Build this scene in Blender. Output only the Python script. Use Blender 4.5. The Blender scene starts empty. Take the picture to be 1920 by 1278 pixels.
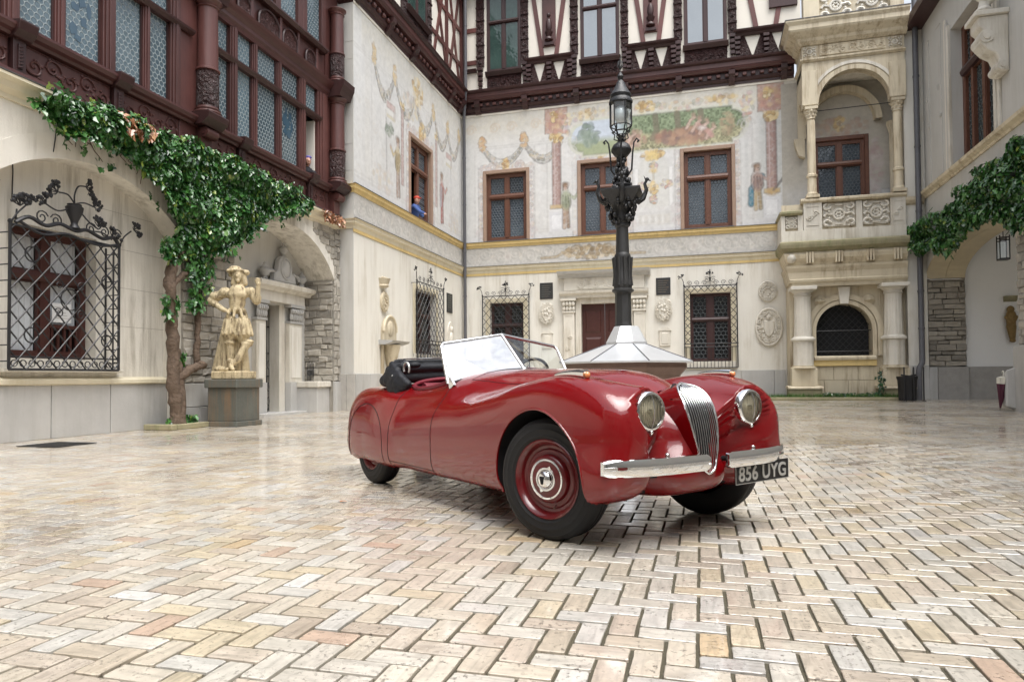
import bpy, bmesh, math, random
import numpy as np
from math import sin, cos, pi, radians, sqrt, atan2, tan
from mathutils import Vector, Matrix
rnd = random.Random(7)
scene = bpy.context.scene
col = scene.collection
# ------------------------------------------------------------------ camera
EYE = 0.92
cam_d = bpy.data.cameras.new('camera'); cam = bpy.data.objects.new('camera', cam_d); col.objects.link(cam)
cam_d.sensor_fit = 'HORIZONTAL'; cam_d.sensor_width = 36.0; cam_d.lens = 24.0
cam_d.shift_y = 0.0193; cam_d.clip_end = 500; cam_d.clip_start = 0.05
def cam_axes(yaw, pitch, roll):
    f = Vector((-sin(yaw)*cos(pitch), cos(yaw)*cos(pitch), sin(pitch)))
    r = Vector((cos(yaw), sin(yaw), 0)); u = r.cross(f)
    return cos(roll)*r - sin(roll)*u, sin(roll)*r + cos(roll)*u, f
_r, _u, _f = cam_axes(radians(15.5), radians(1.4), radians(0.45))
cam.matrix_world = Matrix(((_r.x, _u.x, -_f.x, 0), (_r.y, _u.y, -_f.y, 0), (_r.z, _u.z, -_f.z, EYE), (0, 0, 0, 1)))
scene.camera = cam
# ------------------------------------------------------------------ world, sun, exposure
SUN_EL, SUN_AZ = radians(67), radians(138)
world = bpy.data.worlds.new('World'); scene.world = world; world.use_nodes = True
wn = world.node_tree.nodes; wl = world.node_tree.links
for n in list(wn): wn.remove(n)
sky = wn.new('ShaderNodeTexSky'); sky.sky_type = 'NISHITA'; sky.sun_disc = False
sky.sun_elevation = SUN_EL; sky.sun_rotation = SUN_AZ; sky.air_density = 1.0; sky.dust_density = 4.0; sky.ozone_density = 1.0
hsv = wn.new('ShaderNodeHueSaturation'); hsv.inputs['Saturation'].default_value = 0.30
bg = wn.new('ShaderNodeBackground'); bg.inputs['Strength'].default_value = 0.15
wo = wn.new('ShaderNodeOutputWorld')
wl.new(sky.outputs[0], hsv.inputs['Color']); wl.new(hsv.outputs[0], bg.inputs['Color']); wl.new(bg.outputs[0], wo.inputs['Surface'])
sun_d = bpy.data.lights.new('sun', 'SUN'); sun = bpy.data.objects.new('sun', sun_d); col.objects.link(sun)
sun_d.energy = 1.5; sun_d.angle = radians(48); sun_d.color = (1.0, 0.985, 0.96)
sd = Vector((sin(SUN_AZ)*cos(SUN_EL), cos(SUN_AZ)*cos(SUN_EL), sin(SUN_EL)))
sun.rotation_euler = sd.to_track_quat('Z', 'Y').to_euler(); sun.location = sd*40
scene.view_settings.view_transform = 'Standard'; scene.view_settings.look = 'None'
scene.view_settings.gamma = 1.0; scene.view_settings.exposure = 1.07; scene.view_settings.use_curve_mapping = False
scene.cycles.max_bounces = 8; scene.cycles.transparent_max_bounces = 12; scene.cycles.caustics_reflective = False; scene.cycles.caustics_refractive = False
# ------------------------------------------------------------------ materials
MATS = {}
class NT:
    def __init__(s, name):
        s.m = bpy.data.materials.new(name); s.m.use_nodes = True
        s.t = s.m.node_tree; s.n = s.t.nodes; s.l = s.t.links
        s.b = s.n['Principled BSDF']; MATS[name] = s.m
    def new(s, typ, **kw):
        n = s.n.new('ShaderNode'+typ)
        for k, v in kw.items():
            if k in n.inputs.keys() if isinstance(k, str) else False: pass
            setattr(n, k, v)
        return n
    def link(s, a, b): s.l.new(a, b)
    def val(s, sock, v):
        if isinstance(v, (int, float, tuple, list)): sock.default_value = v
        else: s.l.new(v, sock)
    def math(s, op, a, b=0.0, c=None, clamp=False):
        n = s.n.new('ShaderNodeMath'); n.operation = op; n.use_clamp = clamp
        s.val(n.inputs[0], a); s.val(n.inputs[1], b)
        if c is not None: s.val(n.inputs[2], c)
        return n.outputs[0]
    def vmath(s, op, a, b=None, scale=None):
        n = s.n.new('ShaderNodeVectorMath'); n.operation = op
        s.val(n.inputs[0], a)
        if b is not None: s.val(n.inputs[1], b)
        if scale is not None: s.val(n.inputs['Scale'], scale)
        return n.outputs['Value'] if op in ('LENGTH', 'DOT_PRODUCT', 'DISTANCE') else n.outputs['Vector']
    def pos(s):
        return s.n.new('ShaderNodeNewGeometry').outputs['Position']
    def noise(s, scale, detail=4, rough=0.6, vec=None, dist=0.0):
        n = s.n.new('ShaderNodeTexNoise'); n.inputs['Scale'].default_value = scale; n.inputs['Detail'].default_value = detail
        n.inputs['Roughness'].default_value = rough; n.inputs['Distortion'].default_value = dist
        s.l.new(vec if vec is not None else s.pos(), n.inputs['Vector'])
        return n.outputs['Fac']
    def voro(s, scale, feature='F1', vec=None, rand=1.0):
        n = s.n.new('ShaderNodeTexVoronoi'); n.feature = feature; n.inputs['Scale'].default_value = scale
        n.inputs['Randomness'].default_value = rand
        s.l.new(vec if vec is not None else s.pos(), n.inputs['Vector'])
        return n.outputs['Distance']
    def ramp(s, fac, stops, interp='LINEAR'):
        n = s.n.new('ShaderNodeValToRGB'); n.color_ramp.interpolation = interp
        el = n.color_ramp.elements
        while len(el) > len(stops): el.remove(el[-1])
        while len(el) < len(stops): el.new(0.5)
        for e, (p, c) in zip(el, stops):
            e.position = p; e.color = (c[0], c[1], c[2], 1) if not isinstance(c, (int, float)) else (c, c, c, 1)
        s.l.new(fac, n.inputs['Fac']); return n.outputs['Color']
    def mix(s, fac, a, b, mode='MIX'):
        n = s.n.new('ShaderNodeMix'); n.data_type = 'RGBA'; n.blend_type = mode
        s.val(n.inputs[0], fac)
        for sock, v in ((n.inputs[6], a), (n.inputs[7], b)):
            if isinstance(v, (tuple, list)): sock.default_value = (v[0], v[1], v[2], 1)
            else: s.l.new(v, sock)
        return n.outputs[2]
    def bump(s, height, dist=0.01, strength=1.0, prev=None):
        n = s.n.new('ShaderNodeBump'); n.inputs['Distance'].default_value = dist; n.inputs['Strength'].default_value = strength
        s.l.new(height, n.inputs['Height'])
        if prev is not None: s.l.new(prev, n.inputs['Normal'])
        s.l.new(n.outputs[0], s.b.inputs['Normal']); return n.outputs[0]
    def set(s, **kw):
        names = dict(color='Base Color', rough='Roughness', metal='Metallic', spec='Specular IOR Level', coat='Coat Weight', coat_rough='Coat Roughness', ior='IOR', emit='Emission Color', emit_s='Emission Strength', trans='Transmission Weight', alpha='Alpha', sss='Subsurface Weight', sheen='Sheen Weight')
        for k, v in kw.items():
            sock = s.b.inputs[names[k]]
            if isinstance(v, tuple): sock.default_value = (v[0], v[1], v[2], 1)
            elif isinstance(v, (int, float)): sock.default_value = v
            else: s.l.new(v, sock)
        return s
    def rand(s): return s.n.new('ShaderNodeObjectInfo').outputs['Random']
    def attr(s, name, out='Color'):
        n = s.n.new('ShaderNodeAttribute'); n.attribute_name = name; return n.outputs[out]

def sc3(c, k): return (c[0]*k, c[1]*k, c[2]*k)
def simple(name, color, rough=0.6, metal=0.0, var=0.18, vscale=3.0, bump=0.0, bscale=40.0, spec=0.4, objvar=0.0, streak=None):
    """plain surface: colour with blotches, optional stains running down, fine relief"""
    t = NT(name)
    f = t.noise(vscale, 6, 0.65)
    c = t.mix(f, sc3(color, 1-var), sc3(color, 1+var))
    if streak:
        mp = t.n.new('ShaderNodeMapping'); mp.inputs['Scale'].default_value = (5.0, 5.0, 0.45); t.link(t.pos(), mp.inputs['Vector'])
        g = t.noise(1.0, 5, 0.7, mp.outputs[0])
        h = t.noise(0.55, 3, 0.6)
        g2 = t.math('MULTIPLY', t.ramp(g, [(0.46, 0), (0.70, 1)]), t.ramp(h, [(0.36, 0), (0.60, 1)]))
        c = t.mix(t.math('MULTIPLY', g2, streak[1]), c, streak[0])
    if objvar:
        r = t.rand(); c = t.mix(1.0, c, t.ramp(r, [(0, 1-objvar), (1, 1+objvar*0.6)]), 'MULTIPLY')
    t.set(color=c, rough=rough, metal=metal, spec=spec)
    if bump: t.bump(t.noise(bscale, 5, 0.65), bump)
    return t.m

simple('plaster_cream', (0.73, 0.70, 0.63), 0.75, var=0.12, vscale=1.3, bump=0.005, bscale=30, streak=((0.24, 0.21, 0.155), 0.8))
simple('plaster_white', (0.70, 0.68, 0.62), 0.75, var=0.08, vscale=0.9, bump=0.003, bscale=30, streak=((0.40, 0.35, 0.26), 0.6))
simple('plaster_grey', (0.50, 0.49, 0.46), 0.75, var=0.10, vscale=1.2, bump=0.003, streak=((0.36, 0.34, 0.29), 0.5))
simple('passage_white', (0.72, 0.72, 0.71), 0.8, var=0.06, vscale=1.0, bump=0.002)
simple('gold_band', (0.66, 0.50, 0.22), 0.55, var=0.16, vscale=2.0, streak=((0.36, 0.27, 0.13), 0.5))
simple('cream_band', (0.68, 0.62, 0.47), 0.55, var=0.12, vscale=2.0, streak=((0.46, 0.38, 0.22), 0.5))
simple('lead_flashing', (0.13, 0.13, 0.135), 0.5, var=0.2)
simple('rubble_stone', (0.37, 0.345, 0.30), 0.8, var=0.30, vscale=7, bump=0.02, bscale=18, objvar=0.35)
simple('jamb_stone', (0.28, 0.255, 0.215), 0.7, var=0.35, vscale=7, bump=0.02, bscale=18, objvar=0.4)
simple('mortar', (0.33, 0.31, 0.27), 0.9, var=0.2, vscale=6, bump=0.01)
simple('plinth_stone', (0.46, 0.455, 0.44), 0.45, var=0.20, vscale=1.6, bump=0.003, bscale=25, objvar=0.10, streak=((0.30, 0.29, 0.26), 0.6))
simple('plinth_old', (0.36, 0.345, 0.32), 0.6, var=0.28, vscale=4, bump=0.012, bscale=20, objvar=0.15)
simple('lime_stone', (0.60, 0.53, 0.395), 0.65, var=0.16, vscale=1.8, bump=0.006, bscale=30, objvar=0.10, streak=((0.22, 0.15, 0.075), 0.95))
simple('pale_stone', (0.64, 0.61, 0.54), 0.65, var=0.14, vscale=2.5, bump=0.005, bscale=30, objvar=0.06, streak=((0.33, 0.28, 0.20), 0.75))
simple('grey_stone', (0.42, 0.415, 0.40), 0.7, var=0.25, vscale=5, bump=0.008, bscale=25, objvar=0.1)
simple('iron', (0.014, 0.014, 0.016), 0.42, var=0.4, vscale=20, spec=0.5)
simple('dark_bronze', (0.026, 0.026, 0.026), 0.5, var=0.5, vscale=9, bump=0.004, bscale=45, spec=0.5)
simple('lamp_iron', (0.013, 0.0135, 0.015), 0.38, var=0.5, vscale=12, bump=0.01, bscale=30, spec=0.5)
simple('pipe_metal', (0.10, 0.10, 0.11), 0.42, var=0.25, vscale=6)
simple('window_wood', (0.115, 0.048, 0.029), 0.45, var=0.4, vscale=9)
simple('door_wood', (0.065, 0.022, 0.018), 0.4, var=0.35, vscale=8)
simple('infill', (0.74, 0.70, 0.62), 0.8, var=0.05, vscale=1.5)
simple('bark', (0.13, 0.092, 0.066), 0.9, var=0.6, vscale=14, bump=0.06, bscale=14)
t = NT('statue_stone'); mp_ = t.n.new('ShaderNodeMapping'); mp_.inputs['Scale'].default_value = (13, 13, 2.4); t.link(t.pos(), mp_.inputs['Vector'])
c_ = t.mix(t.noise(8, 6, .7), (0.40, 0.31, 0.17), (0.66, 0.57, 0.39)); c_ = t.mix(t.ramp(t.noise(1.0, 6, .7, mp_.outputs[0]), [(.50, 0), (.64, .85)]), c_, (0.12, 0.085, 0.05)); c_ = t.mix(t.ramp(t.noise(22, 4, .7), [(.55, 0), (.7, .6)]), c_, (0.15, 0.11, 0.07))
t.set(color=c_, rough=.72, spec=.3); t.bump(t.noise(38, 5, .7), .014)
simple('pedestal_stone', (0.10, 0.105, 0.092), 0.4, var=0.45, vscale=3, bump=0.005, streak=((0.24, 0.13, 0.06), 0.8))
simple('moss_stone', (0.30, 0.27, 0.17), 0.75, var=0.4, vscale=4, bump=0.01, streak=((0.12, 0.16, 0.05), 0.7))
simple('soil', (0.05, 0.06, 0.03), 0.95, var=0.5, vscale=6, bump=0.03)
simple('zinc', (0.74, 0.76, 0.78), 0.34, metal=0.6, var=0.16, vscale=2.2, bump=0.002, bscale=6)
simple('basin_stone', (0.16, 0.105, 0.085), 0.5, var=0.35, vscale=5, bump=0.006)
simple('curtain', (0.62, 0.65, 0.68), 0.85, var=0.1, vscale=4)
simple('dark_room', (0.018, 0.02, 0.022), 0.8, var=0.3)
simple('paper', (0.75, 0.76, 0.77), 0.8, var=0.03)
simple('black_plastic', (0.016, 0.016, 0.018), 0.4, var=0.3)
simple('dry_leaf', (0.34, 0.15, 0.06), 0.7, var=0.5, vscale=12)
def timber(name, c, carve=0.0, cs=14.0, axis=None):
    t = NT(name)
    mp = t.n.new('ShaderNodeMapping'); mp.inputs['Scale'].default_value = (9, 9, 1.2) if axis != 'h' else (1.2, 1.2, 9)
    t.link(t.pos(), mp.inputs['Vector'])
    g = t.noise(1.6, 6, 0.7, mp.outputs[0]); w = t.noise(1.1, 4, 0.6)
    cc = t.mix(g, sc3(c, 0.62), sc3(c, 1.35))
    cc = t.mix(t.ramp(w, [(0.4, 0), (0.7, 0.55)]), cc, sc3(c, 0.5))
    cc = t.mix(1.0, cc, t.ramp(t.rand(), [(0, 0.82), (1, 1.2)]), 'MULTIPLY')
    t.set(color=cc, rough=0.42, spec=0.45)
    if carve:
        v = t.voro(cs, 'SMOOTH_F1', t.vmath('ADD', t.pos(), t.vmath('SCALE', t.n.new('ShaderNodeTexNoise').outputs['Color'], scale=0.12)))
        n2 = t.noise(cs*0.55, 3, 0.5, dist=2.2)
        h = t.math('ADD', t.math('MULTIPLY', t.math('ABSOLUTE', t.math('SUBTRACT', n2, 0.5)), 3.0), v)
        t.bump(h, carve)
    else: t.bump(g, 0.004)
    return t.m
timber('timber', (0.095, 0.037, 0.032)); timber('timber_dark', (0.046, 0.019, 0.018)); timber('timber_h', (0.070, 0.026, 0.024), axis='h')
timber('carved', (0.085, 0.032, 0.028), 0.09, 12.0); timber('carved_dark', (0.052, 0.021, 0.020), 0.08, 14.0)
timber('frame_red', (0.125, 0.046, 0.040)); 

def leaded(name, ax, cell, disc, lead, back, rough=0.12):
    """small round panes set in lead, laid on a hexagonal net"""
    t = NT(name); p = t.n.new('ShaderNodeSeparateXYZ'); t.link(t.pos(), p.inputs[0])
    cb = t.n.new('ShaderNodeCombineXYZ'); t.link(p.outputs[ax], cb.inputs[0]); t.link(p.outputs['Z'], cb.inputs[1])
    q = t.vmath('MULTIPLY', cb.outputs[0], (1/cell, 1/(cell*1.732), 0))
    def d(v):
        f = t.vmath('SUBTRACT', t.vmath('FRACTION', v), (0.5, 0.5, 0)); f = t.vmath('MULTIPLY', f, (1, 1.732, 0)); return t.vmath('LENGTH', f)
    m = t.math('MINIMUM', d(q), d(t.vmath('ADD', q, (0.5, 0.5, 0))))
    big = t.noise(0.9, 3, 0.6); mid = t.noise(5.0, 2, 0.5)
    c0 = t.mix(t.ramp(big, [(0.3, 0), (0.7, 1)]), disc, back)
    c0 = t.mix(t.math('MULTIPLY', mid, 0.5), c0, sc3(disc, 0.55))
    c0 = t.mix(1.0, c0, t.ramp(t.rand(), [(0, 0.62), (1, 1.30)]), 'MULTIPLY')
    line = t.ramp(m, [(0.40, 0), (0.46, 1), (0.5, 1), (0.58, 0.35)])
    t.set(color=t.mix(line, c0, lead), rough=t.math('ADD', t.math('MULTIPLY', line, 0.3), rough), spec=0.6)
    t.bump(t.math('ADD', line, t.math('MULTIPLY', mid, 0.8)), 0.012)
    return t.m
leaded('bottle_glass_left', 'Y', 0.105, (0.075, 0.125, 0.155), (0.30, 0.36, 0.38), (0.15, 0.21, 0.24))  # blue-grey of the reflected sky is put into the pane colours
leaded('bottle_glass_back', 'X', 0.12, (0.030, 0.042, 0.055), (0.10, 0.12, 0.14), (0.085, 0.11, 0.13), 0.08)
leaded('bottle_glass_fine', 'X', 0.16, (0.006, 0.008, 0.010), (0.055, 0.065, 0.07), (0.008, 0.010, 0.012), 0.2)
t = NT('clear_glass'); n_ = t.noise(0.5, 2); t.set(color=t.mix(n_, (0.05, 0.075, 0.085), (0.10, 0.13, 0.14)), rough=0.03, spec=1.0, ior=2.0, coat=1.0, coat_rough=0.02); t.bump(t.noise(0.9, 2), 0.03)
t = NT('green_glass'); t.set(color=t.mix(t.noise(1.2, 3), (0.015, 0.028, 0.026), (0.07, 0.12, 0.105)), rough=0.08, spec=0.6); t.bump(t.noise(3, 2), 0.02)
t = NT('painted_plaster'); c_ = t.attr('paint'); c2 = t.mix(1.0, c_, t.ramp(t.noise(6, 5, 0.7), [(0.3, 0.88), (0.7, 1.06)]), 'MULTIPLY'); t.set(color=c2, rough=0.8, spec=0.25); t.bump(t.noise(25, 4), 0.003)
# ------------------------------------------------------------------ objects
def tag(o, label=None, cat=None, group=None, kind=None):
    if label: o['label'] = label
    if cat: o['category'] = cat
    if group: o['group'] = group
    if kind: o['kind'] = kind
    return o
def thing(name, label, cat, loc=(0, 0, 0), group=None, kind=None):
    o = bpy.data.objects.new(name, None); o.empty_display_size = 0.2; o.location = loc; col.objects.link(o)
    return tag(o, label, cat, group, kind)
def wloc(o):
    v = Vector((0, 0, 0))
    while o is not None: v += Vector(o.location); o = o.parent
    return v
class MB:
    """mesh builder; coordinates pass through a wall frame (u along the wall, z up, d outwards)"""
    def __init__(s, fr=None): s.v = []; s.f = []; s.fr = fr or (lambda u, z, d: (u, d, z)); s.cols = None
    def P(s, u, z, d): s.v.append(s.fr(u, z, d)); return len(s.v)-1
    def box(s, u0, u1, z0, z1, d0, d1):
        a = [s.P(u, z, d) for d in (d0, d1) for z in (z0, z1) for u in (u0, u1)]
        for q in ((0, 1, 3, 2), (4, 6, 7, 5), (0, 4, 5, 1), (2, 3, 7, 6), (0, 2, 6, 4), (1, 5, 7, 3)): s.f.append([a[i] for i in q])
        return s
    def bar(s, p, q, w, t, d0, d1=None):
        """straight flat beam from (u,z) to (u,z), width w, between depths"""
        d1 = d0+t if d1 is None else d1
        du, dz = q[0]-p[0], q[1]-p[1]; L = sqrt(du*du+dz*dz); nu, nz = -dz/L*w/2, du/L*w/2
        return s.prism([(p[0]+nu, p[1]+nz), (q[0]+nu, q[1]+nz), (q[0]-nu, q[1]-nz), (p[0]-nu, p[1]-nz)], d0, d1)
    def prism(s, pts, d0, d1, scale=1.0):
        n = len(pts); cu = sum(p[0] for p in pts)/n; cz = sum(p[1] for p in pts)/n
        a = [s.P(u, z, d0) for u, z in pts]; b = [s.P(cu+(u-cu)*scale, cz+(z-cz)*scale, d1) for u, z in pts]
        s.f.append(a[::-1]); s.f.append(b)
        for i in range(n): j = (i+1) % n; s.f.append([a[i], a[j], b[j], b[i]])
        return s
    def mould(s, prof, u0, u1, m0=0.0, m1=0.0):
        """profile of (d,z) run along u; m0/m1 mitre: shift of the end per unit of d"""
        a = [s.P(u0-m0*d, z, d) for d, z in prof]; b = [s.P(u1+m1*d, z, d) for d, z in prof]; n = len(prof)
        s.f.append(a); s.f.append(b[::-1])
        for i in range(n): j = (i+1) % n; s.f.append([a[i], b[i], b[j], a[j]])
        return s
    def tube(s, pts, r, n=6, caps=True, closed=False):
        """tube through (u,z,d) points; r number or list"""
        P = [Vector(s.fr(*p)) for p in pts]; m = len(P); R = r if isinstance(r, (list, tuple)) else [r]*m
        base = len(s.v); prev = None
        for i in range(m):
            a = P[(i-1) % m] if closed or i > 0 else P[i]; b = P[(i+1) % m] if closed or i < m-1 else P[i]
            t = (b-a); t = t.normalized() if t.length > 1e-9 else Vector((0, 0, 1))
            if prev is None: x = t.orthogonal().normalized()
            else:
                x = prev - t*prev.dot(t)
                x = x.normalized() if x.length > 1e-6 else t.orthogonal().normalized()
            prev = x; y = t.cross(x)
            for k in range(n):
                an = 2*pi*k/n; s.v.append(tuple(P[i]+(x*cos(an)+y*sin(an))*R[i]))
        for i in range(m if closed else m-1):
            for k in range(n):
                k2 = (k+1) % n; i2 = (i+1) % m
                s.f.append([base+i*n+k, base+i*n+k2, base+i2*n+k2, base+i2*n+k])
        if caps and not closed:
            s.f.append([base+k for k in range(n)][::-1]); s.f.append([base+(m-1)*n+k for k in range(n)])
        return s
    def lathe(s, u, d, prof, n=16, sq=None, a0=0.0, a1=2*pi, rot=0.0):
        """turned solid about a vertical axis through (u,d); prof (r,z)"""
        full = abs(a1-a0-2*pi) < 1e-6; m = n if full else n+1; base = len(s.v)
        for r, z in prof:
            for k in range(m):
                an = a0+(a1-a0)*k/n+rot
                s.P(u+r*cos(an), z, d+r*sin(an))
        for i in range(len(prof)-1):
            for k in range(n):
                k2 = (k+1) % m if full else k+1
                s.f.append([base+i*m+k, base+i*m+k2, base+(i+1)*m+k2, base+(i+1)*m+k])
        if full:
            if prof[0][0] > 1e-4: s.f.append([base+k for k in range(m)][::-1])
            if prof[-1][0] > 1e-4: s.f.append([base+(len(prof)-1)*m+k for k in range(m)])
        return s
    def ball(s, u, z, d, ru, rz=None, rd=None, n=8, m=5):
        rz = rz or ru; rd = rd or ru; base = len(s.v)
        s.P(u, z-rz, d)
        for i in range(1, m):
            ph = -pi/2+pi*i/m
            for k in range(n):
                an = 2*pi*k/n; s.P(u+ru*cos(ph)*cos(an), z+rz*sin(ph), d+rd*cos(ph)*sin(an))
        top = s.P(u, z+rz, d)
        for k in range(n): s.f.append([base, base+1+(k+1) % n, base+1+k])
        for i in range(m-2):
            for k in range(n):
                k2 = (k+1) % n; a = base+1+i*n
                s.f.append([a+k, a+k2, a+n+k2, a+n+k])
        a = base+1+(m-2)*n
        for k in range(n): s.f.append([a+k, a+(k+1) % n, top])
        return s
    def build(s, name, mat, parent=None, smooth=None, bevel=0.0, kind=None):
        me = bpy.data.meshes.new(name); off = wloc(parent) if parent is not None else Vector((0, 0, 0))
        me.from_pydata([(x-off.x, y-off.y, z-off.z) for x, y, z in s.v], [], s.f)
        bm = bmesh.new(); bm.from_mesh(me); bmesh.ops.recalc_face_normals(bm, faces=bm.faces)
        if bevel: bmesh.ops.bevel(bm, geom=[e for e in bm.edges if e.calc_face_angle(0) > 0.6], offset=bevel, segments=1, profile=0.6, affect='EDGES', clamp_overlap=True)
        bm.to_mesh(me); bm.free()
        if smooth:
            me.polygons.foreach_set('use_smooth', [True]*len(me.polygons)); me.set_sharp_from_angle(angle=radians(smooth))
        me.materials.append(MATS[mat] if isinstance(mat, str) else mat)
        o = bpy.data.objects.new(name, me); col.objects.link(o); o.parent = parent
        if kind: o['kind'] = kind
        return o
def curve(pts, n=5):
    """rounded path through points"""
    P = [np.array(p, float) for p in pts]; out = []
    for i in range(len(P)-1):
        a, b, c, d = P[max(i-1, 0)], P[i], P[i+1], P[min(i+2, len(P)-1)]
        for k in range(n):
            t = k/n; out.append(tuple(.5*((2*b)+(c-a)*t+(2*a-5*b+4*c-d)*t*t+(3*b-a-3*c+d)*t**3)))
    return out+[tuple(P[-1])]
def FL(X): return lambda u, z, d: (X+d, u, z)
def FB(Y): return lambda u, z, d: (u, Y-d, z)
def FR(X): return lambda u, z, d: (X-d, u, z)
def wall_cells(mb, u0, u1, z0, z1, d0, d1, holes):
    """slab with rectangular openings"""
    us = sorted({u0, u1, *[min(max(h[k], u0), u1) for h in holes for k in (0, 1)]}); zs = sorted({z0, z1, *[min(max(h[k], z0), z1) for h in holes for k in (2, 3)]})
    for i in range(len(us)-1):
        run = None
        for j in range(len(zs)-1):
            cu, cz = (us[i]+us[i+1])/2, (zs[j]+zs[j+1])/2
            solid = not any(h[0] < cu < h[1] and h[2] < cz < h[3] for h in holes)
            if solid: run = (run[0], zs[j+1]) if run else (zs[j], zs[j+1])
            if (not solid or j == len(zs)-2) and run: mb.box(us[i], us[i+1], run[0], run[1], d0, d1); run = None
    return mb
def gz(y):
    """the yard climbs a little towards the far wing"""
    s = min(max((y-12)/13, 0), 1); return 0.10*s*s*(3-2*s)
def stone_mesh(mb, u0, u1, z0, z1, d0, d1, R, jit=0.012):
    j = lambda a: R.uniform(-a, a)
    c = [(u0+j(jit), z0+j(jit)), (u1+j(jit), z0+j(jit)), (u1+j(jit), z1+j(jit)), (u0+j(jit), z1+j(jit))]
    mu, mz = (u0+u1)/2, (z0+z1)/2; ins = min(u1-u0, z1-z0)*0.16
    A = [mb.P(u, z, d0) for u, z in c]; B = [mb.P(u, z, d1-ins*0.45) for u, z in c]
    C = [mb.P(u+(ins if u < mu else -ins)+j(jit), z+(ins if z < mz else -ins)+j(jit), d1+j(0.018)) for u, z in c]
    for a, b in ((A, B), (B, C)):
        for i in range(4): k = (i+1) % 4; mb.f.append([a[i], a[k], b[k], b[i]])
    mb.f.append(C)
def rubble(fr, u0, u1, z0, z1, parent, hmin, hmax, wmin, wmax, d0, d1, mat='rubble_stone', name='stone', seed=1, clip=None, smooth=None):
    """coursed rubble: every stone an object of its own"""
    R = random.Random(seed); z = z0
    while z < z1-0.03:
        h = min(R.uniform(hmin, hmax), z1-z); h = z1-z if z1-z-h < hmin*0.6 else h
        u = u0-R.uniform(0, wmin*0.5)
        while u < u1-0.02:
            w = R.uniform(wmin, wmax); a, b = max(u, u0), min(u+w, u1)
            if u1-(u+w) < wmin*0.5: b = u1
            g = 0.009
            if b-a > 0.05 and (clip is None or clip((a+b)/2, z+h/2, a, b, z, z+h)):
                mb = MB(fr); stone_mesh(mb, a+g, b-g, z+g, z+h-g, d0, d1+R.uniform(-0.012, 0.02), R); mb.build(name, mat, parent)
            u = b if b == u1 else u+w
        z += h
def thin_glass(name, tint=(0.96, 0.98, 0.98), ior=1.5, k=1.0, rough=0.0):
    m = bpy.data.materials.new(name); m.use_nodes = True; MATS[name] = m; nt = m.node_tree
    nt.nodes.remove(nt.nodes['Principled BSDF']); out = nt.nodes['Material Output']
    a = nt.nodes.new('ShaderNodeBsdfTransparent'); a.inputs[0].default_value = (*tint, 1)
    b = nt.nodes.new('ShaderNodeBsdfGlossy'); b.inputs['Roughness'].default_value = rough
    fr = nt.nodes.new('ShaderNodeFresnel'); fr.inputs['IOR'].default_value = ior
    mu = nt.nodes.new('ShaderNodeMath'); mu.operation = 'MULTIPLY'; mu.inputs[1].default_value = k; mu.use_clamp = True
    mx = nt.nodes.new('ShaderNodeMixShader')
    nt.links.new(fr.outputs[0], mu.inputs[0]); nt.links.new(mu.outputs[0], mx.inputs[0]); nt.links.new(a.outputs[0], mx.inputs[1]); nt.links.new(b.outputs[0], mx.inputs[2]); nt.links.new(mx.outputs[0], out.inputs['Surface'])
thin_glass('pane_glass', (0.88, 0.93, 0.95), 1.5, 1.5)
# ================================================================== paved yard
t = NT('travertine')
colr = t.attr('paint'); alp = t.attr('paint', 'Alpha')
P = t.pos()
mx = t.n.new('ShaderNodeMapping'); mx.inputs['Scale'].default_value = (5, 38, 5); t.link(P, mx.inputs['Vector'])
my = t.n.new('ShaderNodeMapping'); my.inputs['Scale'].default_value = (38, 5, 5); t.link(P, my.inputs['Vector'])
vx = t.noise(1.0, 4, 0.6, mx.outputs[0], 0.6); vy = t.noise(1.0, 4, 0.6, my.outputs[0], 0.6)
vein = t.mix(alp, vx, vy)
blot = t.noise(9, 5, 0.65); grime = t.noise(1.1, 5, 0.7); pit = t.noise(48, 4, 0.65)
c = t.mix(1.0, colr, t.ramp(vein, [(0.30, 0.74), (0.5, 1.0), (0.70, 1.12)]), 'MULTIPLY')
c = t.mix(1.0, c, t.ramp(blot, [(0.28, 0.78), (0.5, .98), (0.65, 1.06)]), 'MULTIPLY')
pm = t.math('MULTIPLY', t.ramp(pit, [(0.56, 0), (0.66, 1)]), t.ramp(blot, [(0.42, 0.12), (0.60, 1)]))
c = t.mix(t.math('MULTIPLY', pm, 0.75), c, (0.09, 0.075, 0.055))
c = t.mix(t.ramp(grime, [(0.58, 0), (0.80, 0.30)]), c, (0.20, 0.18, 0.14))
wet = t.ramp(t.noise(0.55, 4, 0.6), [(0.35, 0.0), (0.62, 1.0)])
rg = t.math('ADD', t.math('MULTIPLY', wet, -0.20), 0.34)
rg = t.math('ADD', rg, t.math('MULTIPLY', blot, 0.14))
t.set(color=c, rough=rg, spec=0.5, coat=t.math('ADD', t.math('MULTIPLY', wet, 0.4), 0.60), coat_rough=t.math('ADD', t.math('MULTIPLY', wet, -0.09), 0.15))
t.bump(t.math('SUBTRACT', t.math('MULTIPLY', blot, 0.35), t.math('MULTIPLY', pm, 0.8)), 0.004)
simple('joint_sand', (0.085, 0.075, 0.05), 0.85, var=0.4, vscale=8, bump=0.01)
MOD = 0.106
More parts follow.
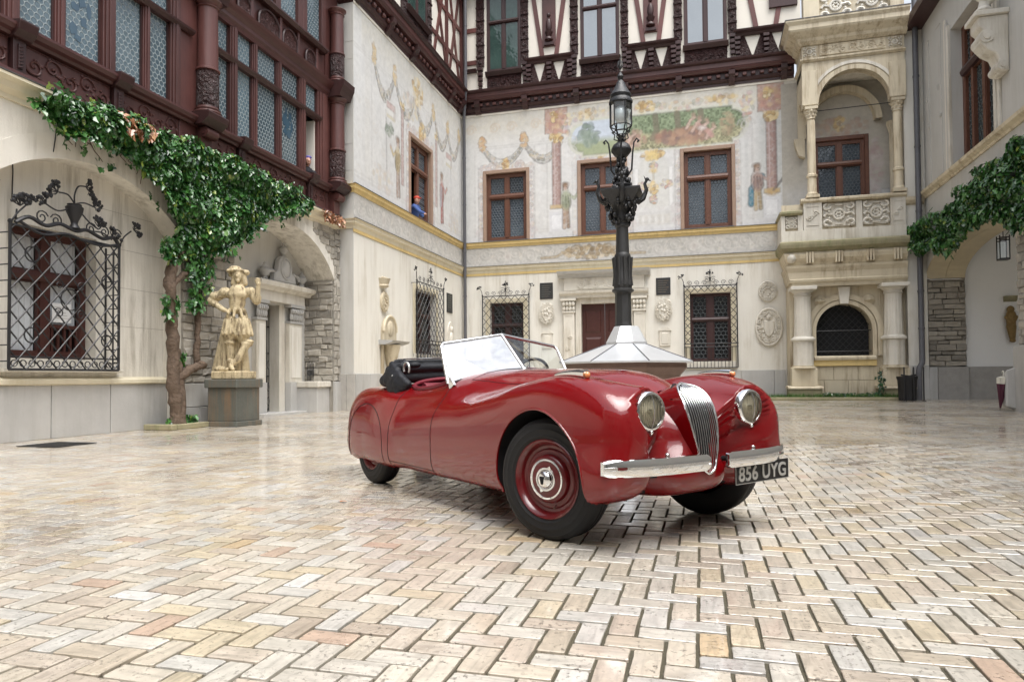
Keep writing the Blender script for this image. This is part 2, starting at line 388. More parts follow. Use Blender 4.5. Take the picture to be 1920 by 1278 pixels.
def brick_geo(V, F, x0, x1, y0, y1, zt, R, fine):
    j = 0.0054; x0 += j; x1 -= j; y0 += j; y1 -= j
    tx, ty = R.gauss(0, 0.005), R.gauss(0, 0.005); cx, cy = (x0+x1)/2, (y0+y1)/2; dz = R.gauss(0, 0.0010)
    top = lambda x, y, e=0: zt+dz+(x-cx)*tx+(y-cy)*ty-e
    b = len(V)
    if fine == 2:                           # worn outline: three spans to a side, corners knocked off
        per = []
        for (ax, ay), (bx_, by) in zip(((x0, y0), (x1, y0), (x1, y1), (x0, y1)), ((x1, y0), (x1, y1), (x0, y1), (x0, y0))):
            c0 = R.uniform(.02, .07); 
            for q in (c0, .33+R.uniform(-.1, .1), .66+R.uniform(-.1, .1), 1-R.uniform(.02, .07)):
                px, py = ax+(bx_-ax)*q, ay+(by-ay)*q; w = R.uniform(-.0004, .0028); per.append((px+(w if px < cx else -w)*(abs(px-cx)/(x1-x0) > .45), py+(w if py < cy else -w)*(abs(py-cy)/(y1-y0) > .45)))
        n = len(per)
        for x, y in per: V.append((x, y, zt-0.03))
        for x, y in per: V.append((x, y, top(x, y, .0022)))
        for x, y in per: V.append((cx+(x-cx)*.972, cy+(y-cy)*.955, top(x, y)))
        for i in range(n): k = (i+1) % n; F.append((b+i, b+k, b+n+k, b+n+i)); F.append((b+n+i, b+n+k, b+2*n+k, b+2*n+i))
        F.append(tuple(b+2*n+i for i in range(n))); return 3*n
    jj = lambda: R.uniform(-0.0034, 0.0034)
    cs = [(x0+jj(), y0+jj()), (x1+jj(), y0+jj()), (x1+jj(), y1+jj()), (x0+jj(), y1+jj())]
    for x, y in cs: V.append((x, y, zt-0.03))
    e = 0.0016 if fine else 0.0
    for x, y in cs: V.append((x, y, top(x, y, e)))
    for i in range(4): k = (i+1) % 4; F.append((b+i, b+k, b+4+k, b+4+i))
    if fine:
        for x, y in cs: V.append((x+(e if x < cx else -e), y+(e if y < cy else -e), top(x, y)))
        for i in range(4): k = (i+1) % 4; F.append((b+4+i, b+4+k, b+8+k, b+8+i))
        F.append((b+8, b+9, b+10, b+11)); return 12
    F.append((b+4, b+5, b+6, b+7)); return 8
PAL = [tuple(1.06*(x*.76+sum(c_)/3*.24) for x in c_) for c_ in [(0.56, 0.48, 0.36), (0.57, 0.50, 0.39), (0.53, 0.44, 0.32), (0.55, 0.46, 0.355), (0.57, 0.47, 0.31), (0.56, 0.53, 0.47), (0.51, 0.42, 0.32), (0.60, 0.55, 0.46), (0.55, 0.50, 0.415)]]
RARE = [tuple(1.06*(x*.76+sum(c_)/3*.24) for x in c_) for c_ in [(0.56, 0.40, 0.21), (0.52, 0.36, 0.25), (0.45, 0.42, 0.38), (0.60, 0.58, 0.54), (0.44, 0.35, 0.26)]]
def brick_col(R):
    c = R.choice(PAL) if R.random() < 0.95 else R.choice(RARE); k = R.uniform(0.94, 1.05); return (c[0]*k, c[1]*k, c[2]*k)
def paint_mesh(me, cols):
    a = me.color_attributes.new('paint', 'FLOAT_COLOR', 'POINT'); a.data.foreach_set('color', np.asarray(cols, np.float32).ravel())
yard = MB(); yard.box(-60, 60, -0.30, -0.012, -60, 60)
# the bed under the stones follows the fall of the yard
pv = MB()
ys = [-20, 0, 12, 13.5, 15, 17, 19, 21, 23, 24, 25.2, 34]
for a, b in zip(ys, ys[1:]):
    i = [pv.P(x, gz(y)-0.0105, y) for x, y in ((-10.6, a), (14, a), (14, b), (-10.6, b))]; pv.f.append(i)
ground = yard.build('ground', 'joint_sand'); tag(ground, kind='structure')
pavement = pv.build('pavement', 'joint_sand'); tag(pavement, kind='structure')
OX, OY = -0.767, 2.362
bricks = []
CAMP = Vector((0, 0, EYE))
for jrow in range(int((-2.5-OY)/MOD), int((26.4-OY)/MOD)):
    for icol in range(int((-10.6-OX)/MOD), int((12.5-OX)/MOD)):
        s = (icol-jrow) % 4
        if s == 0: x0, x1, y0, y1, o = OX+icol*MOD, OX+(icol+2)*MOD, OY+jrow*MOD, OY+(jrow+1)*MOD, 0.0
        elif s == 3: x0, x1, y0, y1, o = OX+icol*MOD, OX+(icol+1)*MOD, OY+jrow*MOD, OY+(jrow+2)*MOD, 1.0
        else: continue
        cx, cy = (x0+x1)/2, (y0+y1)/2
        if cx > 8.0 and cy < 15: continue
        if cy < 1.0 and abs(cx) > 5: continue
        D = Vector((cx, cy, 0))-CAMP; dep = D.dot(_f); px = 960+1280*D.dot(_r)/max(dep, 0.05); py = 676-1280*D.dot(_u)/max(dep, 0.05)
        vis = dep > 0.5 and -20 < px < 1940 and py < 1300
        bricks.append((dep if vis else 1e3+cy, x0, x1, y0, y1, o))
bricks.sort()
R = random.Random(3)
for k, (dep, x0, x1, y0, y1, o) in enumerate(bricks[:300]):
    V, F = [], []; brick_geo(V, F, x0, x1, y0, y1, gz((y0+y1)/2), R, 2)
    me = bpy.data.meshes.new('brick'); cx, cy = (x0+x1)/2, (y0+y1)/2
    me.from_pydata([(x-cx, y-cy, z) for x, y, z in V], [], F)
    c = brick_col(R); paint_mesh(me, [(*c, o)]*len(V)); me.materials.append(MATS['travertine'])
    ob = bpy.data.objects.new('brick', me); ob.location = (cx, cy, 0); col.objects.link(ob); ob.parent = pavement
V, F, C = [], [], []
for dep, x0, x1, y0, y1, o in bricks[300:]:
    fine = 2 if dep < 5 else dep < 9
    n = brick_geo(V, F, x0, x1, y0, y1, gz((y0+y1)/2), R, fine); c = brick_col(R); C += [(*c, o)]*n
me = bpy.data.meshes.new('paving_bricks'); me.from_pydata(V, [], F); paint_mesh(me, C); me.materials.append(MATS['travertine'])
ob = bpy.data.objects.new('paving_bricks', me); col.objects.link(ob); ob.parent = pavement; ob['kind'] = 'stuff'
# iron drain cover set in the paving
dc = thing('drain_cover', 'dark iron drain cover set flat in the paving near the barred window', 'drain cover', (-8.95, 7.75, 0))
MB().box(-9.32, -8.6, 0.004, 0.012, 7.42, 8.08).build('plate', 'iron', dc)
for k in range(9): MB().box(-9.26, -8.66, 0.012, 0.017, 7.47+k*0.066, 7.50+k*0.066).build('rib', 'dark_bronze', dc)
# a few wet fallen leaves
for x, y, lb in ((2.05, 5.25, 'small brown fallen leaf on the paving right of the car'), (0.95, 1.75, 'brown fallen leaf on the paving in the near right corner'), (-2.6, 4.6, 'small brown fallen leaf on the paving left of the front wheel')):
    m = MB(); a = rnd.uniform(0, 6); s = rnd.uniform(0.025, 0.04)
    ps = [(x+s*rr*cos(a+th), 0.006+0.004*(i % 2)+gz(y), y+0.7*s*rr*sin(a+th)) for i, (th, rr) in enumerate([(0, 1.3), (0.6, .8), (1.4, 1), (2.2, .7), (pi, 1.5), (4.0, .8), (4.8, 1), (5.6, .7)])]
    c0 = m.P(x, 0.012+gz(y), y); ix = [m.P(*p) for p in ps]
    for i in range(8): m.f.append([c0, ix[i], ix[(i+1) % 8]])
    lo = m.build('fallen_leaf', 'dry_leaf'); tag(lo, lb, 'leaf', 'fallen leaves on the paving')
# ================================================================== gallery wing on the left
XF, XN = -9.75, -10.15
GW = thing('gallery_wing', 'left wing with carved dark timber gallery above cream plastered arches', 'building', (XF, 12, 0))
f = FL(XF)
def arc(yc, half, zs, zc, n=18):
    rise = zc-zs; Rr = (half*half+rise*rise)/(2*rise)
    return [(yc+x, zc-(Rr-sqrt(Rr*Rr-x*x))) for x in [half-2*half*k/n for k in range(n+1)]]
A1 = arc(9.1, 1.95, 3.72, 4.52); A2 = arc(14.7, 2.1, 3.62, 4.74)
ZT = 5.14
out = [(-10, 0), (-10, ZT), (17.07, ZT), (17.07, 0), (16.8, 0)]+A2+[(12.6, 0), (11.05, 0)]+A1+[(7.15, 0)]
MB(f).prism(out, -0.9, 0).build('front_wall', 'plaster_cream', GW)
fn = FL(XN)
wh = [(7.93, 9.50, 1.28, 3.38)]
wall_cells(MB(fn), 6.9, 11.3, 0, 4.7, -0.5, 0, wh).build('niche_wall', 'plaster_cream', GW)
# plinth of grey slabs in the niche, coping on top
for a, b in ((7.16, 8.58), (8.595, 9.72), (9.735, 11.04)):
    MB(fn).box(a, b, 0, 0.855, 0, 0.10).build('plinth_block', 'plinth_stone', GW, bevel=0.006)
MB(fn).mould([(0, .855), (.10, .855), (.15, .875), (.15, .935), (.11, .96), (0, .985)], 7.16, 11.04).build('plinth_coping', 'cream_band', GW)
MB(fn).box(7.75, 9.95, 1.06, 1.12, 0, 0.16).build('window_sill', 'pale_stone', GW, bevel=0.01)
for k, (a, b) in enumerate(((-10, 3.4), (3.41, 5.2), (5.21, 7.14))): MB(f).box(a, b, 0, 0.9, 0, 0.08).build('plinth_block', 'plinth_stone', GW, bevel=0.006)
# plaster courses and hairline joints inside the niche
for z in (1.9, 2.6, 3.3, 3.95):
    MB(fn).box(9.62, 11.05, z, z+0.006, 0.0005, 0.003).build('plaster_joint', 'mortar', GW)
    MB(fn).box(7.16, 7.8, z, z+0.006, 0.0005, 0.003).build('plaster_joint', 'mortar', GW)
# window in the niche
nw = MB(fn)
def casement(fr, parent, u0, u1, z0, z1, d, zt=None, mull=True, wood='window_wood', glass='bottle_glass_back', fw=0.09, dep=0.08, mw=0.10, name='window', tr=0.10):
    """framed window: outer frame, mullion, transom, one pane per light"""
    w = bpy.data.objects.new(name, None); col.objects.link(w); w.parent = parent
    off = Vector(fr((u0+u1)/2, z0, d)); w.location = off-wloc(parent)
    MB(fr).box(u0, u0+fw, z0, z1, d, d+dep).box(u1-fw, u1, z0, z1, d, d+dep).box(u0+fw, u1-fw, z1-fw, z1, d, d+dep).box(u0+fw, u1-fw, z0, z0+fw, d, d+dep).build('frame', wood, w, bevel=0.008)
    us = [u0+fw, u1-fw]; zs = [z0+fw, z1-fw]
    if mull:
        m = (u0+u1)/2; MB(fr).box(m-mw/2, m+mw/2, z0+fw, z1-fw, d+0.004, d+dep+0.015).build('mullion', wood, w, bevel=0.008); us = [u0+fw, m-mw/2, m+mw/2, u1-fw]
    if zt:
        MB(fr).mould([(d+.006, zt-tr/2), (d+dep+.05, zt-tr/2), (d+dep+.07, zt), (d+dep+.04, zt+tr/2), (d+.006, zt+tr/2)], u0+fw, u1-fw).build('transom', wood, w); zs = [z0+fw, zt-tr/2, zt+tr/2, z1-fw]
    for i in range(0, len(us), 2):
        for j in range(0, len(zs), 2):
            a, b, c_, e = us[i], us[i+1], zs[j], zs[j+1]
            k = 0.035
            MB(fr).box(a, a+k, c_, e, d+.012, d+dep-.012).box(b-k, b, c_, e, d+.012, d+dep-.012).box(a+k, b-k, c_, c_+k, d+.012, d+dep-.012).box(a+k, b-k, e-k, e, d+.012, d+dep-.012).build('sash', wood, w)
            g = glass[(i//2+j//2*2) % len(glass)] if isinstance(glass, (list, tuple)) else glass
            if g: MB(fr).box(a+k, b-k, c_+k, e-k, d+.02, d+.03).build('pane', g, w)
    return w
cw = casement(fn, GW, 7.93, 9.50, 1.28, 3.38, -0.30, zt=2.62, glass=None, wood='door_wood', mw=0.16, tr=0.14, fw=0.10)
def drape(fr, u0, u1, z0, z1, d, parent, name='curtain', mat='curtain', amp=0.02, waves=6):
    m = MB(fr); n = waves*8; lo = []; hi = []
    for k in range(n+1):
        u = u0+(u1-u0)*k/n; w = amp*sin(2*pi*waves*k/n)+amp*0.5*sin(2*pi*waves*0.37*k/n+1)
        lo.append(m.P(u, z0, d+w)); hi.append(m.P(u, z1, d+w*0.6))
    for k in range(n): m.f.append([lo[k], lo[k+1], hi[k+1], hi[k]])
    return m.build(name, mat, parent, smooth=60)
for a, b, c_, e in ((8.04, 8.62, 1.42, 2.52), (8.82, 9.38, 1.86, 2.52), (8.04, 8.62, 2.70, 3.26), (8.82, 9.38, 2.70, 3.26)):
    drape(fn, a, b, c_, e, -0.345, cw)
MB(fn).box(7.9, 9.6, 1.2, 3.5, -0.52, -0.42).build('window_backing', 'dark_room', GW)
for k in range(5): MB(fn).box(8.86+k*0.115, 8.90+k*0.115, 1.4, 1.80, -0.28, -0.24).build('baluster', 'door_wood', cw)
MB(fn).box(8.82, 9.38, 1.80, 1.86, -0.29, -0.22).build('rail', 'door_wood', cw)
nt = MB(fn).box(8.84, 9.19, 1.90, 2.22, -0.205, -0.2).build('paper_notice', 'paper'); tag(nt, 'white paper notice behind the bars of the arched window', 'notice')
for k in range(5):
    q = MB(fn).box(8.88+0.02*(k % 2), 9.15-0.03*((k*3) % 4), 2.15-k*0.045, 2.158-k*0.045, -0.2, -0.1985).build('text_line', 'plinth_old', nt)
# rubble pier between the arches and the far jamb of the doorway arch
MB(f).box(11.06, 12.59, 0, 4.05, 0, 0.012).build('mortar_bed', 'mortar', GW)
rubble(f, 11.07, 12.58, 0.86, 4.02, GW, 0.13, 0.24, 0.16, 0.42, 0.012, 0.055, seed=4)
for a, b, c_, e in ((11.07, 11.5, 0, .38), (11.51, 12.0, 0, .38), (12.01, 12.58, 0, .38), (11.07, 11.72, .39, .85), (11.73, 12.58, .39, .85)):
    MB(f).box(a, b, c_, e, 0.012, 0.075).build('plinth_block', 'plinth_stone', GW, bevel=0.008)
fj = lambda u, z, d: (u, 16.8-d, z)        # jamb faces the camera
MB(fj).box(-10.85, -9.76, 0, 3.6, 0.001, 0.012).build('mortar_bed', 'mortar', GW)
rubble(fj, -10.85, -9.77, 0.86, 3.62, GW, 0.12, 0.22, 0.2, 0.45, 0.012, 0.05, seed=9)
MB(f).box(16.82, 17.07, 0.86, 5.1, 0.001, 0.012).build('mortar_bed', 'mortar', GW)
rubble(f, 16.76, 17.07, 0.86, 5.1, GW, 0.14, 0.24, 0.14, 0.3, 0.012, 0.045, seed=12)
rubble(f, 15.75, 16.8, 4.2, 5.1, GW, 0.13, 0.2, 0.2, 0.4, 0.001, 0.03, seed=13, clip=lambda u, z, a, b, z0, z1: z0 > max(4.74-(2.73-sqrt(max(2.73**2-(x-14.7)**2, 0))) for x in (a, b) if x < 16.79)+0.06 if a < 16.79 else True)
MB(f).box(16.74, 17.08, 0, 0.84, 0.002, 0.10).build('plinth_block', 'plinth_stone', GW, bevel=0.01)
# smooth archivolts standing a little proud of the wall
def archivolt(fr, yc, half, zs, zc, w, d0, d1, name, mat, parent, n=26):
    a = arc(yc, half, zs, zc, n); b = arc(yc, half+w, zs-0.02, zc+w, n)
    m = MB(fr)
    for i in range(n):
        q = [m.P(*p, d) for d in (d0, d1) for p in (a[i], a[i+1], b[i+1], b[i])]
        m.f += [[q[4], q[5], q[6], q[7]], [q[0], q[1], q[5], q[4]], [q[3], q[7], q[6], q[2]]]
    return m.build(name, mat, parent)
archivolt(f, 9.1, 1.95, 3.72, 4.52, 0.40, -0.02, 0.025, 'archivolt', 'plaster_cream', GW)
archivolt(f, 14.7, 2.1, 3.62, 4.74, 0.24, -0.02, 0.03, 'archivolt', 'plaster_cream', GW)
# passage behind the second arch: dark back wall, ceiling
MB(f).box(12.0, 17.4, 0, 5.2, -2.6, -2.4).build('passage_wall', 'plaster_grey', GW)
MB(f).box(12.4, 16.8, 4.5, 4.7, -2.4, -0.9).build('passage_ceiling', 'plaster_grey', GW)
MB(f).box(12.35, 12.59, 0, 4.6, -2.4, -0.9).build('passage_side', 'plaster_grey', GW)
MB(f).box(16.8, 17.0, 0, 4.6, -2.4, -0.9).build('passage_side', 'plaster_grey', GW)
MB(f).box(16.15, 16.78, 0, 0.70, -0.95, -0.12).build('low_wall', 'plinth_stone', GW, bevel=0.01)
MB(f).box(16.10, 16.79, 0.70, 0.86, -1.0, -0.06).build('low_wall_coping', 'pale_stone', GW, bevel=0.015)
# stone string course under the gallery
MB(f).mould([(0, 5.05), (.04, 5.05), (.05, 5.12), (.14, 5.18), (.18, 5.26), (.26, 5.30), (.26, 5.345), (0, 5.36)], -10, 17.06).build('cornice', 'cream_band', GW)
MB(f).mould([(-.02, 5.362), (.27, 5.349), (.275, 5.365), (-.02, 5.385)], -10, 17.06).build('flashing', 'lead_flashing', GW)
# ------------------------------------------------------------------ timber gallery
U0 = 4.4
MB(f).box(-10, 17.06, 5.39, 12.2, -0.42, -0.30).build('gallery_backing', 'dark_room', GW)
MB(f).box(-10, U0, 5.39, 12.2, -0.30, 0.0).build('gallery_wall', 'timber_dark', GW)
MB(f).mould([(-.1, 5.39), (.10, 5.39), (.12, 5.44), (.08, 5.50), (-.1, 5.52)], U0, 17.06).build('bottom_rail', 'timber_h', GW)
MB(f).mould([(-.1, 6.00), (.06, 6.00), (.09, 6.04), (.15, 6.07), (.19, 6.13), (.19, 6.17), (.02, 6.20), (-.1, 6.20)], U0, 17.06).build('sill_beam', 'timber_h', GW)
MB(f).box(U0, 17.06, 5.52, 6.0, -0.06, -0.045).build('panel_backing', 'timber_dark', GW)
def carved_panel(fr, u0, u1, z0, z1, d, parent, name='carved_panel', mat='timber', seed=0, dense=1.0, leaf=True):
    """carved board: scrolls and leaves standing out of the ground"""
    R = random.Random(seed); m = MB(fr); m.box(u0, u1, z0, z1, d-0.02, d)
    n = max(2, int((u1-u0)/(0.30/dense))); h = z1-z0
    for k in range(n):
        cu = u0+(k+0.5)*(u1-u0)/n; cz = (z0+z1)/2+h*0.10*(1 if k % 2 else -1); s = 1 if k % 2 else -1; r0 = min(h*0.36, (u1-u0)/n*0.52)
        pts = []
        for i in range(15):
            an = i/14*2.3*pi; rr = r0*(1-0.80*i/14); pts.append((cu+s*rr*cos(an), min(max(cz+rr*sin(an)*s, z0+.02), z1-.02), d+0.012))
        m.tube(pts, [0.019-0.006*i/14 for i in range(15)], 5)
        m.ball(cu, cz, d+0.012, 0.028, 0.028, 0.028, 6, 4)
        if leaf:
            for i in range(5):
                an = R.uniform(0, 2*pi); L = R.uniform(0.6, 1.15)*r0; pu, pz = cu+cos(an)*L, cz+sin(an)*L
                if u0+.03 < pu < u1-.03 and z0+.03 < pz < z1-.03: m.ball(pu, pz, d+0.006, R.uniform(.02, .042), R.uniform(.018, .035), 0.022, 6, 4)
    for z in (z0, z1-0.02): m.box(u0, u1, z, z+0.02, d, d+0.014)
    return m.build(name, mat, parent, smooth=40)
posts = [(4.45, 4.7), (5.85, 6.1), (7.50, 7.74), (9.21, 9.47), (10.74, 11.0), (12.46, 12.70), (15.11, 15.38), (15.95, 16.44)]
mulls = [(5.15, 5.32), (6.75, 6.92), (8.34, 8.52), (10.10, 10.26), (13.24, 13.43), (14.18, 14.37)]
Zc0, Zc1 = 8.58, 8.97
def post(u0, u1, z0, z1, name='post', d1=0.06, mat='timber'):
    m = MB(f); w = u1-u0
    m.box(u0, u1, z0, z1, -0.10, d1-0.03).box(u0+w*.14, u1-w*.14, z0, z1, d1-0.03, d1).box(u0+w*.36, u1-w*.36, z0, z1, d1, d1+0.022)
    return m.build(name, mat, GW, bevel=0.006)
for a, b in posts: post(a, b, 6.2, Zc0)
for a, b in mulls: post(a, b, 6.2, Zc0, 'mullion', 0.03)
for a, b in ((11.0, 11.97), (16.44, 17.07)): MB(f).box(a, b, 5.52, Zc0, -0.1, 0.0).build('post', 'timber', GW, bevel=0.008)
MB(f).mould([(-.08, 7.78), (.05, 7.78), (.12, 7.83), (.13, 7.87), (.03, 7.92), (-.08, 7.93)], U0, 11.3).build('transom', 'timber_dark', GW)
MB(f).mould([(-.08, 7.78), (.05, 7.78), (.12, 7.83), (.13, 7.87), (.03, 7.92), (-.08, 7.93)], 11.9, 16.05).build('transom', 'timber_dark', GW)
# leaded panes, one object each
edges = sorted(posts+mulls+[(11.02, 11.95), (16.46, 17.1)])
open_u = (15.38, 15.95)
for (a0, a1), (b0, b1) in zip(edges, edges[1:]):
    for z0, z1 in ((6.2, 7.78), (7.93, Zc0)):
        if abs(a1-open_u[0]) < 0.02 and z0 < 7: continue
        MB(f).box(a1, b0, z0, z1, -0.075, -0.06).build('pane', 'bottle_glass_left', GW)
        MB(f).box(a1, a1+.03, z0, z1, -.06, -.03).build('sash', 'timber_dark', GW); MB(f).box(b0-.03, b0, z0, z1, -.06, -.03).build('sash', 'timber_dark', GW)
# coloured figure glass in the nearest lights
def glazed_figure(u0, u1, z0, z1, seed):
    R = random.Random(seed); m = MB(f)
    for k in range(9):
        cu = R.uniform(u0+.15, u1-.15); cz = R.uniform(z0+.25, z1-.15); ru, rz = R.uniform(.05, .13), R.uniform(.07, .2); n = R.choice((4, 5, 6)); ph = R.uniform(0, 6)
        m.prism([(cu+ru*cos(ph+2*pi*i/n)*R.uniform(.7, 1.1), cz+rz*sin(ph+2*pi*i/n)*R.uniform(.7, 1.1)) for i in range(n)], -0.0595, -0.0565+0.0004*k)
    m.build('stained_glass', 'stained_blue', GW)
t = NT('stained_blue'); t.set(color=t.mix(t.noise(3, 3), (0.02, 0.05, 0.09), (0.07, 0.13, 0.17)), rough=0.12, spec=0.6)
glazed_figure(7.78, 8.32, 6.3, 7.7, 3); glazed_figure(8.55, 9.18, 6.3, 7.7, 6); glazed_figure(14.4, 15.08, 6.7, 7.7, 8)
# carved panels under the sill and bracketed pilaster strips
strips = [5.95, 7.72, 9.52, 12.83, 15.57]
pe = [U0, 5.86, 6.04, 7.62, 7.82, 9.42, 9.62, 11.30, 11.9, 12.73, 12.93, 15.47, 15.67, 16.45]
for k in range(0, len(pe), 2): carved_panel(f, pe[k]+.03, pe[k+1]-.03, 5.54, 5.98, -0.02, GW, seed=k)
for s in strips:
    m = MB(f); m.box(s-.10, s+.10, 5.40, 6.05, -.05, .06).box(s-.035, s+.035, 5.55, 5.92, .06, .085)
    for k in range(7): m.bar((s-.03, 5.56+k*.05), (s+.03, 5.59+k*.05), .02, .02, .08)
    m.mould([(.0, 5.98), (.12, 5.99), (.22, 6.08), (.25, 6.19), (.25, 6.22), (0, 6.24)], s-.15, s+.15)
    m.build('bracket_strip', 'timber_dark', GW, bevel=0.006)
def turned_column(fr, u, d, z0, z1, r, parent, mat='timber', carved=True):
    h = z1-z0; c_ = bpy.data.objects.new('turned_column', None); col.objects.link(c_); c_.parent = parent; c_.location = Vector(fr(u, z0, d))-wloc(parent)
    MB(fr).lathe(u, d, [(r*1.25, z0), (r*1.3, z0+.03), (r*1.15, z0+.07), (r*1.2, z0+.10), (r*1.02, z0+.13), (r*1.0, z0+.16)], 20).build('base', mat, c_, smooth=40)
    MB(fr).lathe(u, d, [(r*.98, z0+.16), (r*1.03, z0+.2), (r*1.03, z0+h*.36), (r*1.0, z0+h*.38)], 20).build('carved_drum', 'carved_dark', c_, smooth=40)
    MB(fr).lathe(u, d, [(r*1.0, z0+h*.38), (r*1.12, z0+h*.385), (r*1.12, z0+h*.40), (r*.95, z0+h*.41), (r*.90, z0+h*.9), (r*.92, z1-.16)], 20).build('shaft', mat, c_, smooth=40)
    MB(fr).lathe(u, d, [(r*.92, z1-.16), (r*1.05, z1-.14), (r*.96, z1-.11), (r*1.1, z1-.05), (r*1.3, z1-.02), (r*1.3, z1)], 20).build('capital', mat, c_, smooth=40)
    return c_
for u in (11.60, 16.73):
    d = 0.16
    turned_column(f, u, d, 6.27, Zc0+.02, 0.21, GW)
    m = MB(f); m.mould([(-.05, 6.0), (.26, 6.02), (.42, 6.14), (.44, 6.24), (.42, 6.27), (-.05, 6.27)], u-.30, u+.30); m.build('column_bracket', 'timber_dark', GW)
    sc = MB(f); sc.tube([(u-.17, 5.90, .20), (u+.17, 5.90, .20)], .105, 14); sc.tube([(u-.19, 5.90, .20), (u+.19, 5.90, .20)], .055, 10); sc.box(u-.15, u+.15, 5.45, 6.0, -.02, .14); sc.build('scroll_bracket', 'timber', GW, smooth=40)
    m = MB(f); m.mould([(-.05, Zc0), (.40, Zc0+.04), (.44, Zc0+.16), (.52, Zc0+.30), (.54, Zc1+.06), (-.05, Zc1+.08)], u-.30, u+.30); m.build('entablature_block', 'timber_dark', GW)
    turned_column(f, u, d, Zc1+.09, 11.1, 0.19, GW)
MB(f).mould([(-.1, Zc0), (.04, Zc0), (.06, Zc0+.08), (.10, Zc0+.12), (.10, Zc0+.2), (.17, Zc0+.26), (.22, Zc0+.33), (.24, Zc1), (-.1, Zc1+.02)], U0, 17.06).build('gallery_cornice', 'timber_h', GW)
MB(f).box(U0, 17.06, Zc1+.02, 9.72, -.06, -.05).build('panel_backing', 'timber', GW)
# arched carved panels above the cornice
aps = [(11.95, 12.45), (12.72, 13.22), (13.45, 14.32), (14.40, 15.08), (15.40, 15.94)]
aps = [(5.0, 5.8), (6.2, 7.4), (7.9, 9.1), (9.6, 10.6)]+aps
for k, (a, b) in enumerate(aps):
    n = 12; cu = (a+b)/2; hw = (b-a)/2-.03; z0 = Zc1+.04; zs = z0+.28; pts = [(cu-hw, z0)]+[(cu-hw*cos(pi*i/n), zs+min(hw, .33)*sin(pi*i/n)) for i in range(n+1)]+[(cu+hw, z0)]
    MB(f).prism(pts, -.05, -.012).build('arched_panel', 'carved', GW)
    m = MB(f); m.tube([(p[0], p[1], 0.0) for p in pts], .032, 6); m.build('arch_moulding', 'timber_dark', GW, smooth=40)
    MB(f).box(b-.05, b+.04, z0, 9.70, -.05, .03).build('pilaster', 'timber', GW, bevel=0.006)
MB(f).mould([(-.1, 9.70), (.08, 9.70), (.16, 9.76), (.16, 9.80), (-.1, 9.83)], U0, 16.3).build('upper_sill', 'timber_dark', GW)
ue = [U0, 5.85, 7.5, 9.21, 10.74, 12.3, 13.2, 14.15, 15.1, 15.3, 16.2, 16.46]
for k, a in enumerate(ue[:-1]):
    if k != 8: MB(f).box(a+.12, ue[k+1]-.06, 9.83, 12.0, -.075, -.06).build('pane', 'bottle_glass_left', GW)
    MB(f).box(a-.06, a+.14, 9.83, 12.0, -.1, .04).build('post', 'timber', GW, bevel=0.006)
MB(f).box(16.40, 17.06, Zc1, 12.0, -.1, -.02).build('post', 'timber', GW)
MB(f).mould([(-.4, 12.0), (.2, 12.0), (.5, 12.2), (.55, 12.35), (-.4, 12.4)], -10, 17.06).build('eaves', 'timber_dark', GW)
# open casement with the white inner edge
MB(f).box(15.90, 15.945, 6.2, 7.76, -.5, -.06).build('open_sash', 'infill', GW)

MB(f).tube(curve([(8.35, 5.04, .03), (8.33, 4.75, .035), (8.30, 4.50, .03)]), .008, 5).build('cable', 'iron', GW)
MB(fn).tube(curve([(8.30, 4.44, .015), (8.0, 4.38, .015), (7.98, 4.1, .015), (7.97, 3.7, .015)]), .008, 5).build('cable', 'iron', GW)
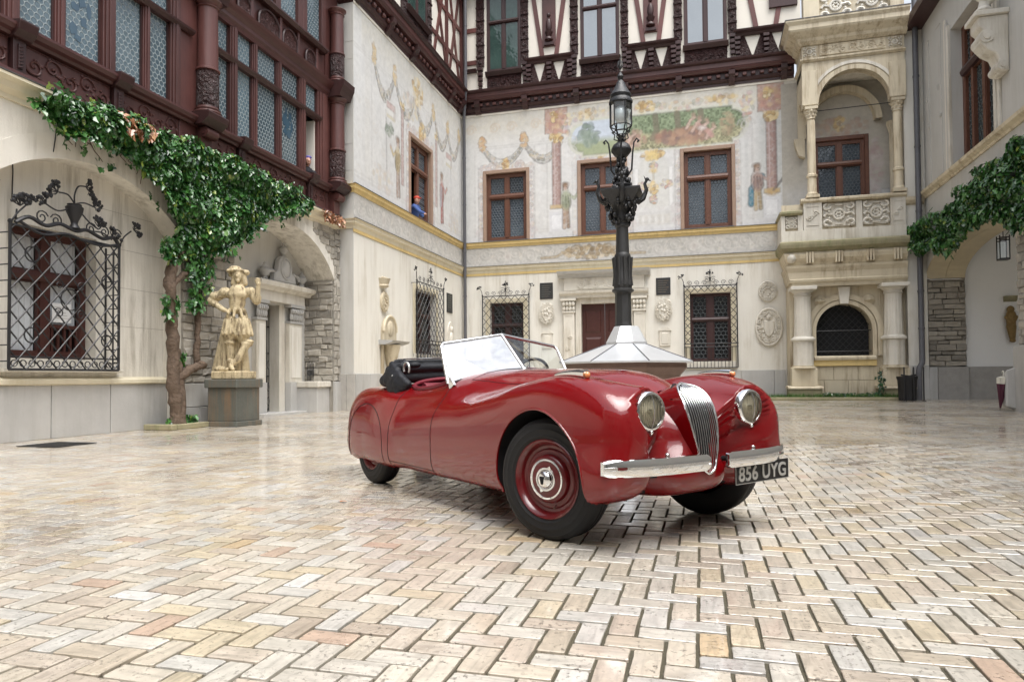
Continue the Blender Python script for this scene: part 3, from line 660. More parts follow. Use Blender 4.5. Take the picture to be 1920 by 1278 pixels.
# ================================================================== frescoed wing (side wall and far wall)
XP, YB = -9.30, 26.13
FW = thing('frescoed_wing', 'painted rear wing with frescoed walls and dark half timbered top storey', 'building', (-3, YB, 0))
fp, fb = FL(XP), FB(YB)
E0 = 17.08                                  # near end of the side wall
def noise2(h, w, cell, R):
    """smooth value noise"""
    gh, gw = int(h/cell)+3, int(w/cell)+3; g = R.random((gh, gw)); y = np.arange(h)/cell; x = np.arange(w)/cell
    yi, xi = y.astype(int), x.astype(int); fy, fx = (y-yi)[:, None], (x-xi)[None]; fy = fy*fy*(3-2*fy); fx = fx*fx*(3-2*fx)
    a, b = g[yi][:, xi], g[yi][:, xi+1]; c, d = g[yi+1][:, xi], g[yi+1][:, xi+1]
    return (a*(1-fx)+b*fx)*(1-fy)+(c*(1-fx)+d*fx)*fy
class Fresco:
    """pigment laid on plaster, in metres along the wall"""
    def __init__(s, u0, u1, z0, z1, res=0.03, base=(0.62, 0.61, 0.585), seed=1):
        s.u0, s.z0, s.res = u0, z0, res; s.W = int(round((u1-u0)/res))+1; s.H = int(round((z1-z0)/res))+1
        s.u1, s.z1 = u0+(s.W-1)*res, z0+(s.H-1)*res; s.R = np.random.default_rng(seed); s.r = random.Random(seed)
        s.U, s.Z = np.meshgrid(u0+np.arange(s.W)*res, z0+np.arange(s.H)*res); s.im = np.ones((s.H, s.W, 3))*np.array(base)
        n = noise2(s.H, s.W, 30, s.R)*.6+noise2(s.H, s.W, 9, s.R)*.4; s.n = n; s.nf = noise2(s.H, s.W, 3, s.R)
        s.im *= (0.92+0.14*n)[..., None]
    def lay(s, mask, c, a=1.0, grain=0.35, w=None):
        w = w or (slice(None), slice(None)); m = np.clip(mask, 0, 1)*a*(1-grain+grain*1.4*s.nf[w]); m = np.clip(m, 0, 1)[..., None]; s.im[w] = s.im[w]*(1-m)+np.array(c)*m
    def win(s, u0, u1, z0, z1, e):
        i0, i1 = max(int((u0-e-s.u0)/s.res), 0), min(int((u1+e-s.u0)/s.res)+2, s.W); j0, j1 = max(int((z0-e-s.z0)/s.res), 0), min(int((z1+e-s.z0)/s.res)+2, s.H)
        return (slice(j0, max(j1, j0)), slice(i0, max(i1, i0)))
    def soft(s, d, e=0.03): return np.clip(0.5-d/e/2, 0, 1)
    def rect(s, u0, u1, z0, z1, c, a=1.0, e=0.03):
        w = s.win(u0, u1, z0, z1, e); U, Z = s.U[w], s.Z[w]; s.lay(s.soft(np.maximum(np.maximum(u0-U, U-u1), np.maximum(z0-Z, Z-z1)), e), c, a, w=w)
    def ell(s, u, z, ru, rz, c, a=1.0, e=0.05):
        w = s.win(u-ru, u+ru, z-rz, z+rz, .1+e); d = (np.sqrt(((s.U[w]-u)/ru)**2+((s.Z[w]-z)/rz)**2)-1)*min(ru, rz); s.lay(s.soft(d, e), c, a, w=w)
    def stroke(s, pts, wd, c, a=1.0, e=0.03):
        w = s.win(min(p[0] for p in pts), max(p[0] for p in pts), min(p[1] for p in pts), max(p[1] for p in pts), wd+e); U, Z = s.U[w], s.Z[w]; m = np.zeros_like(U)
        for (a0, b0), (a1, b1) in zip(pts, pts[1:]):
            du, dz = a1-a0, b1-b0; L2 = du*du+dz*dz+1e-9; tt = np.clip(((U-a0)*du+(Z-b0)*dz)/L2, 0, 1)
            m = np.maximum(m, s.soft(np.hypot(U-a0-tt*du, Z-b0-tt*dz)-wd/2, e))
        s.lay(m, c, a, w=w)
    def scroll(s, u, z, r, c, a=0.8, w=0.05, turn=1.6, s0=1, ph=0.0):
        s.stroke([(u+s0*r*(1-.75*i/16)*cos(ph+i/16*turn*2*pi), z+r*(1-.75*i/16)*sin(ph+i/16*turn*2*pi)) for i in range(17)], w, c, a)
    def daub(s, u, z, ru, rz, cols, n, size=0.06, a=0.7):
        for _ in range(n):
            t, q = s.r.uniform(0, 2*pi), sqrt(s.r.random()); s.ell_local(u+ru*q*cos(t), z+rz*q*sin(t), size*s.r.uniform(.5, 1.4), size*s.r.uniform(.5, 1.4), s.r.choice(cols), a*s.r.uniform(.5, 1))
    def ell_local(s, u, z, ru, rz, c, a):
        i0, i1 = max(int((u-ru*1.6-s.u0)/s.res), 0), min(int((u+ru*1.6-s.u0)/s.res)+2, s.W); j0, j1 = max(int((z-rz*1.6-s.z0)/s.res), 0), min(int((z+rz*1.6-s.z0)/s.res)+2, s.H)
        if i0 >= i1 or j0 >= j1: return
        U, Z = s.U[j0:j1, i0:i1], s.Z[j0:j1, i0:i1]; d = np.sqrt(((U-u)/ru)**2+((Z-z)/rz)**2)-1
        m = (np.clip(0.5-d*1.4, 0, 1)*a)[..., None]; s.im[j0:j1, i0:i1] = s.im[j0:j1, i0:i1]*(1-m)+np.array(c)*m
    def swag(s, u0, u1, z, drop, cols, w=0.16):
        for k in range(46):
            q = k/45; uu = u0+(u1-u0)*q; zz = z-drop*(1-(2*q-1)**2); ww = w*(0.45+0.75*(1-(2*q-1)**2))
            s.daub(uu, zz, ww*.5, ww*.6, cols, 3, 0.045, 0.6)
        s.stroke([(u0+(u1-u0)*k/12, z-drop*1.05*(1-(2*k/12-1)**2)-w*.45) for k in range(13)], 0.03, (0.26, 0.25, 0.24), 0.75)
        s.stroke([(u0+(u1-u0)*k/12, z-drop*.92*(1-(2*k/12-1)**2)+w*.40) for k in range(13)], 0.02, (0.34, 0.31, 0.28), 0.6)
        for k in range(14):
            q = s.r.random(); uu = u0+(u1-u0)*q; zz = z-drop*(1-(2*q-1)**2); s.scroll(uu, zz+s.r.uniform(-.06, .06), .05, (0.22, 0.24, 0.20), .7, .018, 1.2, s.r.choice((-1, 1)), s.r.uniform(0, 6))
    def column(s, u, w, z0, z1, cap, c=(0.42, 0.23, 0.19)):
        s.rect(u-w/2, u+w/2, z0, z1, c, 0.85); s.rect(u-w*.30, u-w*.12, z0, z1, (0.62, 0.47, 0.43), 0.7); s.rect(u+w*.25, u+w*.5, z0, z1, sc3(c, 0.75), 0.6)
        if cap: s.daub(u, z1+.16, w*.75, .17, [(0.66, 0.42, 0.10), (0.70, 0.50, 0.18), (0.46, 0.27, 0.08), (0.74, 0.58, 0.28)], 60, 0.06, 0.85); s.rect(u-w*.8, u+w*.8, z1+.28, z1+.36, (0.62, 0.42, 0.14), .7)
        s.rect(u-w*.8, u+w*.8, z0-.05, z0+.12, (0.60, 0.42, 0.16), .9)
        s.rect(u-w*1.0, u+w*1.0, z0-.16, z0-.05, (0.66, 0.65, 0.64), 1); s.rect(u-w*.9, u+w*.9, z0-.95, z0-.16, (0.60, 0.60, 0.62), .95); s.rect(u-w*.65, u+w*.55, z0-.85, z0-.28, (0.69, 0.69, 0.70), .9); s.rect(u-w*1.05, u+w*1.05, z0-1.08, z0-.95, (0.56, 0.55, 0.55), .9)
    def figure(s, u, z0, h, coat, leg, skin=(0.52, 0.34, 0.25), hat=(0.34, 0.20, 0.10), face=1, cloak=None):
        if cloak: s.stroke([(u-.16*face*-1, z0+h*.72), (u+.20*-face, z0+h*.45), (u+.22*-face, z0+h*.12)], .20, cloak, .95)
        s.stroke([(u-.06, z0), (u-.05, z0+h*.45)], .13, leg, .9); s.stroke([(u+.10, z0+.03), (u+.06, z0+h*.45)], .13, sc3(leg, .8), .9)
        s.ell(u, z0+h*.62, .19, h*.22, coat, .95); s.ell(u+.06*face, z0+h*.55, .15, h*.13, sc3(coat, .7), .7)
        s.stroke([(u+.12*face, z0+h*.74), (u+.34*face, z0+h*.64), (u+.50*face, z0+h*.74)], .10, sc3(coat, 1.1), .9); s.ell(u+.53*face, z0+h*.76, .05, .05, skin, .9)
        ink = (0.16, 0.12, 0.10)
        for q in (-.10, 0, .09): s.stroke([(u+q, z0+h*.72), (u+q*1.4+.03*face, z0+h*.46)], .018, sc3(coat, .45), .8, .02)
        s.stroke([(u-.19, z0+h*.74), (u-.20, z0+h*.52), (u-.12, z0+h*.42)], .018, ink, .7, .02); s.stroke([(u+.18, z0+h*.72), (u+.20, z0+h*.5)], .018, ink, .7, .02)
        s.ell(u, z0+h*.90, .095, .12, skin, .95); s.ell(u+.04*face, z0+h*.91, .018, .014, ink, .9, .02); s.stroke([(u+.09*face, z0+h*.90), (u+.07*face, z0+h*.87)], .015, ink, .8, .02); s.stroke([(u-.08*face, z0+h*.95), (u-.10*face, z0+h*.84)], .04, (0.24, 0.15, 0.09), .9, .02); s.ell(u-.01, z0+h*.965, .12, .075, hat, .95)
    def frame(s, u0, u1, z0, z1, seed=0):
        """painted surround of a window: scrolls, flowers, gilt shell on top"""
        pk = [(0.62, 0.46, 0.40), (0.66, 0.54, 0.46), (0.50, 0.42, 0.42), (0.62, 0.50, 0.30), (0.45, 0.47, 0.50)]
        for q in range(int((z1-z0)/.13)):
            for uu in (u0-.16, u1+.16): s.daub(uu, z0+q*.13+.1, .11, .1, pk, 4, .05, .55)
        for q in range(int((u1-u0+.5)/.1)): s.daub(u0-.2+q*.1, z1+.20+.10*sin(q*.9), .09, .10, pk, 5, .05, .6)
        m = (u0+u1)/2
        for sg in (-1, 1):
            s.scroll(m+sg*.55, z1+.24, .20, (0.52, 0.38, 0.34), .7, .045, s0=sg); s.scroll(m+sg*(u1-u0)*.5+sg*.12, z1+.1, .2, (0.5, 0.42, 0.40), .6, .04, s0=-sg); s.scroll(m+sg*((u1-u0)*.5+.2), z0+.35, .2, (0.58, 0.46, 0.46), .6, .05, s0=sg)
        s.rect(u0-.30, u0-.27, z0, z1+.1, (0.42, 0.38, 0.36), .6, .02); s.rect(u1+.27, u1+.30, z0, z1+.1, (0.42, 0.38, 0.36), .6, .02)
        for q in range(5):
            for sg in (-1, 1): s.scroll(m+sg*((u1-u0)*.5+.18), z0+.5+q*(z1-z0-.6)/5, .09, (0.40, 0.30, 0.28), .65, .022, 1.3, sg*(1 if q % 2 else -1))
        s.daub(m, z1+.30, .14, .26, [(0.62, 0.36, 0.08), (0.68, 0.48, 0.16), (0.48, 0.26, 0.08), (0.72, 0.56, 0.30)], 50, .055, .85)
    def mesh(s, name, fr, d, parent, holes=()):
        m_ = s.im.mean((0, 1)); lum = s.im.mean(2, keepdims=True); s.im = lum+(s.im-lum)*.66; s.im = m_+(s.im-m_)*1.06
        L_ = s.im.mean(2); ed = np.hypot(*np.gradient(L_)); s.im *= (1-np.clip((ed-.012)*5, 0, .30))[..., None]   # drawn contours
        V = [fr(s.u0+i*s.res, s.z0+j*s.res, d) for j in range(s.H) for i in range(s.W)]; F = []
        for j in range(s.H-1):
            zc = s.z0+(j+.5)*s.res
            for i in range(s.W-1):
                uc = s.u0+(i+.5)*s.res
                if any(h[0] < uc < h[1] and h[2] < zc < h[3] for h in holes): continue
                k = j*s.W+i; F.append((k, k+1, k+1+s.W, k+s.W))
        off = wloc(parent); me = bpy.data.meshes.new(name); me.from_pydata([(a-off.x, b-off.y, c-off.z) for a, b, c in V], [], F)
        bm = bmesh.new(); bm.from_mesh(me); q = next(iter(bm.faces)); q.normal_update()
        ref = Vector(fr(0, 0, 1))-Vector(fr(0, 0, 0))
        if q.normal.dot(ref) < 0: bmesh.ops.reverse_faces(bm, faces=bm.faces)
        bm.to_mesh(me); bm.free()
        paint_mesh(me, np.concatenate([np.clip(s.im.reshape(-1, 3), 0.01, .9), np.ones((s.H*s.W, 1))], 1)); me.materials.append(MATS['painted_plaster'])
        o = bpy.data.objects.new(name, me); col.objects.link(o); o.parent = parent; return o
GOLD = [(0.66, 0.44, 0.12), (0.70, 0.53, 0.22), (0.50, 0.30, 0.09), (0.74, 0.62, 0.36)]
GARL = [(0.46, 0.44, 0.40), (0.60, 0.50, 0.36), (0.40, 0.42, 0.40), (0.62, 0.60, 0.56), (0.52, 0.40, 0.34), (0.66, 0.52, 0.24)]
FLOW = [(0.60, 0.30, 0.22), (0.66, 0.48, 0.18), (0.44, 0.44, 0.50), (0.66, 0.58, 0.50), (0.36, 0.38, 0.28), (0.55, 0.36, 0.36), (0.70, 0.60, 0.34)]
W_back = [(-8.30, -6.57, 6.36, 9.14), (-4.45, -2.72, 6.36, 9.22), (-0.56, 1.20, 6.36, 9.30)]
W_side = [(20.93, 22.80, 6.36, 9.04)]
G_back = [(-8.15, -6.76, 1.55, 3.90), (-4.63, -2.50, 0.0, 3.93), (-0.38, 1.07, 1.45, 3.98), (3.95, 5.62, 6.9, 9.2)]
G_side = [(21.30, 23.20, 1.75, 3.95)]
# ---- far wall
F = Fresco(-9.29, 3.62, 6.38, 11.56, 0.02, (0.62, 0.61, 0.585), 5)
F.lay(np.clip((F.Z-10.15)/.9, 0, 1)*(0.6+0.5*F.n), (0.60, 0.55, 0.42), .8)                 # ochre ground at the top
F.rect(-9.29, -8.75, 6.38, 10.6, (0.57, 0.56, 0.52), .55); F.rect(2.10, 3.62, 6.38, 10.4, (0.50, 0.51, 0.48), .75, .15)
F.rect(-9.29, 3.62, 6.38, 6.62, (0.60, 0.59, 0.58), .6)
for u in np.arange(-9.1, 3.4, .55):
    for z in np.arange(6.75, 10.0, .62): F.scroll(u+F.r.uniform(-.1, .1), z+F.r.uniform(-.1, .1), F.r.uniform(.10, .22), F.r.choice([(0.58, 0.55, 0.50), (0.60, 0.52, 0.44), (0.52, 0.52, 0.52)]), F.r.uniform(.15, .45), .03, 1.4, F.r.choice((-1, 1)), F.r.uniform(0, 6))
for u in (-8.75, -6.25, -5.75, -4.35, -2.6, -.7, 1.35, 1.9): F.rect(u-.02, u+.02, 6.6, 10.1, (0.50, 0.48, 0.45), .6); F.rect(u+.03, u+.10, 6.6, 10.1, (0.62, 0.60, 0.56), .5)
for z in (6.62, 6.72, 10.12, 10.2): F.rect(-8.75, 2.0, z, z+.03, (0.50, 0.48, 0.44), .55)
F.swag(-8.35, -6.75, 10.12, .62, GARL, .26); F.swag(-6.6, -5.2, 10.12, .62, GARL, .26)
for u in (-8.42, -6.68): F.daub(u, 10.35, .14, .30, [(0.60, 0.34, 0.14), (0.56, 0.40, 0.24), (0.66, 0.46, 0.2)], 40, .06, .8)
for u in (-8.9, -7.9, -7.2, -6.2, -5.7): F.scroll(u, 10.95, .22, (0.62, 0.44, 0.26), .5, .05)
for h in W_back: F.frame(*h)
# red columns with gilt capitals, figures at their feet
for u in (-4.95-.42, 2.55): 
    F.column(u, .34, 7.55, 10.15, True)
    F.rect(u-.45, u+.45, 10.5, 11.5, (0.50, 0.25, 0.18), .75); F.daub(u, 10.95, .4, .4, [(0.58, 0.30, 0.20), (0.64, 0.44, 0.22), (0.46, 0.22, 0.18)], 60, .09, .6); F.daub(u-.1, 11.15, .14, .2, GOLD, 26, .06, .85)
for u in (-4.62, 1.62): F.rect(u-.14, u+.14, 6.6, 10.0, (0.60, 0.60, 0.58), .75); F.rect(u+.02, u+.12, 6.6, 10.0, (0.52, 0.52, 0.50), .5); F.rect(u-.22, u+.22, 9.75, 10.0, (0.58, 0.57, 0.54), .8)
F.figure(-5.02, 6.75, 1.75, (0.36, 0.40, 0.24), (0.46, 0.28, 0.16), face=1); F.ell(-4.42, 8.15, .12, .16, (0.46, 0.22, 0.10), .9)
F.figure(2.05, 6.95, 1.65, (0.42, 0.27, 0.22), (0.50, 0.36, 0.16), face=1, cloak=(0.05, 0.24, 0.34)); F.ell(2.55, 7.55, .2, .14, (0.56, 0.36, 0.12), .9); F.stroke([(2.6, 7.6), (3.05, 8.15)], .06, (0.24, 0.2, 0.18), .9)
# big oval landscape over the middle windows
def panel_mask(e=0.04):
    d = np.maximum(np.abs(F.U+1.55)-2.75, np.abs(F.Z-10.17)-.66); d2 = np.hypot((np.abs(F.U+1.55)-2.75)/.9, (F.Z-10.17)/1.0)-.52
    return F.soft(np.minimum(d, d2), e)
M = panel_mask(); F.lay(np.clip(F.soft(np.minimum(np.maximum(np.abs(F.U+1.55)-2.82, np.abs(F.Z-10.17)-.75), np.hypot((np.abs(F.U+1.55)-2.8)/.9, F.Z-10.17)-.62)), 0, 1), (0.56, 0.57, 0.44), .9)
SKY, GRN = np.array((0.50, 0.57, 0.66)), np.array((0.27, 0.33, 0.16))
h = np.clip((F.Z-9.95+.12*(F.n-.5))/.25, 0, 1)[..., None]; tree = np.clip((F.U+3.0)/.5, 0, 1)[..., None]
land = SKY*h+np.array((0.36, 0.41, 0.22))*(1-h); wood = (np.array((0.25, 0.32, 0.17))*h+np.array((0.40, 0.38, 0.20))*(1-h))*(0.65+0.7*F.nf[..., None]); land = land*(1-tree)+wood*tree
F.im = F.im*(1-M[..., None])+land*M[..., None]
F.daub(-4.1, 10.25, .42, .42, [(0.25, 0.32, 0.24), (0.33, 0.40, 0.32), (0.20, 0.27, 0.20)], 80, .10, .6)
for u in (-1.55, -.75, .1): F.stroke([(u, 10.75), (u+.05, 10.2), (u-.1, 9.9)], .22, (0.22, 0.16, 0.12), .7)
F.daub(-2.4, 9.95, .5, .3, [(0.44, 0.24, 0.17), (0.54, 0.38, 0.28), (0.30, 0.17, 0.13), (0.50, 0.42, 0.22)], 60, .09, .75)
F.daub(-.5, 9.88, 1.05, .28, [(0.30, 0.17, 0.13), (0.38, 0.20, 0.13), (0.24, 0.16, 0.15), (0.50, 0.30, 0.18), (0.44, 0.25, 0.14)], 130, .11, .75)
for u, z in ((-.05, 10.3), (.22, 10.2), (.45, 10.0), (-.25, 10.45), (-2.45, 10.05), (-2.3, 9.85)): F.stroke([(u-.16, z-.28), (u, z), (u+.14, z+.10)], .13, (0.60, 0.40, 0.31), .9); F.ell(u+.1, z+.2, .07, .08, (0.46, 0.28, 0.2), .9)
F.stroke([(.02, 10.25), (.3, 10.05), (.5, 9.8)], .17, (0.55, 0.28, 0.24), .8); F.ell(.15, 10.12, .14, .08, (0.68, 0.62, 0.55), .9)
F.daub(1.05, 10.15, .25, .45, [(0.42, 0.30, 0.17), (0.50, 0.36, 0.2), (0.30, 0.24, 0.14)], 50, .08, .6)
for u in np.arange(-4.6, 1.6, .42): F.daub(u, 11.1+.08*sin(u*3), .24, .17, FLOW, 9, .07, .6); F.scroll(u, 11.08, .16, (0.58, 0.50, 0.30), .5, .04)
F.daub(-1.9, 11.15, .35, .2, GOLD, 50, .07, .85); F.daub(-4.2, 11.1, .4, .22, GOLD, 30, .07, .6); F.daub(.9, 11.1, .5, .18, GOLD, 30, .08, .6); F.daub(1.75, 10.75, .2, .55, FLOW, 50, .08, .7); F.daub(-4.95, 10.8, .2, .5, FLOW, 40, .08, .7)
for u, s_ in ((1.75, 1), (-4.75, -1), (1.65, -1)): F.scroll(u, 10.1, .26, (0.52, 0.50, 0.46), .7, .05, s0=s_); F.scroll(u, 9.75, .2, (0.55, 0.53, 0.5), .7, .05, s0=-s_)
# niche with the hanging gilt trophy between the middle windows
F.ell(-1.64, 8.55, .62, .75, (0.58, 0.57, 0.52), .8); F.rect(-2.25, -1.03, 7.3, 8.55, (0.60, 0.59, 0.54), .75); F.rect(-2.35, -2.2, 7.3, 8.8, (0.70, 0.69, 0.67), .9); F.rect(-1.08, -.93, 7.3, 8.8, (0.70, 0.69, 0.67), .9)
F.daub(-1.64, 9.28, .42, .20, GOLD, 70, .07, .9); F.ell(-1.64, 9.25, .2, .17, (0.72, 0.54, 0.16), .9); F.daub(-1.64, 8.85, .14, .12, FLOW, 24, .05, .8); F.ell(-1.64, 8.68, .13, .09, (0.68, 0.48, 0.14), .9)
F.stroke([(-1.64, 9.1), (-1.64, 7.6)], .04, (0.5, 0.42, 0.28), .8); F.daub(-1.64, 8.0, .16, .26, GOLD, 30, .06, .85); F.daub(-2.05, 8.1, .22, .15, FLOW, 30, .055, .8); F.daub(-1.2, 8.15, .22, .15, FLOW, 30, .055, .8); F.daub(-1.64, 7.6, .16, .16, FLOW, 24, .055, .8)
F.rect(-2.45, -.85, 7.02, 7.12, (0.55, 0.54, 0.52), .7); F.rect(-2.2, -1.05, 6.66, 7.02, (0.56, 0.53, 0.47), .8)
for u in np.arange(-2.05, -1.1, .24): F.ell(u, 6.84, .07, .15, (0.70, 0.69, 0.66), .9)
for u in (-2.5, -.8): F.scroll(u, 7.2, .25, (0.58, 0.5, 0.5), .6, .05)
F.mesh('fresco', fb, 0.006, FW, W_back+[(3.9, 5.7, 6.0, 9.3)])
# ---- side wall
F = Fresco(E0+.02, YB-.02, 6.38, 11.56, 0.02, (0.60, 0.595, 0.57), 11)
F.lay(np.clip((F.Z-10.2)/.9, 0, 1)*(0.6+0.5*F.n), (0.60, 0.56, 0.45), .75)
F.rect(E0, E0+.5, 6.38, 11.6, (0.62, 0.62, 0.60), .6); F.rect(E0+.7, E0+1.0, 6.7, 10.4, (0.60, 0.585, 0.54), .6)
F.rect(E0, YB, 6.38, 6.62, (0.60, 0.59, 0.58), .6)
for u in np.arange(E0+.3, YB-.2, .5):
    for z in np.arange(6.75, 10.2, .55): F.scroll(u+F.r.uniform(-.1, .1), z+F.r.uniform(-.1, .1), F.r.uniform(.10, .24), F.r.choice([(0.58, 0.55, 0.50), (0.60, 0.52, 0.42), (0.52, 0.52, 0.52)]), F.r.uniform(.15, .5), .03, 1.4, F.r.choice((-1, 1)), F.r.uniform(0, 6))
for u in (18.2, 20.3, 23.4, 25.8): F.rect(u-.02, u+.02, 6.6, 10.3, (0.50, 0.48, 0.45), .6); F.rect(u+.03, u+.12, 6.6, 10.3, (0.62, 0.60, 0.56), .5)
for z in (6.62, 6.75, 10.3, 10.38): F.rect(E0, YB, z, z+.03, (0.50, 0.48, 0.44), .55)
for a, b in ((18.4, 19.7), (19.9, 21.3), (21.5, 22.9), (23.2, 24.5), (24.5, 25.7)): F.swag(a, b, 10.35, .75, GARL, .26)
for u in (18.35, 19.8, 23.05, 24.5, 25.75): F.daub(u, 10.6, .14, .32, [(0.60, 0.42, 0.2), (0.64, 0.5, 0.26)], 40, .06, .8)
F.daub(21.6, 10.75, .45, .45, GOLD+[(0.62, 0.60, 0.5)], 90, .09, .7); F.daub(22.0, 9.55, .3, .3, GOLD, 40, .07, .7); F.daub(21.0, 10.0, .6, .4, GARL, 60, .09, .5)
F.frame(*W_side[0])
for u in (20.35, 23.3): F.rect(u-.10, u+.10, 7.2, 9.7, (0.46, 0.28, 0.24), .75); F.daub(u, 9.8, .16, .14, GOLD, 24, .05, .85)
F.figure(20.0, 6.75, 1.9, (0.52, 0.40, 0.18), (0.44, 0.30, 0.22), face=-1); F.stroke([(19.2, 6.9), (19.15, 9.2)], .04, (0.4, 0.38, 0.36), .8); F.daub(19.35, 8.7, .3, .2, [(0.30, 0.36, 0.26), (0.24, 0.3, 0.22), (0.4, 0.42, 0.34)], 40, .07, .7)
for u in (19.2, 24.3): F.rect(u-.05, u+.65, 9.0, 9.6, (0.62, 0.60, 0.56), .8); F.rect(u, u+.6, 9.35, 9.55, (0.52, 0.30, 0.26), .7); F.rect(u, u+.6, 9.05, 9.15, (0.60, 0.52, 0.28), .7); F.rect(u+.5, u+.62, 9.1, 9.5, (0.5, 0.44, 0.4), .7)
F.figure(23.85, 6.75, 1.85, (0.52, 0.22, 0.17), (0.50, 0.12, 0.09), face=1); F.stroke([(23.75, 7.4), (23.8, 8.0)], .22, (0.36, 0.38, 0.42), .7)
F.stroke([(24.85, 6.7), (24.8, 9.2)], .04, (0.45, 0.44, 0.44), .7)
for u in (18.6, 19.3, 24.9, 25.4): F.daub(u, 7.0, .3, .4, [(0.56, 0.46, 0.38), (0.5, 0.5, 0.5), (0.6, 0.52, 0.36)], 30, .09, .45); F.scroll(u, 8.5, .2, (0.55, 0.54, 0.54), .5, .04)
for z in (6.9, 7.25): F.rect(24.4, 25.9, z, z+.05, (0.56, 0.56, 0.56), .6)
F.mesh('fresco', fp, 0.006, FW, W_side)
# ---- scratched frieze between the two gilt bands
def frieze(u0, u1, name, fr, seed, gilt=None):
    Q = Fresco(u0, u1, 5.40, 6.16, 0.022, (0.56, 0.535, 0.48), seed); Q.im *= (0.92+.16*Q.nf)[..., None]
    for k, u in enumerate(np.arange(u0+.35, u1-.2, .62)):
        s_ = 1 if k % 2 else -1
        Q.scroll(u, 5.78+.06*s_, .27, (0.40, 0.375, 0.33), .7, .05, 1.7, s_); Q.scroll(u+.02, 5.80+.06*s_, .27, (0.66, 0.64, 0.58), .6, .03, 1.7, s_)
        Q.daub(u+.3, 5.78, .16, .24, [(0.64, 0.62, 0.56), (0.42, 0.40, 0.35), (0.60, 0.54, 0.44)], 14, .05, .5)
    for u in np.arange(u0+1.9, u1, 3.6): Q.ell(u, 5.78, .13, .2, (0.64, 0.60, 0.54), .7); Q.ell(u, 5.74, .07, .10, (0.44, 0.38, 0.33), .6)
    if gilt is not None:
        Q.daub(gilt, 5.76, 1.2, .26, [(0.50, 0.36, 0.17), (0.62, 0.48, 0.28), (0.36, 0.25, 0.12), (0.66, 0.56, 0.38)], 260, .06, .75)
        for s_ in (-1, 1): Q.stroke([(gilt+s_*.9, 5.9), (gilt+s_*1.4, 5.62), (gilt+s_*2.0, 5.60)], .1, (0.46, 0.34, 0.17), .8); Q.scroll(gilt+s_*.6, 5.8, .25, (0.34, 0.24, 0.11), .8, .05, 1.6, s_)
        Q.ell(gilt, 5.80, .08, .14, (0.26, 0.18, 0.09), .9)
    Q.mesh(name, fr, 0.006, FW)
frieze(E0+.01, YB, 'painted_frieze', fp, 21); frieze(-9.29, 2.9, 'painted_frieze', fb, 22, -4.0)
# ---- walls proper
wall_cells(MB(fp), E0+.02, YB+.6, 0, 11.6, -0.6, 0, W_side+G_side).build('side_wall', 'plaster_white', FW)
wall_cells(MB(fb), XP-.6, 7.2, 0, 11.6, -0.6, 0, W_back+G_back).build('far_wall', 'plaster_white', FW)
fe = lambda u, z, d: (u, E0-d, z)           # short end of the side wall, facing the camera
MB(fe).box(-10.6, XP-.002, 0, 11.6, -0.4, 0).build('end_wall', 'plaster_grey', FW)
for z in (6.75, 7.5, 8.3, 9.1, 9.9, 10.4): MB(fe).box(-10.2, XP, z, z+.03, 0.0005, 0.006).build('ashlar_joint', 'plaster_grey', FW)
GB1 = [(0, 6.13), (.03, 6.13), (.05, 6.19), (.10, 6.24), (.10, 6.30), (.13, 6.34), (0, 6.37)]
GB2 = [(0, 5.11), (.03, 5.11), (.05, 5.20), (.12, 5.26), (.12, 5.33), (.16, 5.36), (0, 5.39)]
for prof in (GB1, GB2):
    MB(fp).mould(prof, E0, YB, 1.0, -1.0).build('gilt_band', 'gold_band' if prof is GB1 else 'cream_band', FW)
    MB(fb).mould(prof, XP, 2.75, -1.0, 0).build('gilt_band', 'gold_band' if prof is GB1 else 'cream_band', FW)
    MB(fe).mould(prof, -9.76, XP, 0, 1.0).build('gilt_band', 'gold_band' if prof is GB1 else 'cream_band', FW)
    zt = prof[-1][1]; e = prof[-2][0]
    MB(fp).mould([(0, zt+.003), (e+.01, zt-.024), (e+.015, zt-.012), (0, zt+.02)], E0, YB, 1.0, -1.0).build('flashing', 'lead_flashing', FW)
    MB(fb).mould([(0, zt+.003), (e+.01, zt-.024), (e+.015, zt-.012), (0, zt+.02)], XP, 2.75, -1.0, 0).build('flashing', 'lead_flashing', FW)
# lower gold fillet under each band
MB(fp).box(E0-.02, YB-.02, 5.02, 5.108, 0.001, .028).build('fillet', 'gold_band', FW); MB(fb).box(XP+.02, 2.8, 5.02, 5.108, 0.001, .028).build('fillet', 'gold_band', FW)
# plinth slabs
R = random.Random(5); u = XP+.12
while u < 2.85:
    w = min(R.uniform(.8, 1.4), 2.9-u)
    if not (-4.9 < u+w and u < -2.2): MB(fb).box(u+.005, u+w-.005, 0, 1.12, 0.001, .06+R.uniform(-.004, .004)).build('plinth_block', 'plinth_stone', FW, bevel=.008)
    u += w
u = E0+.01
while u < YB-.15:
    w = R.uniform(.7, 1.3); w = YB-.07-u if u+w > YB-.4 else w
    MB(fp).box(u+.005, u+w-.005, 0, 1.06, 0.001, .07+R.uniform(-.004, .004)).build('plinth_block', 'plinth_stone', FW, bevel=.008); u += w
for a, b in ((-9.74, -9.5), (-9.49, -9.24)): MB(fe).box(a, b, 0, 1.06, 0.001, .07).build('plinth_block', 'plinth_old', FW, bevel=.008)
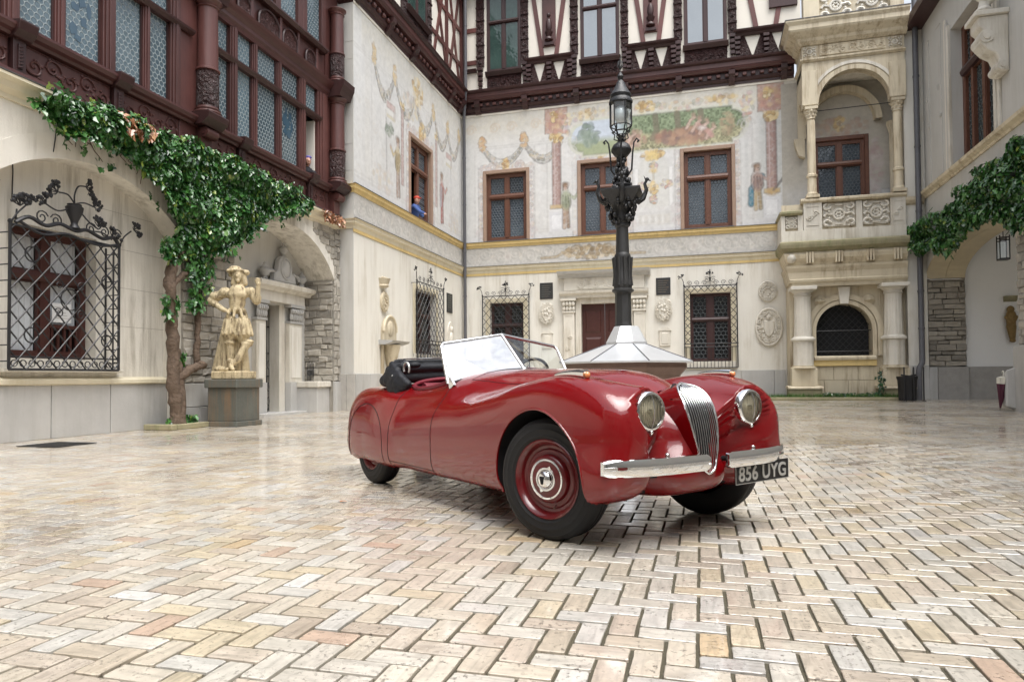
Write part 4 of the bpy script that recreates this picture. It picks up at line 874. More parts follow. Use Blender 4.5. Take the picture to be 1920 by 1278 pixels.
# ---- first floor windows
def big_window(fr, h, glass, **kw):
    w = casement(fr, FW, h[0], h[1], h[2]+.02, h[3], -0.22, zt=h[2]+(h[3]-h[2])*.66, glass=glass, fw=.15, dep=.10, mw=.16, tr=.16, **kw)
    MB(fr).box(h[0]-.10, h[0]+.03, h[2]-.02, h[3]+.11, -.1, .045).box(h[1]-.03, h[1]+.10, h[2]-.02, h[3]+.11, -.1, .045).box(h[0]+.03, h[1]-.03, h[3]-.03, h[3]+.11, -.1, .045).build('surround', 'surround_wood', w, bevel=.012)
    MB(fr).box(h[0]-.02, h[1]+.02, h[2]-.02, h[2]+.03, -.2, .10).build('sill', 'lead_flashing', w)
    return w
simple('surround_wood', (0.30, 0.205, 0.15), 0.55, var=0.25, vscale=5)
for h in W_back: big_window(fb, h, 'bottle_glass_back')
sw = big_window(fp, W_side[0], ['bottle_glass_back', 'bottle_glass_back', None, 'bottle_glass_back'][2:3]+['bottle_glass_back']*3 if False else [None, 'bottle_glass_back', 'bottle_glass_back', 'bottle_glass_back'])
for fr, hs in ((fb, W_back+G_back[:1]+G_back[2:]), (fp, W_side+G_side)):
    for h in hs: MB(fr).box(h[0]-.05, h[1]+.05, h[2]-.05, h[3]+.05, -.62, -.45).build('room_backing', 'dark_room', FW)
# ---- ground floor barred windows
for fr, h in ((fb, G_back[0]), (fb, G_back[2]), (fp, G_side[0])):
    w = casement(fr, FW, *h, -0.30, zt=h[2]+(h[3]-h[2])*.62, glass='bottle_glass_fine' if fr is fb else 'bottle_glass_fine', wood='timber_dark', fw=.08, mw=.22, tr=.12)
    MB(fr).box(h[0]-.17, h[0]+.0, h[2]-.1, h[3]+.17, .001, .035).box(h[1], h[1]+.17, h[2]-.1, h[3]+.17, .001, .035).box(h[0], h[1], h[3], h[3]+.17, .001, .035).build('surround', 'cream_band', w, bevel=.01)
    MB(fr).box(h[0]-.17, h[1]+.17, h[2]-.22, h[2]-.0, .001, .10).build('sill', 'pale_stone', w, bevel=.01)
# ---- timber cornice and half timbered storey
def timber_cornice(fr, u0, u1, m0, m1, bk, skip=()):
    MB(fr).mould([(0, 11.58), (.06, 11.58), (.06, 11.66), (.13, 11.70), (.16, 11.78), (0, 11.80)], u0, u1, m0, m1).build('lower_moulding', 'timber_dark', FW)
    MB(fr).box(u0, u1, 11.50, 11.58, .001, .03).build('white_fillet', 'infill', FW)
    MB(fr).box(u0, u1, 11.80, 12.02, 0, .14).build('frieze_beam', 'timber_dark', FW)
    MB(fr).mould([(0, 12.02), (.28, 12.02), (.33, 12.07), (.36, 12.14), (0, 12.16)], u0, u1, m0, m1).build('dentil_moulding', 'timber_h', FW)
    MB(fr).box(u0, u1, 12.16, 12.32, 0, .34).build('main_beam', 'timber', FW)
    MB(fr).mould([(0, 12.32), (.36, 12.32), (.44, 12.36), (.46, 12.42), (0, 12.46)], u0, u1, m0, m1).build('upper_moulding', 'timber_dark', FW)
    us = [u0]+list(bk)+[u1]
    for b in bk:
        m = MB(fr); m.mould([(0, 11.56), (.10, 11.56), (.20, 11.66), (.24, 11.80), (.34, 11.88), (.36, 12.02), (0, 12.02)], b-.11, b+.11); m.build('console', 'timber_dark', FW)
    for a, b in zip(us, us[1:]):
        n = max(1, int((b-a)/.27))
        for k in range(n):
            c = a+(k+.5)*(b-a)/n
            if abs(c-a) < .12 or abs(c-b) < .12: continue
            MB(fr).box(c-.075, c+.075, 11.83, 11.94, .14, .235).build('dentil', 'timber', FW, bevel=.018)
timber_cornice(fb, XP, 3.35, -1.0, 0, [-8.55, -6.58, -4.52, -2.62, -.66, 1.22, 3.0])
timber_cornice(fp, E0, YB, 0, -1.0, [17.25, 19.1, 20.95, 22.8, 24.5, 25.6])
MB(fe).mould([(0, 11.50), (.06, 11.55), (.16, 11.78), (.30, 12.0), (.34, 12.2), (.46, 12.42), (0, 12.46)], -9.75, XP, 0, 1.0).build('end_cornice', 'timber_dark', FW)
T0, T1 = 12.46, 16.6
for fr, a, b in ((fb, XP, 3.6), (fp, E0+.02, YB-.025)): MB(fr).box(a, b, T0, T1, -.3, .02).build('infill_wall', 'infill', FW)
MB(fe).box(-10.6, XP-.002, T0, T1, -.3, .0).build('infill_wall', 'infill', FW)
def tpost(fr, u0, u1, z0, z1, mat='carved_dark', d=.10, name='carved_post'):
    w = u1-u0; m = MB(fr); m.box(u0, u1, z0, z1, .02, d)
    for k in range(int((z1-z0)/.5)): z = z0+.18+k*.5; m.ball((u0+u1)/2, z, d, w*.3, .12, .045, 8, 5); m.box(u0-.015, u1+.015, z+.18, z+.24, .02, d+.03)
    return m.build(name, mat, FW, smooth=35)
def stub_bracket(fr, u, z0, z1, w=.22, d=.20):
    m = MB(fr); n = 5
    for k in range(n):
        a, b = z0+(z1-z0)*k/n, z0+(z1-z0)*(k+.72)/n; q = d*(.45+.55*(k+1)/n); m.box(u-w/2*(.6+.4*(k+1)/n), u+w/2*(.6+.4*(k+1)/n), a, b, .02, q)
    return m.build('stub_bracket', 'timber_dark', FW, bevel=.015)
def vbay(fr, u0, u1, zs=13.52, centre=True, pend=True):
    """bay between windows: cut-out apron below, V braces and carved centre board above"""
    m = (u0+u1)/2; w = u1-u0; q = MB(fr)
    # apron: dark board left standing round two inverted white triangles
    k = w*.5; zt, zb = zs-.20, T0+.03
    for s_ in (-1, 1):
        c = m+s_*w*.24; hw = w*.135
        a0, a1 = (m, u1) if s_ > 0 else (u0, m)
        q.prism([(a0, zt), (a0, zb), (c-.008, zb), (c-.008, zb+.05), (c-hw, zt-.05), (c-hw, zt)], .022, .07); q.prism([(c+.008, zb+.05), (c+.008, zb), (a1, zb), (a1, zt), (c+hw, zt), (c+hw, zt-.05)], .022, .07)
    q.build('cut_apron', 'carved_dark', FW)
    MB(fr).mould([(.02, zs-.20), (.10, zs-.20), (.14, zs-.12), (.24, zs-.06), (.26, zs), (.02, zs+.02)], u0-.16, u1+.16).build('sill_beam', 'timber_dark', FW)
    for u in (u0-.02, m, u1+.02): stub_bracket(fr, u, zb, zs-.18)
    for s_ in (-1, 1): MB(fr).bar((m+s_*w*.44, T1), (m+s_*w*.17, zs+.02), .17, .05, .022).build('brace', 'frame_red', FW)
    if centre:
        MB(fr).box(m-.27, m+.27, zs+.42, T1, .022, .085).build('centre_board', 'timber', FW, bevel=.01)
        c = MB(fr); c.ball(m, zs+1.25, .10, .12, .30, .09, 10, 7).ball(m, zs+1.66, .10, .075, .09, .07, 8, 6).lathe(m, .10, [(.05, zs+.60), (.17, zs+.66), (.17, zs+.72), (.08, zs+.80), (.14, zs+.92), (.16, zs+.98)], 10).box(m-.2, m+.2, zs+.46, zs+.56, .08, .16); c.build('carved_figure', 'timber_dark', FW, smooth=50)
        MB(fr).bar((u0+w*.16, T1-.55), (u1-w*.16, T1-.55), .16, .05, .0225).build('cross_rail', 'timber_dark', FW)
def upper_window(fr, u0, u1, z0, z1, glass, zt):
    w = casement(fr, FW, u0, u1, z0, z1, -.02+.045, zt=zt, glass=glass, wood='timber_dark', fw=.10, dep=.05, mw=.13, tr=.12)
    MB(fr).mould([(.02, z0-.16), (.12, z0-.16), (.18, z0-.08), (.22, z0-.02), (.22, z0), (.02, z0+.02)], u0-.05, u1+.05).build('sill', 'timber_dark', w)
    carved_panel(fr, u0, u1, T0+.02, z0-.17, .05, FW, name='relief_panel', mat='carved_dark', seed=int(u0*7), dense=.8)
    return w
for a, b, g in ((-8.18, -6.76, 'green_glass'), (-4.36, -2.86, 'clear_glass'), (-.45, 1.08, 'clear_glass')):
    upper_window(fb, a, b, 13.20, T1, g, 15.22)
for a, b in ((-8.62, -8.30), (-6.74, -6.46), (-4.76, -4.46), (-2.80, -2.52), (-.82, -.52), (1.12, 1.42)): tpost(fb, a, b, 13.5, T1); stub_bracket(fb, (a+b)/2, T0+.03, 13.5)
vbay(fb, -6.42, -4.80); vbay(fb, -2.48, -.86); 
vbay(fb, 1.46, 3.40, centre=False); MB(fb).box(2.55, 3.5, 14.2, T1, .022, .14).build('corner_post', 'timber_dark', FW)
MB(fb).box(-9.28, -9.10, T0, T1, .022, .09).build('post', 'timber_dark', FW); [MB(fb).box(-9.10, -8.62, a_, a_+.17, .022, .08).build('rail', 'frame_red', FW) for a_ in (14.95, 13.62)]
MB(fb).mould([(.02, 13.3), (.16, 13.3), (.22, 13.4), (.02, 13.42)], -9.1, -8.62).build('sill_beam', 'timber_dark', FW)
# side wall storey
upper_window(fp, 20.55, 22.35, 13.25, T1, 'green_glass', 15.3)
for a, b in ((20.2, 20.5), (22.4, 22.7)): tpost(fp, a, b, T0, T1)
for a, b in ((17.15, 17.42), (18.6, 18.78), (19.4, 19.58), (25.85, 26.08)): MB(fp).box(a, b, T0, T1, .022, .085).build('post', 'frame_red', FW)
for p, q in (((17.5, T0), (18.5, T1)), ((20.2, 14.8), (19.5, T1)), ((22.8, T1), (24.4, T0)), ((24.3, T1), (22.9, T0)), ((24.5, T0), (25.8, T1)), ((25.8, T0), (24.5, T1))): MB(fp).bar(p, q, .16, .05, .023+.0007*rnd.random()).build('brace', 'frame_red', FW)
MB(fp).box(24.2, 24.42, T0, T1, .022, .09).build('post', 'frame_red', FW)
for z in (13.5, 14.9): MB(fp).box(22.72, 25.85, z, z+.16, .022, .078).build('rail', 'frame_red', FW)
MB(fp).box(E0, YB, T1, T1+.3, -.3, .5).build('eaves', 'timber_dark', FW); MB(fb).box(XP-.4, 7.4, T1, T1+.3, -.6, .5).build('eaves', 'timber_dark', FW)
# ================================================================== stone loggia at the right end of the far wall
YL = 24.8; fl = FB(YL)
LG = thing('stone_loggia', 'carved limestone loggia with balcony and round arch in the right corner', 'loggia', (4.6, YL, 0))
XR = 7.1
def stack(name, mat, layers, x0, x1, parent=LG, back=-1.32, smooth=None):
    """moulded block: every layer (left overhang, front overhang, z)"""
    m = MB(fl); rings = []
    for ol, of, z in layers: rings.append([m.P(x0-ol, z, back), m.P(x0-ol, z, of), m.P(x1, z, of), m.P(x1, z, back)])
    m.f.append(rings[0][::-1]); m.f.append(rings[-1])
    for a, b in zip(rings, rings[1:]):
        for i in range(4): k = (i+1) % 4; m.f.append([a[i], a[k], b[k], b[i]])
    return m.build(name, mat, parent, smooth=smooth)
# lower wall with the barred round window
n = 16; oc, orr, osp = 4.65, .87, 2.42
ring = [(oc+orr*cos(pi*k/n), osp+.90*sin(pi*k/n)) for k in range(n+1)]
MB(fl).prism([(2.95, .1), (2.95, 3.95), (oc, 3.95)]+[(oc-orr*sin(pi*k/n/1)*0+orr*cos(pi/2+pi/2*k/8), osp+.90*sin(pi/2+pi/2*k/8)) for k in range(9)]+[(oc-orr, 1.56), (oc-orr, .1)], -1.3, -.36).build('lower_wall', 'lime_stone', LG)
MB(fl).prism([(oc, 3.95), (6.52, 3.95), (6.52, .1), (oc+orr, .1), (oc+orr, 1.56)]+[(oc+orr*cos(pi/2*k/8), osp+.90*sin(pi/2*k/8)) for k in range(9)], -1.3, -.36).build('lower_wall', 'lime_stone', LG)
MB(fl).box(oc-orr-.003, oc+orr+.003, .1, 1.56, -1.3, -.37).build('breast_wall', 'lime_stone', LG)
for a, b, c_, e in ((3.66, 4.3, .75, 1.2), (4.31, 5.05, .75, 1.2), (5.06, 5.64, .75, 1.2), (3.66, 4.0, .2, .74), (4.01, 4.75, .2, .74), (4.76, 5.64, .2, .74)): MB(fl).box(a, b, c_, e, -.369, -.335).build('ashlar_block', 'lime_stone', LG, bevel=.006)
MB(fl).box(3.68, 5.62, 1.22, 1.42, -.36, -.27).build('sill_course', 'gold_band', LG, bevel=.01); MB(fl).mould([(-.36, 1.42), (-.22, 1.42), (-.2, 1.5), (-.28, 1.56), (-.36, 1.57)], 3.7, 5.6).build('window_sill', 'lime_stone', LG)
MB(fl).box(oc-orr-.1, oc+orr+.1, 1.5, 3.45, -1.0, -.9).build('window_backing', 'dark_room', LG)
def half_ring(fr, uc, zs, r0, r1, k, d0, d1, name, mat, parent, leg=0.0, n=20):
    m = MB(fr); P0 = [(uc+r0, zs-leg)]*(leg > 0)+[(uc+r0*cos(pi*i/n), zs+r0*k*sin(pi*i/n)) for i in range(n+1)]+[(uc-r0, zs-leg)]*(leg > 0)
    P1 = [(uc+r1, zs-leg)]*(leg > 0)+[(uc+r1*cos(pi*i/n), zs+(r0*k+(r1-r0))*sin(pi*i/n)) for i in range(n+1)]+[(uc-r1, zs-leg)]*(leg > 0)
    for i in range(len(P0)-1):
        q = [m.P(*p, d) for d in (d0, d1) for p in (P0[i], P0[i+1], P1[i+1], P1[i])]
        m.f += [[q[4], q[5], q[6], q[7]], [q[0], q[1], q[5], q[4]], [q[3], q[7], q[6], q[2]]]
    return m.build(name, mat, parent)
half_ring(fl, oc, osp, orr, orr+.12, 1.034, -.36, -.31, 'arch_moulding', 'lime_stone', LG, .86)
half_ring(fl, oc, osp, orr+.15, orr+.33, 1.03, -.36, -.28, 'arch_moulding', 'lime_stone', LG, .86)
MB(fl).prism([(oc-.13, 3.30), (oc+.13, 3.30), (oc+.19, 3.88), (oc-.19, 3.88)], -.34, -.16).build('keystone', 'pale_stone', LG, bevel=.012)
for u in (3.92, 5.42): MB(fl).lathe(u, -.3, [(.2, 3.4), (.2, 3.42)], 4).ball(u, 3.42, -.33, .19, .19, .05, 12, 7).ball(u, 3.42, -.30, .1, .1, .07, 8, 6).build('rosette', 'lime_stone', LG, smooth=40)
# fluted half columns on pedestals
def fluted(u, d, z0, z1, r, n=14, name='fluted_shaft', taper=.9):
    m = MB(fl); base = len(m.v); N = n*6
    for z, k in ((z0, 1.0), (z0+.12, 1.0), (z1-.12, taper), (z1, taper)):
        for i in range(N):
            an = 2*pi*i/N; fluting = (0.93+.07*abs(sin(an*n/2))**.5) if z not in (z0, z1) else 1.0; m.P(u+r*k*fluting*cos(an), z, d+r*k*fluting*sin(an))
    for j in range(3):
        for i in range(N): k = (i+1) % N; m.f.append([base+j*N+i, base+j*N+k, base+(j+1)*N+k, base+(j+1)*N+i])
    m.f.append([base+i for i in range(N)][::-1]); m.f.append([base+3*N+i for i in range(N)])
    return m.build(name, 'pale_stone', LG, smooth=30)
for u, gr in ((3.34, .30), (6.10, .28)):
    MB(fl).box(u-.52, u+.52, .12, .46, -.4, .22).build('pedestal_foot', 'moss_stone', LG, bevel=.015); MB(fl).mould([(-.4, .46), (.26, .46), (.26, .5), (.2, .55), (-.4, .56)], u-.55, u+.55).build('pedestal_moulding', 'lime_stone', LG)
    MB(fl).box(u-.40, u+.40, .56, 1.14, -.4, .12).build('pedestal', 'lime_stone', LG, bevel=.01)
    MB(fl).lathe(u, -.14, [(.42, 1.14), (.42, 1.18), (.36, 1.2), (.36, 1.24)], 24).build('column_base', 'lime_stone', LG, smooth=35)
    fluted(u, -.14, 1.24, 2.06, .32, 12, 'column_drum', 1.0)
    MB(fl).lathe(u, -.14, [(.33, 2.06), (.39, 2.09), (.39, 2.15), (.33, 2.19), (.31, 2.22)], 24).build('column_band', 'pale_stone', LG, smooth=35)
    fluted(u, -.14, 2.22, 3.58, .285, 14)
    MB(fl).lathe(u, -.14, [(.27, 3.58), (.30, 3.60), (.27, 3.63), (.27, 3.69), (.36, 3.76), (.36, 3.78)], 24).build('capital', 'pale_stone', LG, smooth=35); MB(fl).box(u-.41, u+.41, 3.78, 3.90, -.5, .28).build('abacus', 'pale_stone', LG, bevel=.012)
# corbelled entablature
stack('architrave', 'lime_stone', [(-.02, .02, 3.90), (-.02, .04, 4.02), (.04, .10, 4.05), (.04, .12, 4.12), (.06, .06, 4.16), (.10, .07, 4.38), (.16, .14, 4.52), (.16, .16, 4.60)], 2.97, 6.50)
stack('corbel_course', 'lime_stone', [(.10, .02, 4.603), (.12, .06, 4.70), (.18, .16, 4.83), (.22, .20, 4.96), (.22, .12, 5.06)], 2.97, 6.50)
for u in (3.55, 4.45, 5.4, 6.2):
    for k in (-1, 0, 1): MB(fl).bar((u+k*.09, 4.66), (u+k*.09, 5.04), .055, .05, .10, .235).build('triglyph', 'lime_stone', LG, bevel=.012)
MB(fl).ball(2.98, 4.86, .10, .16, .17, .16, 10, 7).build('mask', 'pale_stone', LG, smooth=50)
stack('cornice', 'moss_stone', [(.24, .14, 5.063), (.28, .24, 5.14), (.34, .30, 5.18), (.36, .32, 5.28), (.36, .32, 5.36), (.30, .26, 5.41)], 2.97, 6.52)
stack('balcony_base', 'pale_stone', [(.28, .05, 5.413), (.28, .05, 5.80)], 2.97, 6.5)
# balustrade: carved slabs between piers
def rosette_panel(u0, u1, z0, z1, d, seed):
    m = MB(fl); cu, cz = (u0+u1)/2, (z0+z1)/2; h = (z1-z0)/2; w = (u1-u0)/2
    m.box(u0, u1, z0, z1, d-.04, d-.03)
    m.tube([(cu+.42*h*cos(2*pi*k/16), cz+.42*h*sin(2*pi*k/16), d) for k in range(16)], .045*h/.4, 6, closed=True)
    for k in range(6): m.ball(cu+.2*h*cos(k*pi/3), cz+.2*h*sin(k*pi/3), d, .12*h, .12*h, .03, 6, 4)
    for su in (-1, 1):
        for sz in (-1, 1):
            m.tube([(cu+su*(w*.95-.30*h*(1+cos(a))*.9), cz+sz*(h*.92-.24*h*(1+sin(a))*.9), d) for a in [k*pi/6 for k in range(10)]], .05*h/.4, 5)
            m.ball(cu+su*w*.62, cz+sz*h*.3, d, .13*h, .13*h, .04, 6, 4)
        m.tube([(cu+su*.45*h, cz, d), (cu+su*w*.8, cz+.1*h, d), (cu+su*w*.95, cz-.15*h, d)], .05*h/.4, 5)
        m.box(cu-.3*h, cu+.3*h, cz+su*h*.82-.05*h, cz+su*h*.82+.05*h, d-.03, d+.03)
    return m.build('carved_slab', 'pale_stone', LG, smooth=40)
MB(fl).box(2.72, 6.46, 5.80, 6.72, -.14, -.10).build('balustrade_back', 'lime_stone', LG)
for u0, u1, zt in ((3.40, 3.98, 6.74), (5.02, 5.22, 6.70), (6.05, 6.50, 6.74), (2.69, 2.82, 6.34), (3.22, 3.395, 6.34)): MB(fl).box(u0, u1, 5.80, zt, -.16, .04 if zt > 6.72 else .0).build('pier', 'pale_stone', LG, bevel=.01)
rosette_panel(4.02, 4.99, 5.90, 6.68, -.03, 1); rosette_panel(5.25, 6.02, 5.90, 6.68, -.03, 2); rosette_panel(2.84, 3.2, 5.9, 6.30, -.03, 3)
for u0, u1 in ((3.44, 3.94), (6.09, 6.46)): carved_panel(fl, u0+.06, u1-.06, 5.95, 6.6, .045, LG, name='carved_pier_face', mat='pale_stone', seed=int(u0*9), dense=1.4)
MB(fl).mould([(-.22, 6.72), (.06, 6.72), (.12, 6.77), (.12, 6.83), (.04, 6.87), (-.22, 6.88)], 3.32, 6.52).build('handrail', 'lime_stone', LG)
stack('side_rail', 'moss_stone', [(.02, .04, 6.34), (.08, .10, 6.40), (.08, .10, 6.46), (.02, .03, 6.50)], 2.72, 3.36, back=-1.3)
MB(fl).box(2.70, 2.78, 5.80, 6.34, -1.3, -.16).build('side_slab', 'pale_stone', LG)
MB(fl).box(2.8, 6.9, 5.62, 5.80, -1.32, -.14).build('balcony_floor', 'grey_stone', LG)
# upper arcade
def loggia_column(u, d, z0, z1, r):
    c_ = bpy.data.objects.new('column', None); col.objects.link(c_); c_.parent = LG; c_.location = Vector(fl(u, z0, d))-wloc(LG)
    MB(fl).box(u-r*1.55, u+r*1.55, z0, z0+.10, d-r*1.55, d+r*1.55).build('plinth', 'lime_stone', c_, bevel=.008)
    MB(fl).lathe(u, d, [(r*1.4, z0+.10), (r*1.45, z0+.14), (r*1.15, z0+.19), (r*1.1, z0+.22), (r*1.05, z0+.70), (r*1.3, z0+.73), (r*1.3, z0+.80), (r*1.0, z0+.84), (r*.98, z1-.5), (r*.92, z1-.42)], 20).build('shaft', 'lime_stone', c_, smooth=35)
    m = MB(fl); m.lathe(u, d, [(r*.92, z1-.42), (r*1.15, z1-.40), (r*1.0, z1-.37), (r*1.05, z1-.25), (r*1.5, z1-.10), (r*1.45, z1-.09)], 16)
    for k in range(8):
        a = k*pi/4; m.ball(u+r*1.25*cos(a), z1-.15, d+r*1.25*sin(a), r*.36, r*.42, r*.36, 6, 4); m.ball(u+r*1.08*cos(a+.4), z1-.28, d+r*1.08*sin(a+.4), r*.28, r*.36, r*.28, 6, 4)
    m.box(u-r*1.5, u+r*1.5, z1-.09, z1, d-r*1.5, d+r*1.5); m.build('capital', 'lime_stone', c_, smooth=40)
    return c_
loggia_column(3.70, -.08, 6.88, 9.98, .135); loggia_column(6.33, -.08, 6.88, 9.98, .135)
AC, AR, AS = 5.02, 1.09, 10.02
arcn = [(AC+AR*cos(pi*k/20), AS+AR*sin(pi*k/20)) for k in range(21)]
MB(fl).prism([(3.44, 9.99), (3.44, 11.50), (6.56, 11.50), (6.56, 9.99), (AC+AR, 9.99)]+arcn+[(AC-AR, 9.99)], -.28, .02).build('arch_wall', 'lime_stone', LG)
half_ring(fl, AC, AS, AR+.003, AR+.15, 1.0, -.02, .06, 'archivolt', 'lime_stone', LG); half_ring(fl, AC, AS, AR+.2, AR+.30, 1.0, -.02, .055, 'archivolt', 'pale_stone', LG)
fs = lambda u, z, d: (3.44-d, u, z)         # left flank
AQ = [(25.56+.42*cos(pi*k/14), 9.95+.42*sin(pi*k/14)) for k in range(15)]
MB(fs).prism([(25.08, 9.99), (25.08, 11.50), (26.12, 11.50), (26.12, 9.3), (25.98, 9.3), (25.98, 9.95)]+AQ+[(25.14, 9.99)], -.26, 0).build('flank_wall', 'lime_stone', LG)
MB(fs).mould([(-.2, 8.6), (0, 8.7), (.10, 9.0), (.14, 9.2), (.14, 9.3), (-.2, 9.3)], 25.9, 26.12).build('flank_respond', 'lime_stone', LG)
for u0, u1 in ((3.42, 3.92), (6.08, 6.58)): MB(fl).box(u0, u1, 10.03, 11.2, .02, .07).build('pilaster', 'lime_stone', LG, bevel=.01)
stack('frieze_moulding', 'lime_stone', [(.03, .05, 11.503), (.07, .12, 11.56), (.07, .12, 11.60), (.0, .04, 11.63)], 3.44, 6.58)
stack('frieze', 'lime_stone', [(.0, .03, 11.633), (.0, .03, 12.06)], 3.44, 6.56)
carved_panel(fl, 4.0, 6.0, 11.68, 12.02, .05, LG, name='frieze_relief', mat='lime_stone', seed=44, dense=1.1)
for u in (3.68, 6.28): rosette_panel(u-.2, u+.2, 11.68, 12.02, .05, 7)
stack('main_cornice', 'lime_stone', [(.04, .08, 12.063), (.16, .20, 12.16), (.20, .24, 12.24), (.42, .46, 12.40), (.46, .50, 12.46), (.46, .50, 12.60), (.56, .58, 12.70), (.56, .58, 12.76)], 3.44, 6.62)
stack('cornice_flashing', 'lead_flashing', [(.58, .60, 12.763), (.58, .60, 12.785)], 3.44, 6.63)
MB(fl).box(3.5, 6.56, 12.785, 14.3, -.3, -.02).build('upper_parapet', 'lime_stone', LG)
rosette_panel(4.05, 5.0, 12.95, 13.75, .0, 4); rosette_panel(5.15, 6.1, 12.95, 13.75, .0, 5)
for u0, u1 in ((3.5, 4.0), (6.15, 6.56)): MB(fl).box(u0, u1, 12.79, 14.3, -.02, .10).build('upper_pier', 'lime_stone', LG, bevel=.01)
MB(fl).tube([(3.8, 9.86, -.1), (6.2, 9.90, -.1)], .014, 6).build('tie_rod', 'iron', LG)
# room behind the arcade: ochre painted wall, vault and glazed door
Q = Fresco(2.9, 7.0, 5.82, 11.4, .03, (0.46, 0.42, 0.34), 31)
Q.rect(2.9, 7, 5.8, 7.6, (0.50, 0.49, 0.47), .7, .3); Q.daub(4.8, 9.6, 1.0, .35, [(0.46, 0.26, 0.16), (0.50, 0.40, 0.28), (0.40, 0.32, 0.28)], 110, .09, .5); Q.daub(5.95, 8.2, .22, 1.0, [(0.46, 0.30, 0.28), (0.52, 0.44, 0.42)], 70, .08, .5); Q.daub(4.8, 9.75, .16, .3, GOLD, 30, .06, .7); Q.rect(6.1, 6.8, 6.8, 7.35, (0.60, 0.60, 0.60), .8)
Q.mesh('painted_room_wall', fb, .012, LG, [(3.95, 5.62, 6.9, 9.2)])
half_ring(fb, 4.9, 9.75, 1.0, 1.22, 1.05, .012, .30, 'vault_rib', 'lime_stone', LG)
MB(fl).box(3.44, 6.6, 11.2, 11.4, -1.3, -.28).build('ceiling', 'plaster_cream', LG)
ld = casement(fb, LG, 3.95, 5.62, 6.9, 9.2, -.12, zt=8.35, glass='bottle_glass_back', fw=.12, dep=.10, mw=.16, tr=.14, name='balcony_door')
MB(fb).box(3.84, 3.97, 6.9, 9.32, -.1, .06).box(5.60, 5.73, 6.9, 9.32, -.1, .06).box(3.97, 5.60, 9.18, 9.32, -.1, .06).build('surround', 'window_wood', ld, bevel=.012)
MB(fb).box(3.8, 5.8, 6.8, 9.4, -.62, -.45).build('room_backing', 'dark_room', LG)
MB(fl).box(6.56, 6.62, 5.8, 11.5, -1.3, -.3).build('side_wall', 'plaster_grey', LG)
MB(FB(26.13)).lathe(6.45, .2, [(.16, 6.9), (.12, 7.1), (.12, 9.2), (.2, 9.5), (.2, 9.6)], 12).build('respond_column', 'lime_stone', LG, smooth=35)
lgr = thing('window_grille', 'black wrought iron lattice filling the low round arched window under the balcony', 'window grille', (oc, YL+.55, 1.56))
def in_ring(u, z): return z > 1.57 and abs(u-oc) < orr-.01 and (z < osp or ((u-oc)/orr)**2+((z-osp)/.9)**2 < .985)
def clipped(p, q, k=40):
    pts = [(p[0]+(q[0]-p[0])*i/k, p[1]+(q[1]-p[1])*i/k) for i in range(k+1)]; ins = [x for x in pts if in_ring(*x)]
    return (ins[0], ins[-1]) if len(ins) > 2 else None
for k in range(-12, 13):
    for sg in (1, -1):
        c_ = clipped((oc+k*.2-sg*2, 2.4-2*1.1), (oc+k*.2+sg*2, 2.4+2*1.1))
        if c_: MB(fl).tube([(c_[0][0], c_[0][1], -.56+sg*.008), (c_[1][0], c_[1][1], -.56+sg*.008)], .012, 5).build('lattice_bar', 'iron', lgr)
for z in (1.72, 2.42): MB(fl).tube([(oc-orr, z, -.53), (oc+orr, z, -.53)], .016, 5).build('cross_bar', 'iron', lgr)
# raised bed and kerb in front of the loggia
MB().box(1.9, 6.35, gz(24), .20, 23.95, 24.10).build('kerb', 'moss_stone', None, bevel=.015); kb = bpy.data.objects['kerb']; tag(kb, 'mossy low stone kerb of the planted bed below the loggia', 'kerb')
bed = MB().box(1.9, 6.35, .05, .16, 24.10, 26.1).build('planting_bed', 'soil'); tag(bed, kind='structure')
# ================================================================== right wing
RW = thing('right_wing', 'grey rendered right wing with tall window above a wide stone passage arch', 'building', (XR, 20, 0))
fr_ = FR(XR)
JF, JN, SP = 25.0, 18.3, 4.02
ac, ah = (JF+JN)/2, (JF-JN)/2
parc = [(ac+ah*cos(pi*k/24), SP+.92*sin(pi*k/24)) for k in range(25)]
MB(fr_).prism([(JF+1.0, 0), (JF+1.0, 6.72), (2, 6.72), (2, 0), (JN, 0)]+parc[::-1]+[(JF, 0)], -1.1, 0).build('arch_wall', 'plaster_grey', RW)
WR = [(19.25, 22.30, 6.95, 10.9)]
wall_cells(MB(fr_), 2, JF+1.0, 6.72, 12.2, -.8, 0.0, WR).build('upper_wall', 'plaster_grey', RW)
m = MB(fr_)
for i in range(24):
    a, b = parc[i], parc[i+1]; q = [m.P(a[0], a[1]-.004, -1.1), m.P(a[0], a[1]-.004, .004), m.P(b[0], b[1]-.004, .004), m.P(b[0], b[1]-.004, -1.1)]; m.f.append(q)
simple('soffit_stone', (0.52, 0.455, 0.32), 0.7, var=0.2, vscale=3, bump=.004)
for i in range(0, 24, 2):                  # soffit voussoirs, each a slab
    pts = [parc[i], parc[i+1], parc[i+2]]
    for d0, d1 in ((-1.1, -.56), (-.55, .006)):
        m = MB(fr_); A = [(p[0]+(.004 if k == 0 else -.004 if k == 2 else 0)*-1, p[1]) for k, p in enumerate(pts)]
        In = [(ac+(p[0]-ac)*.985, SP+(p[1]-SP)*.97-.004) for p in A]
        for k in range(2):
            q = [m.P(*In[k], d0), m.P(*In[k], d1), m.P(*In[k+1], d1), m.P(*In[k+1], d0)]; o = [m.P(*A[k], d0), m.P(*A[k], d1), m.P(*A[k+1], d1), m.P(*A[k+1], d0)]
            m.f += [q, [q[1], o[1], o[2], q[2]], [q[0], q[3], o[3], o[0]]]
            if k == 0: m.f.append([q[0], o[0], o[1], q[1]])
            else: m.f.append([q[3], q[2], o[2], o[3]])
        m.build('voussoir', 'soffit_stone', RW)
fjr = lambda u, z, d: (u, JF-d, z)
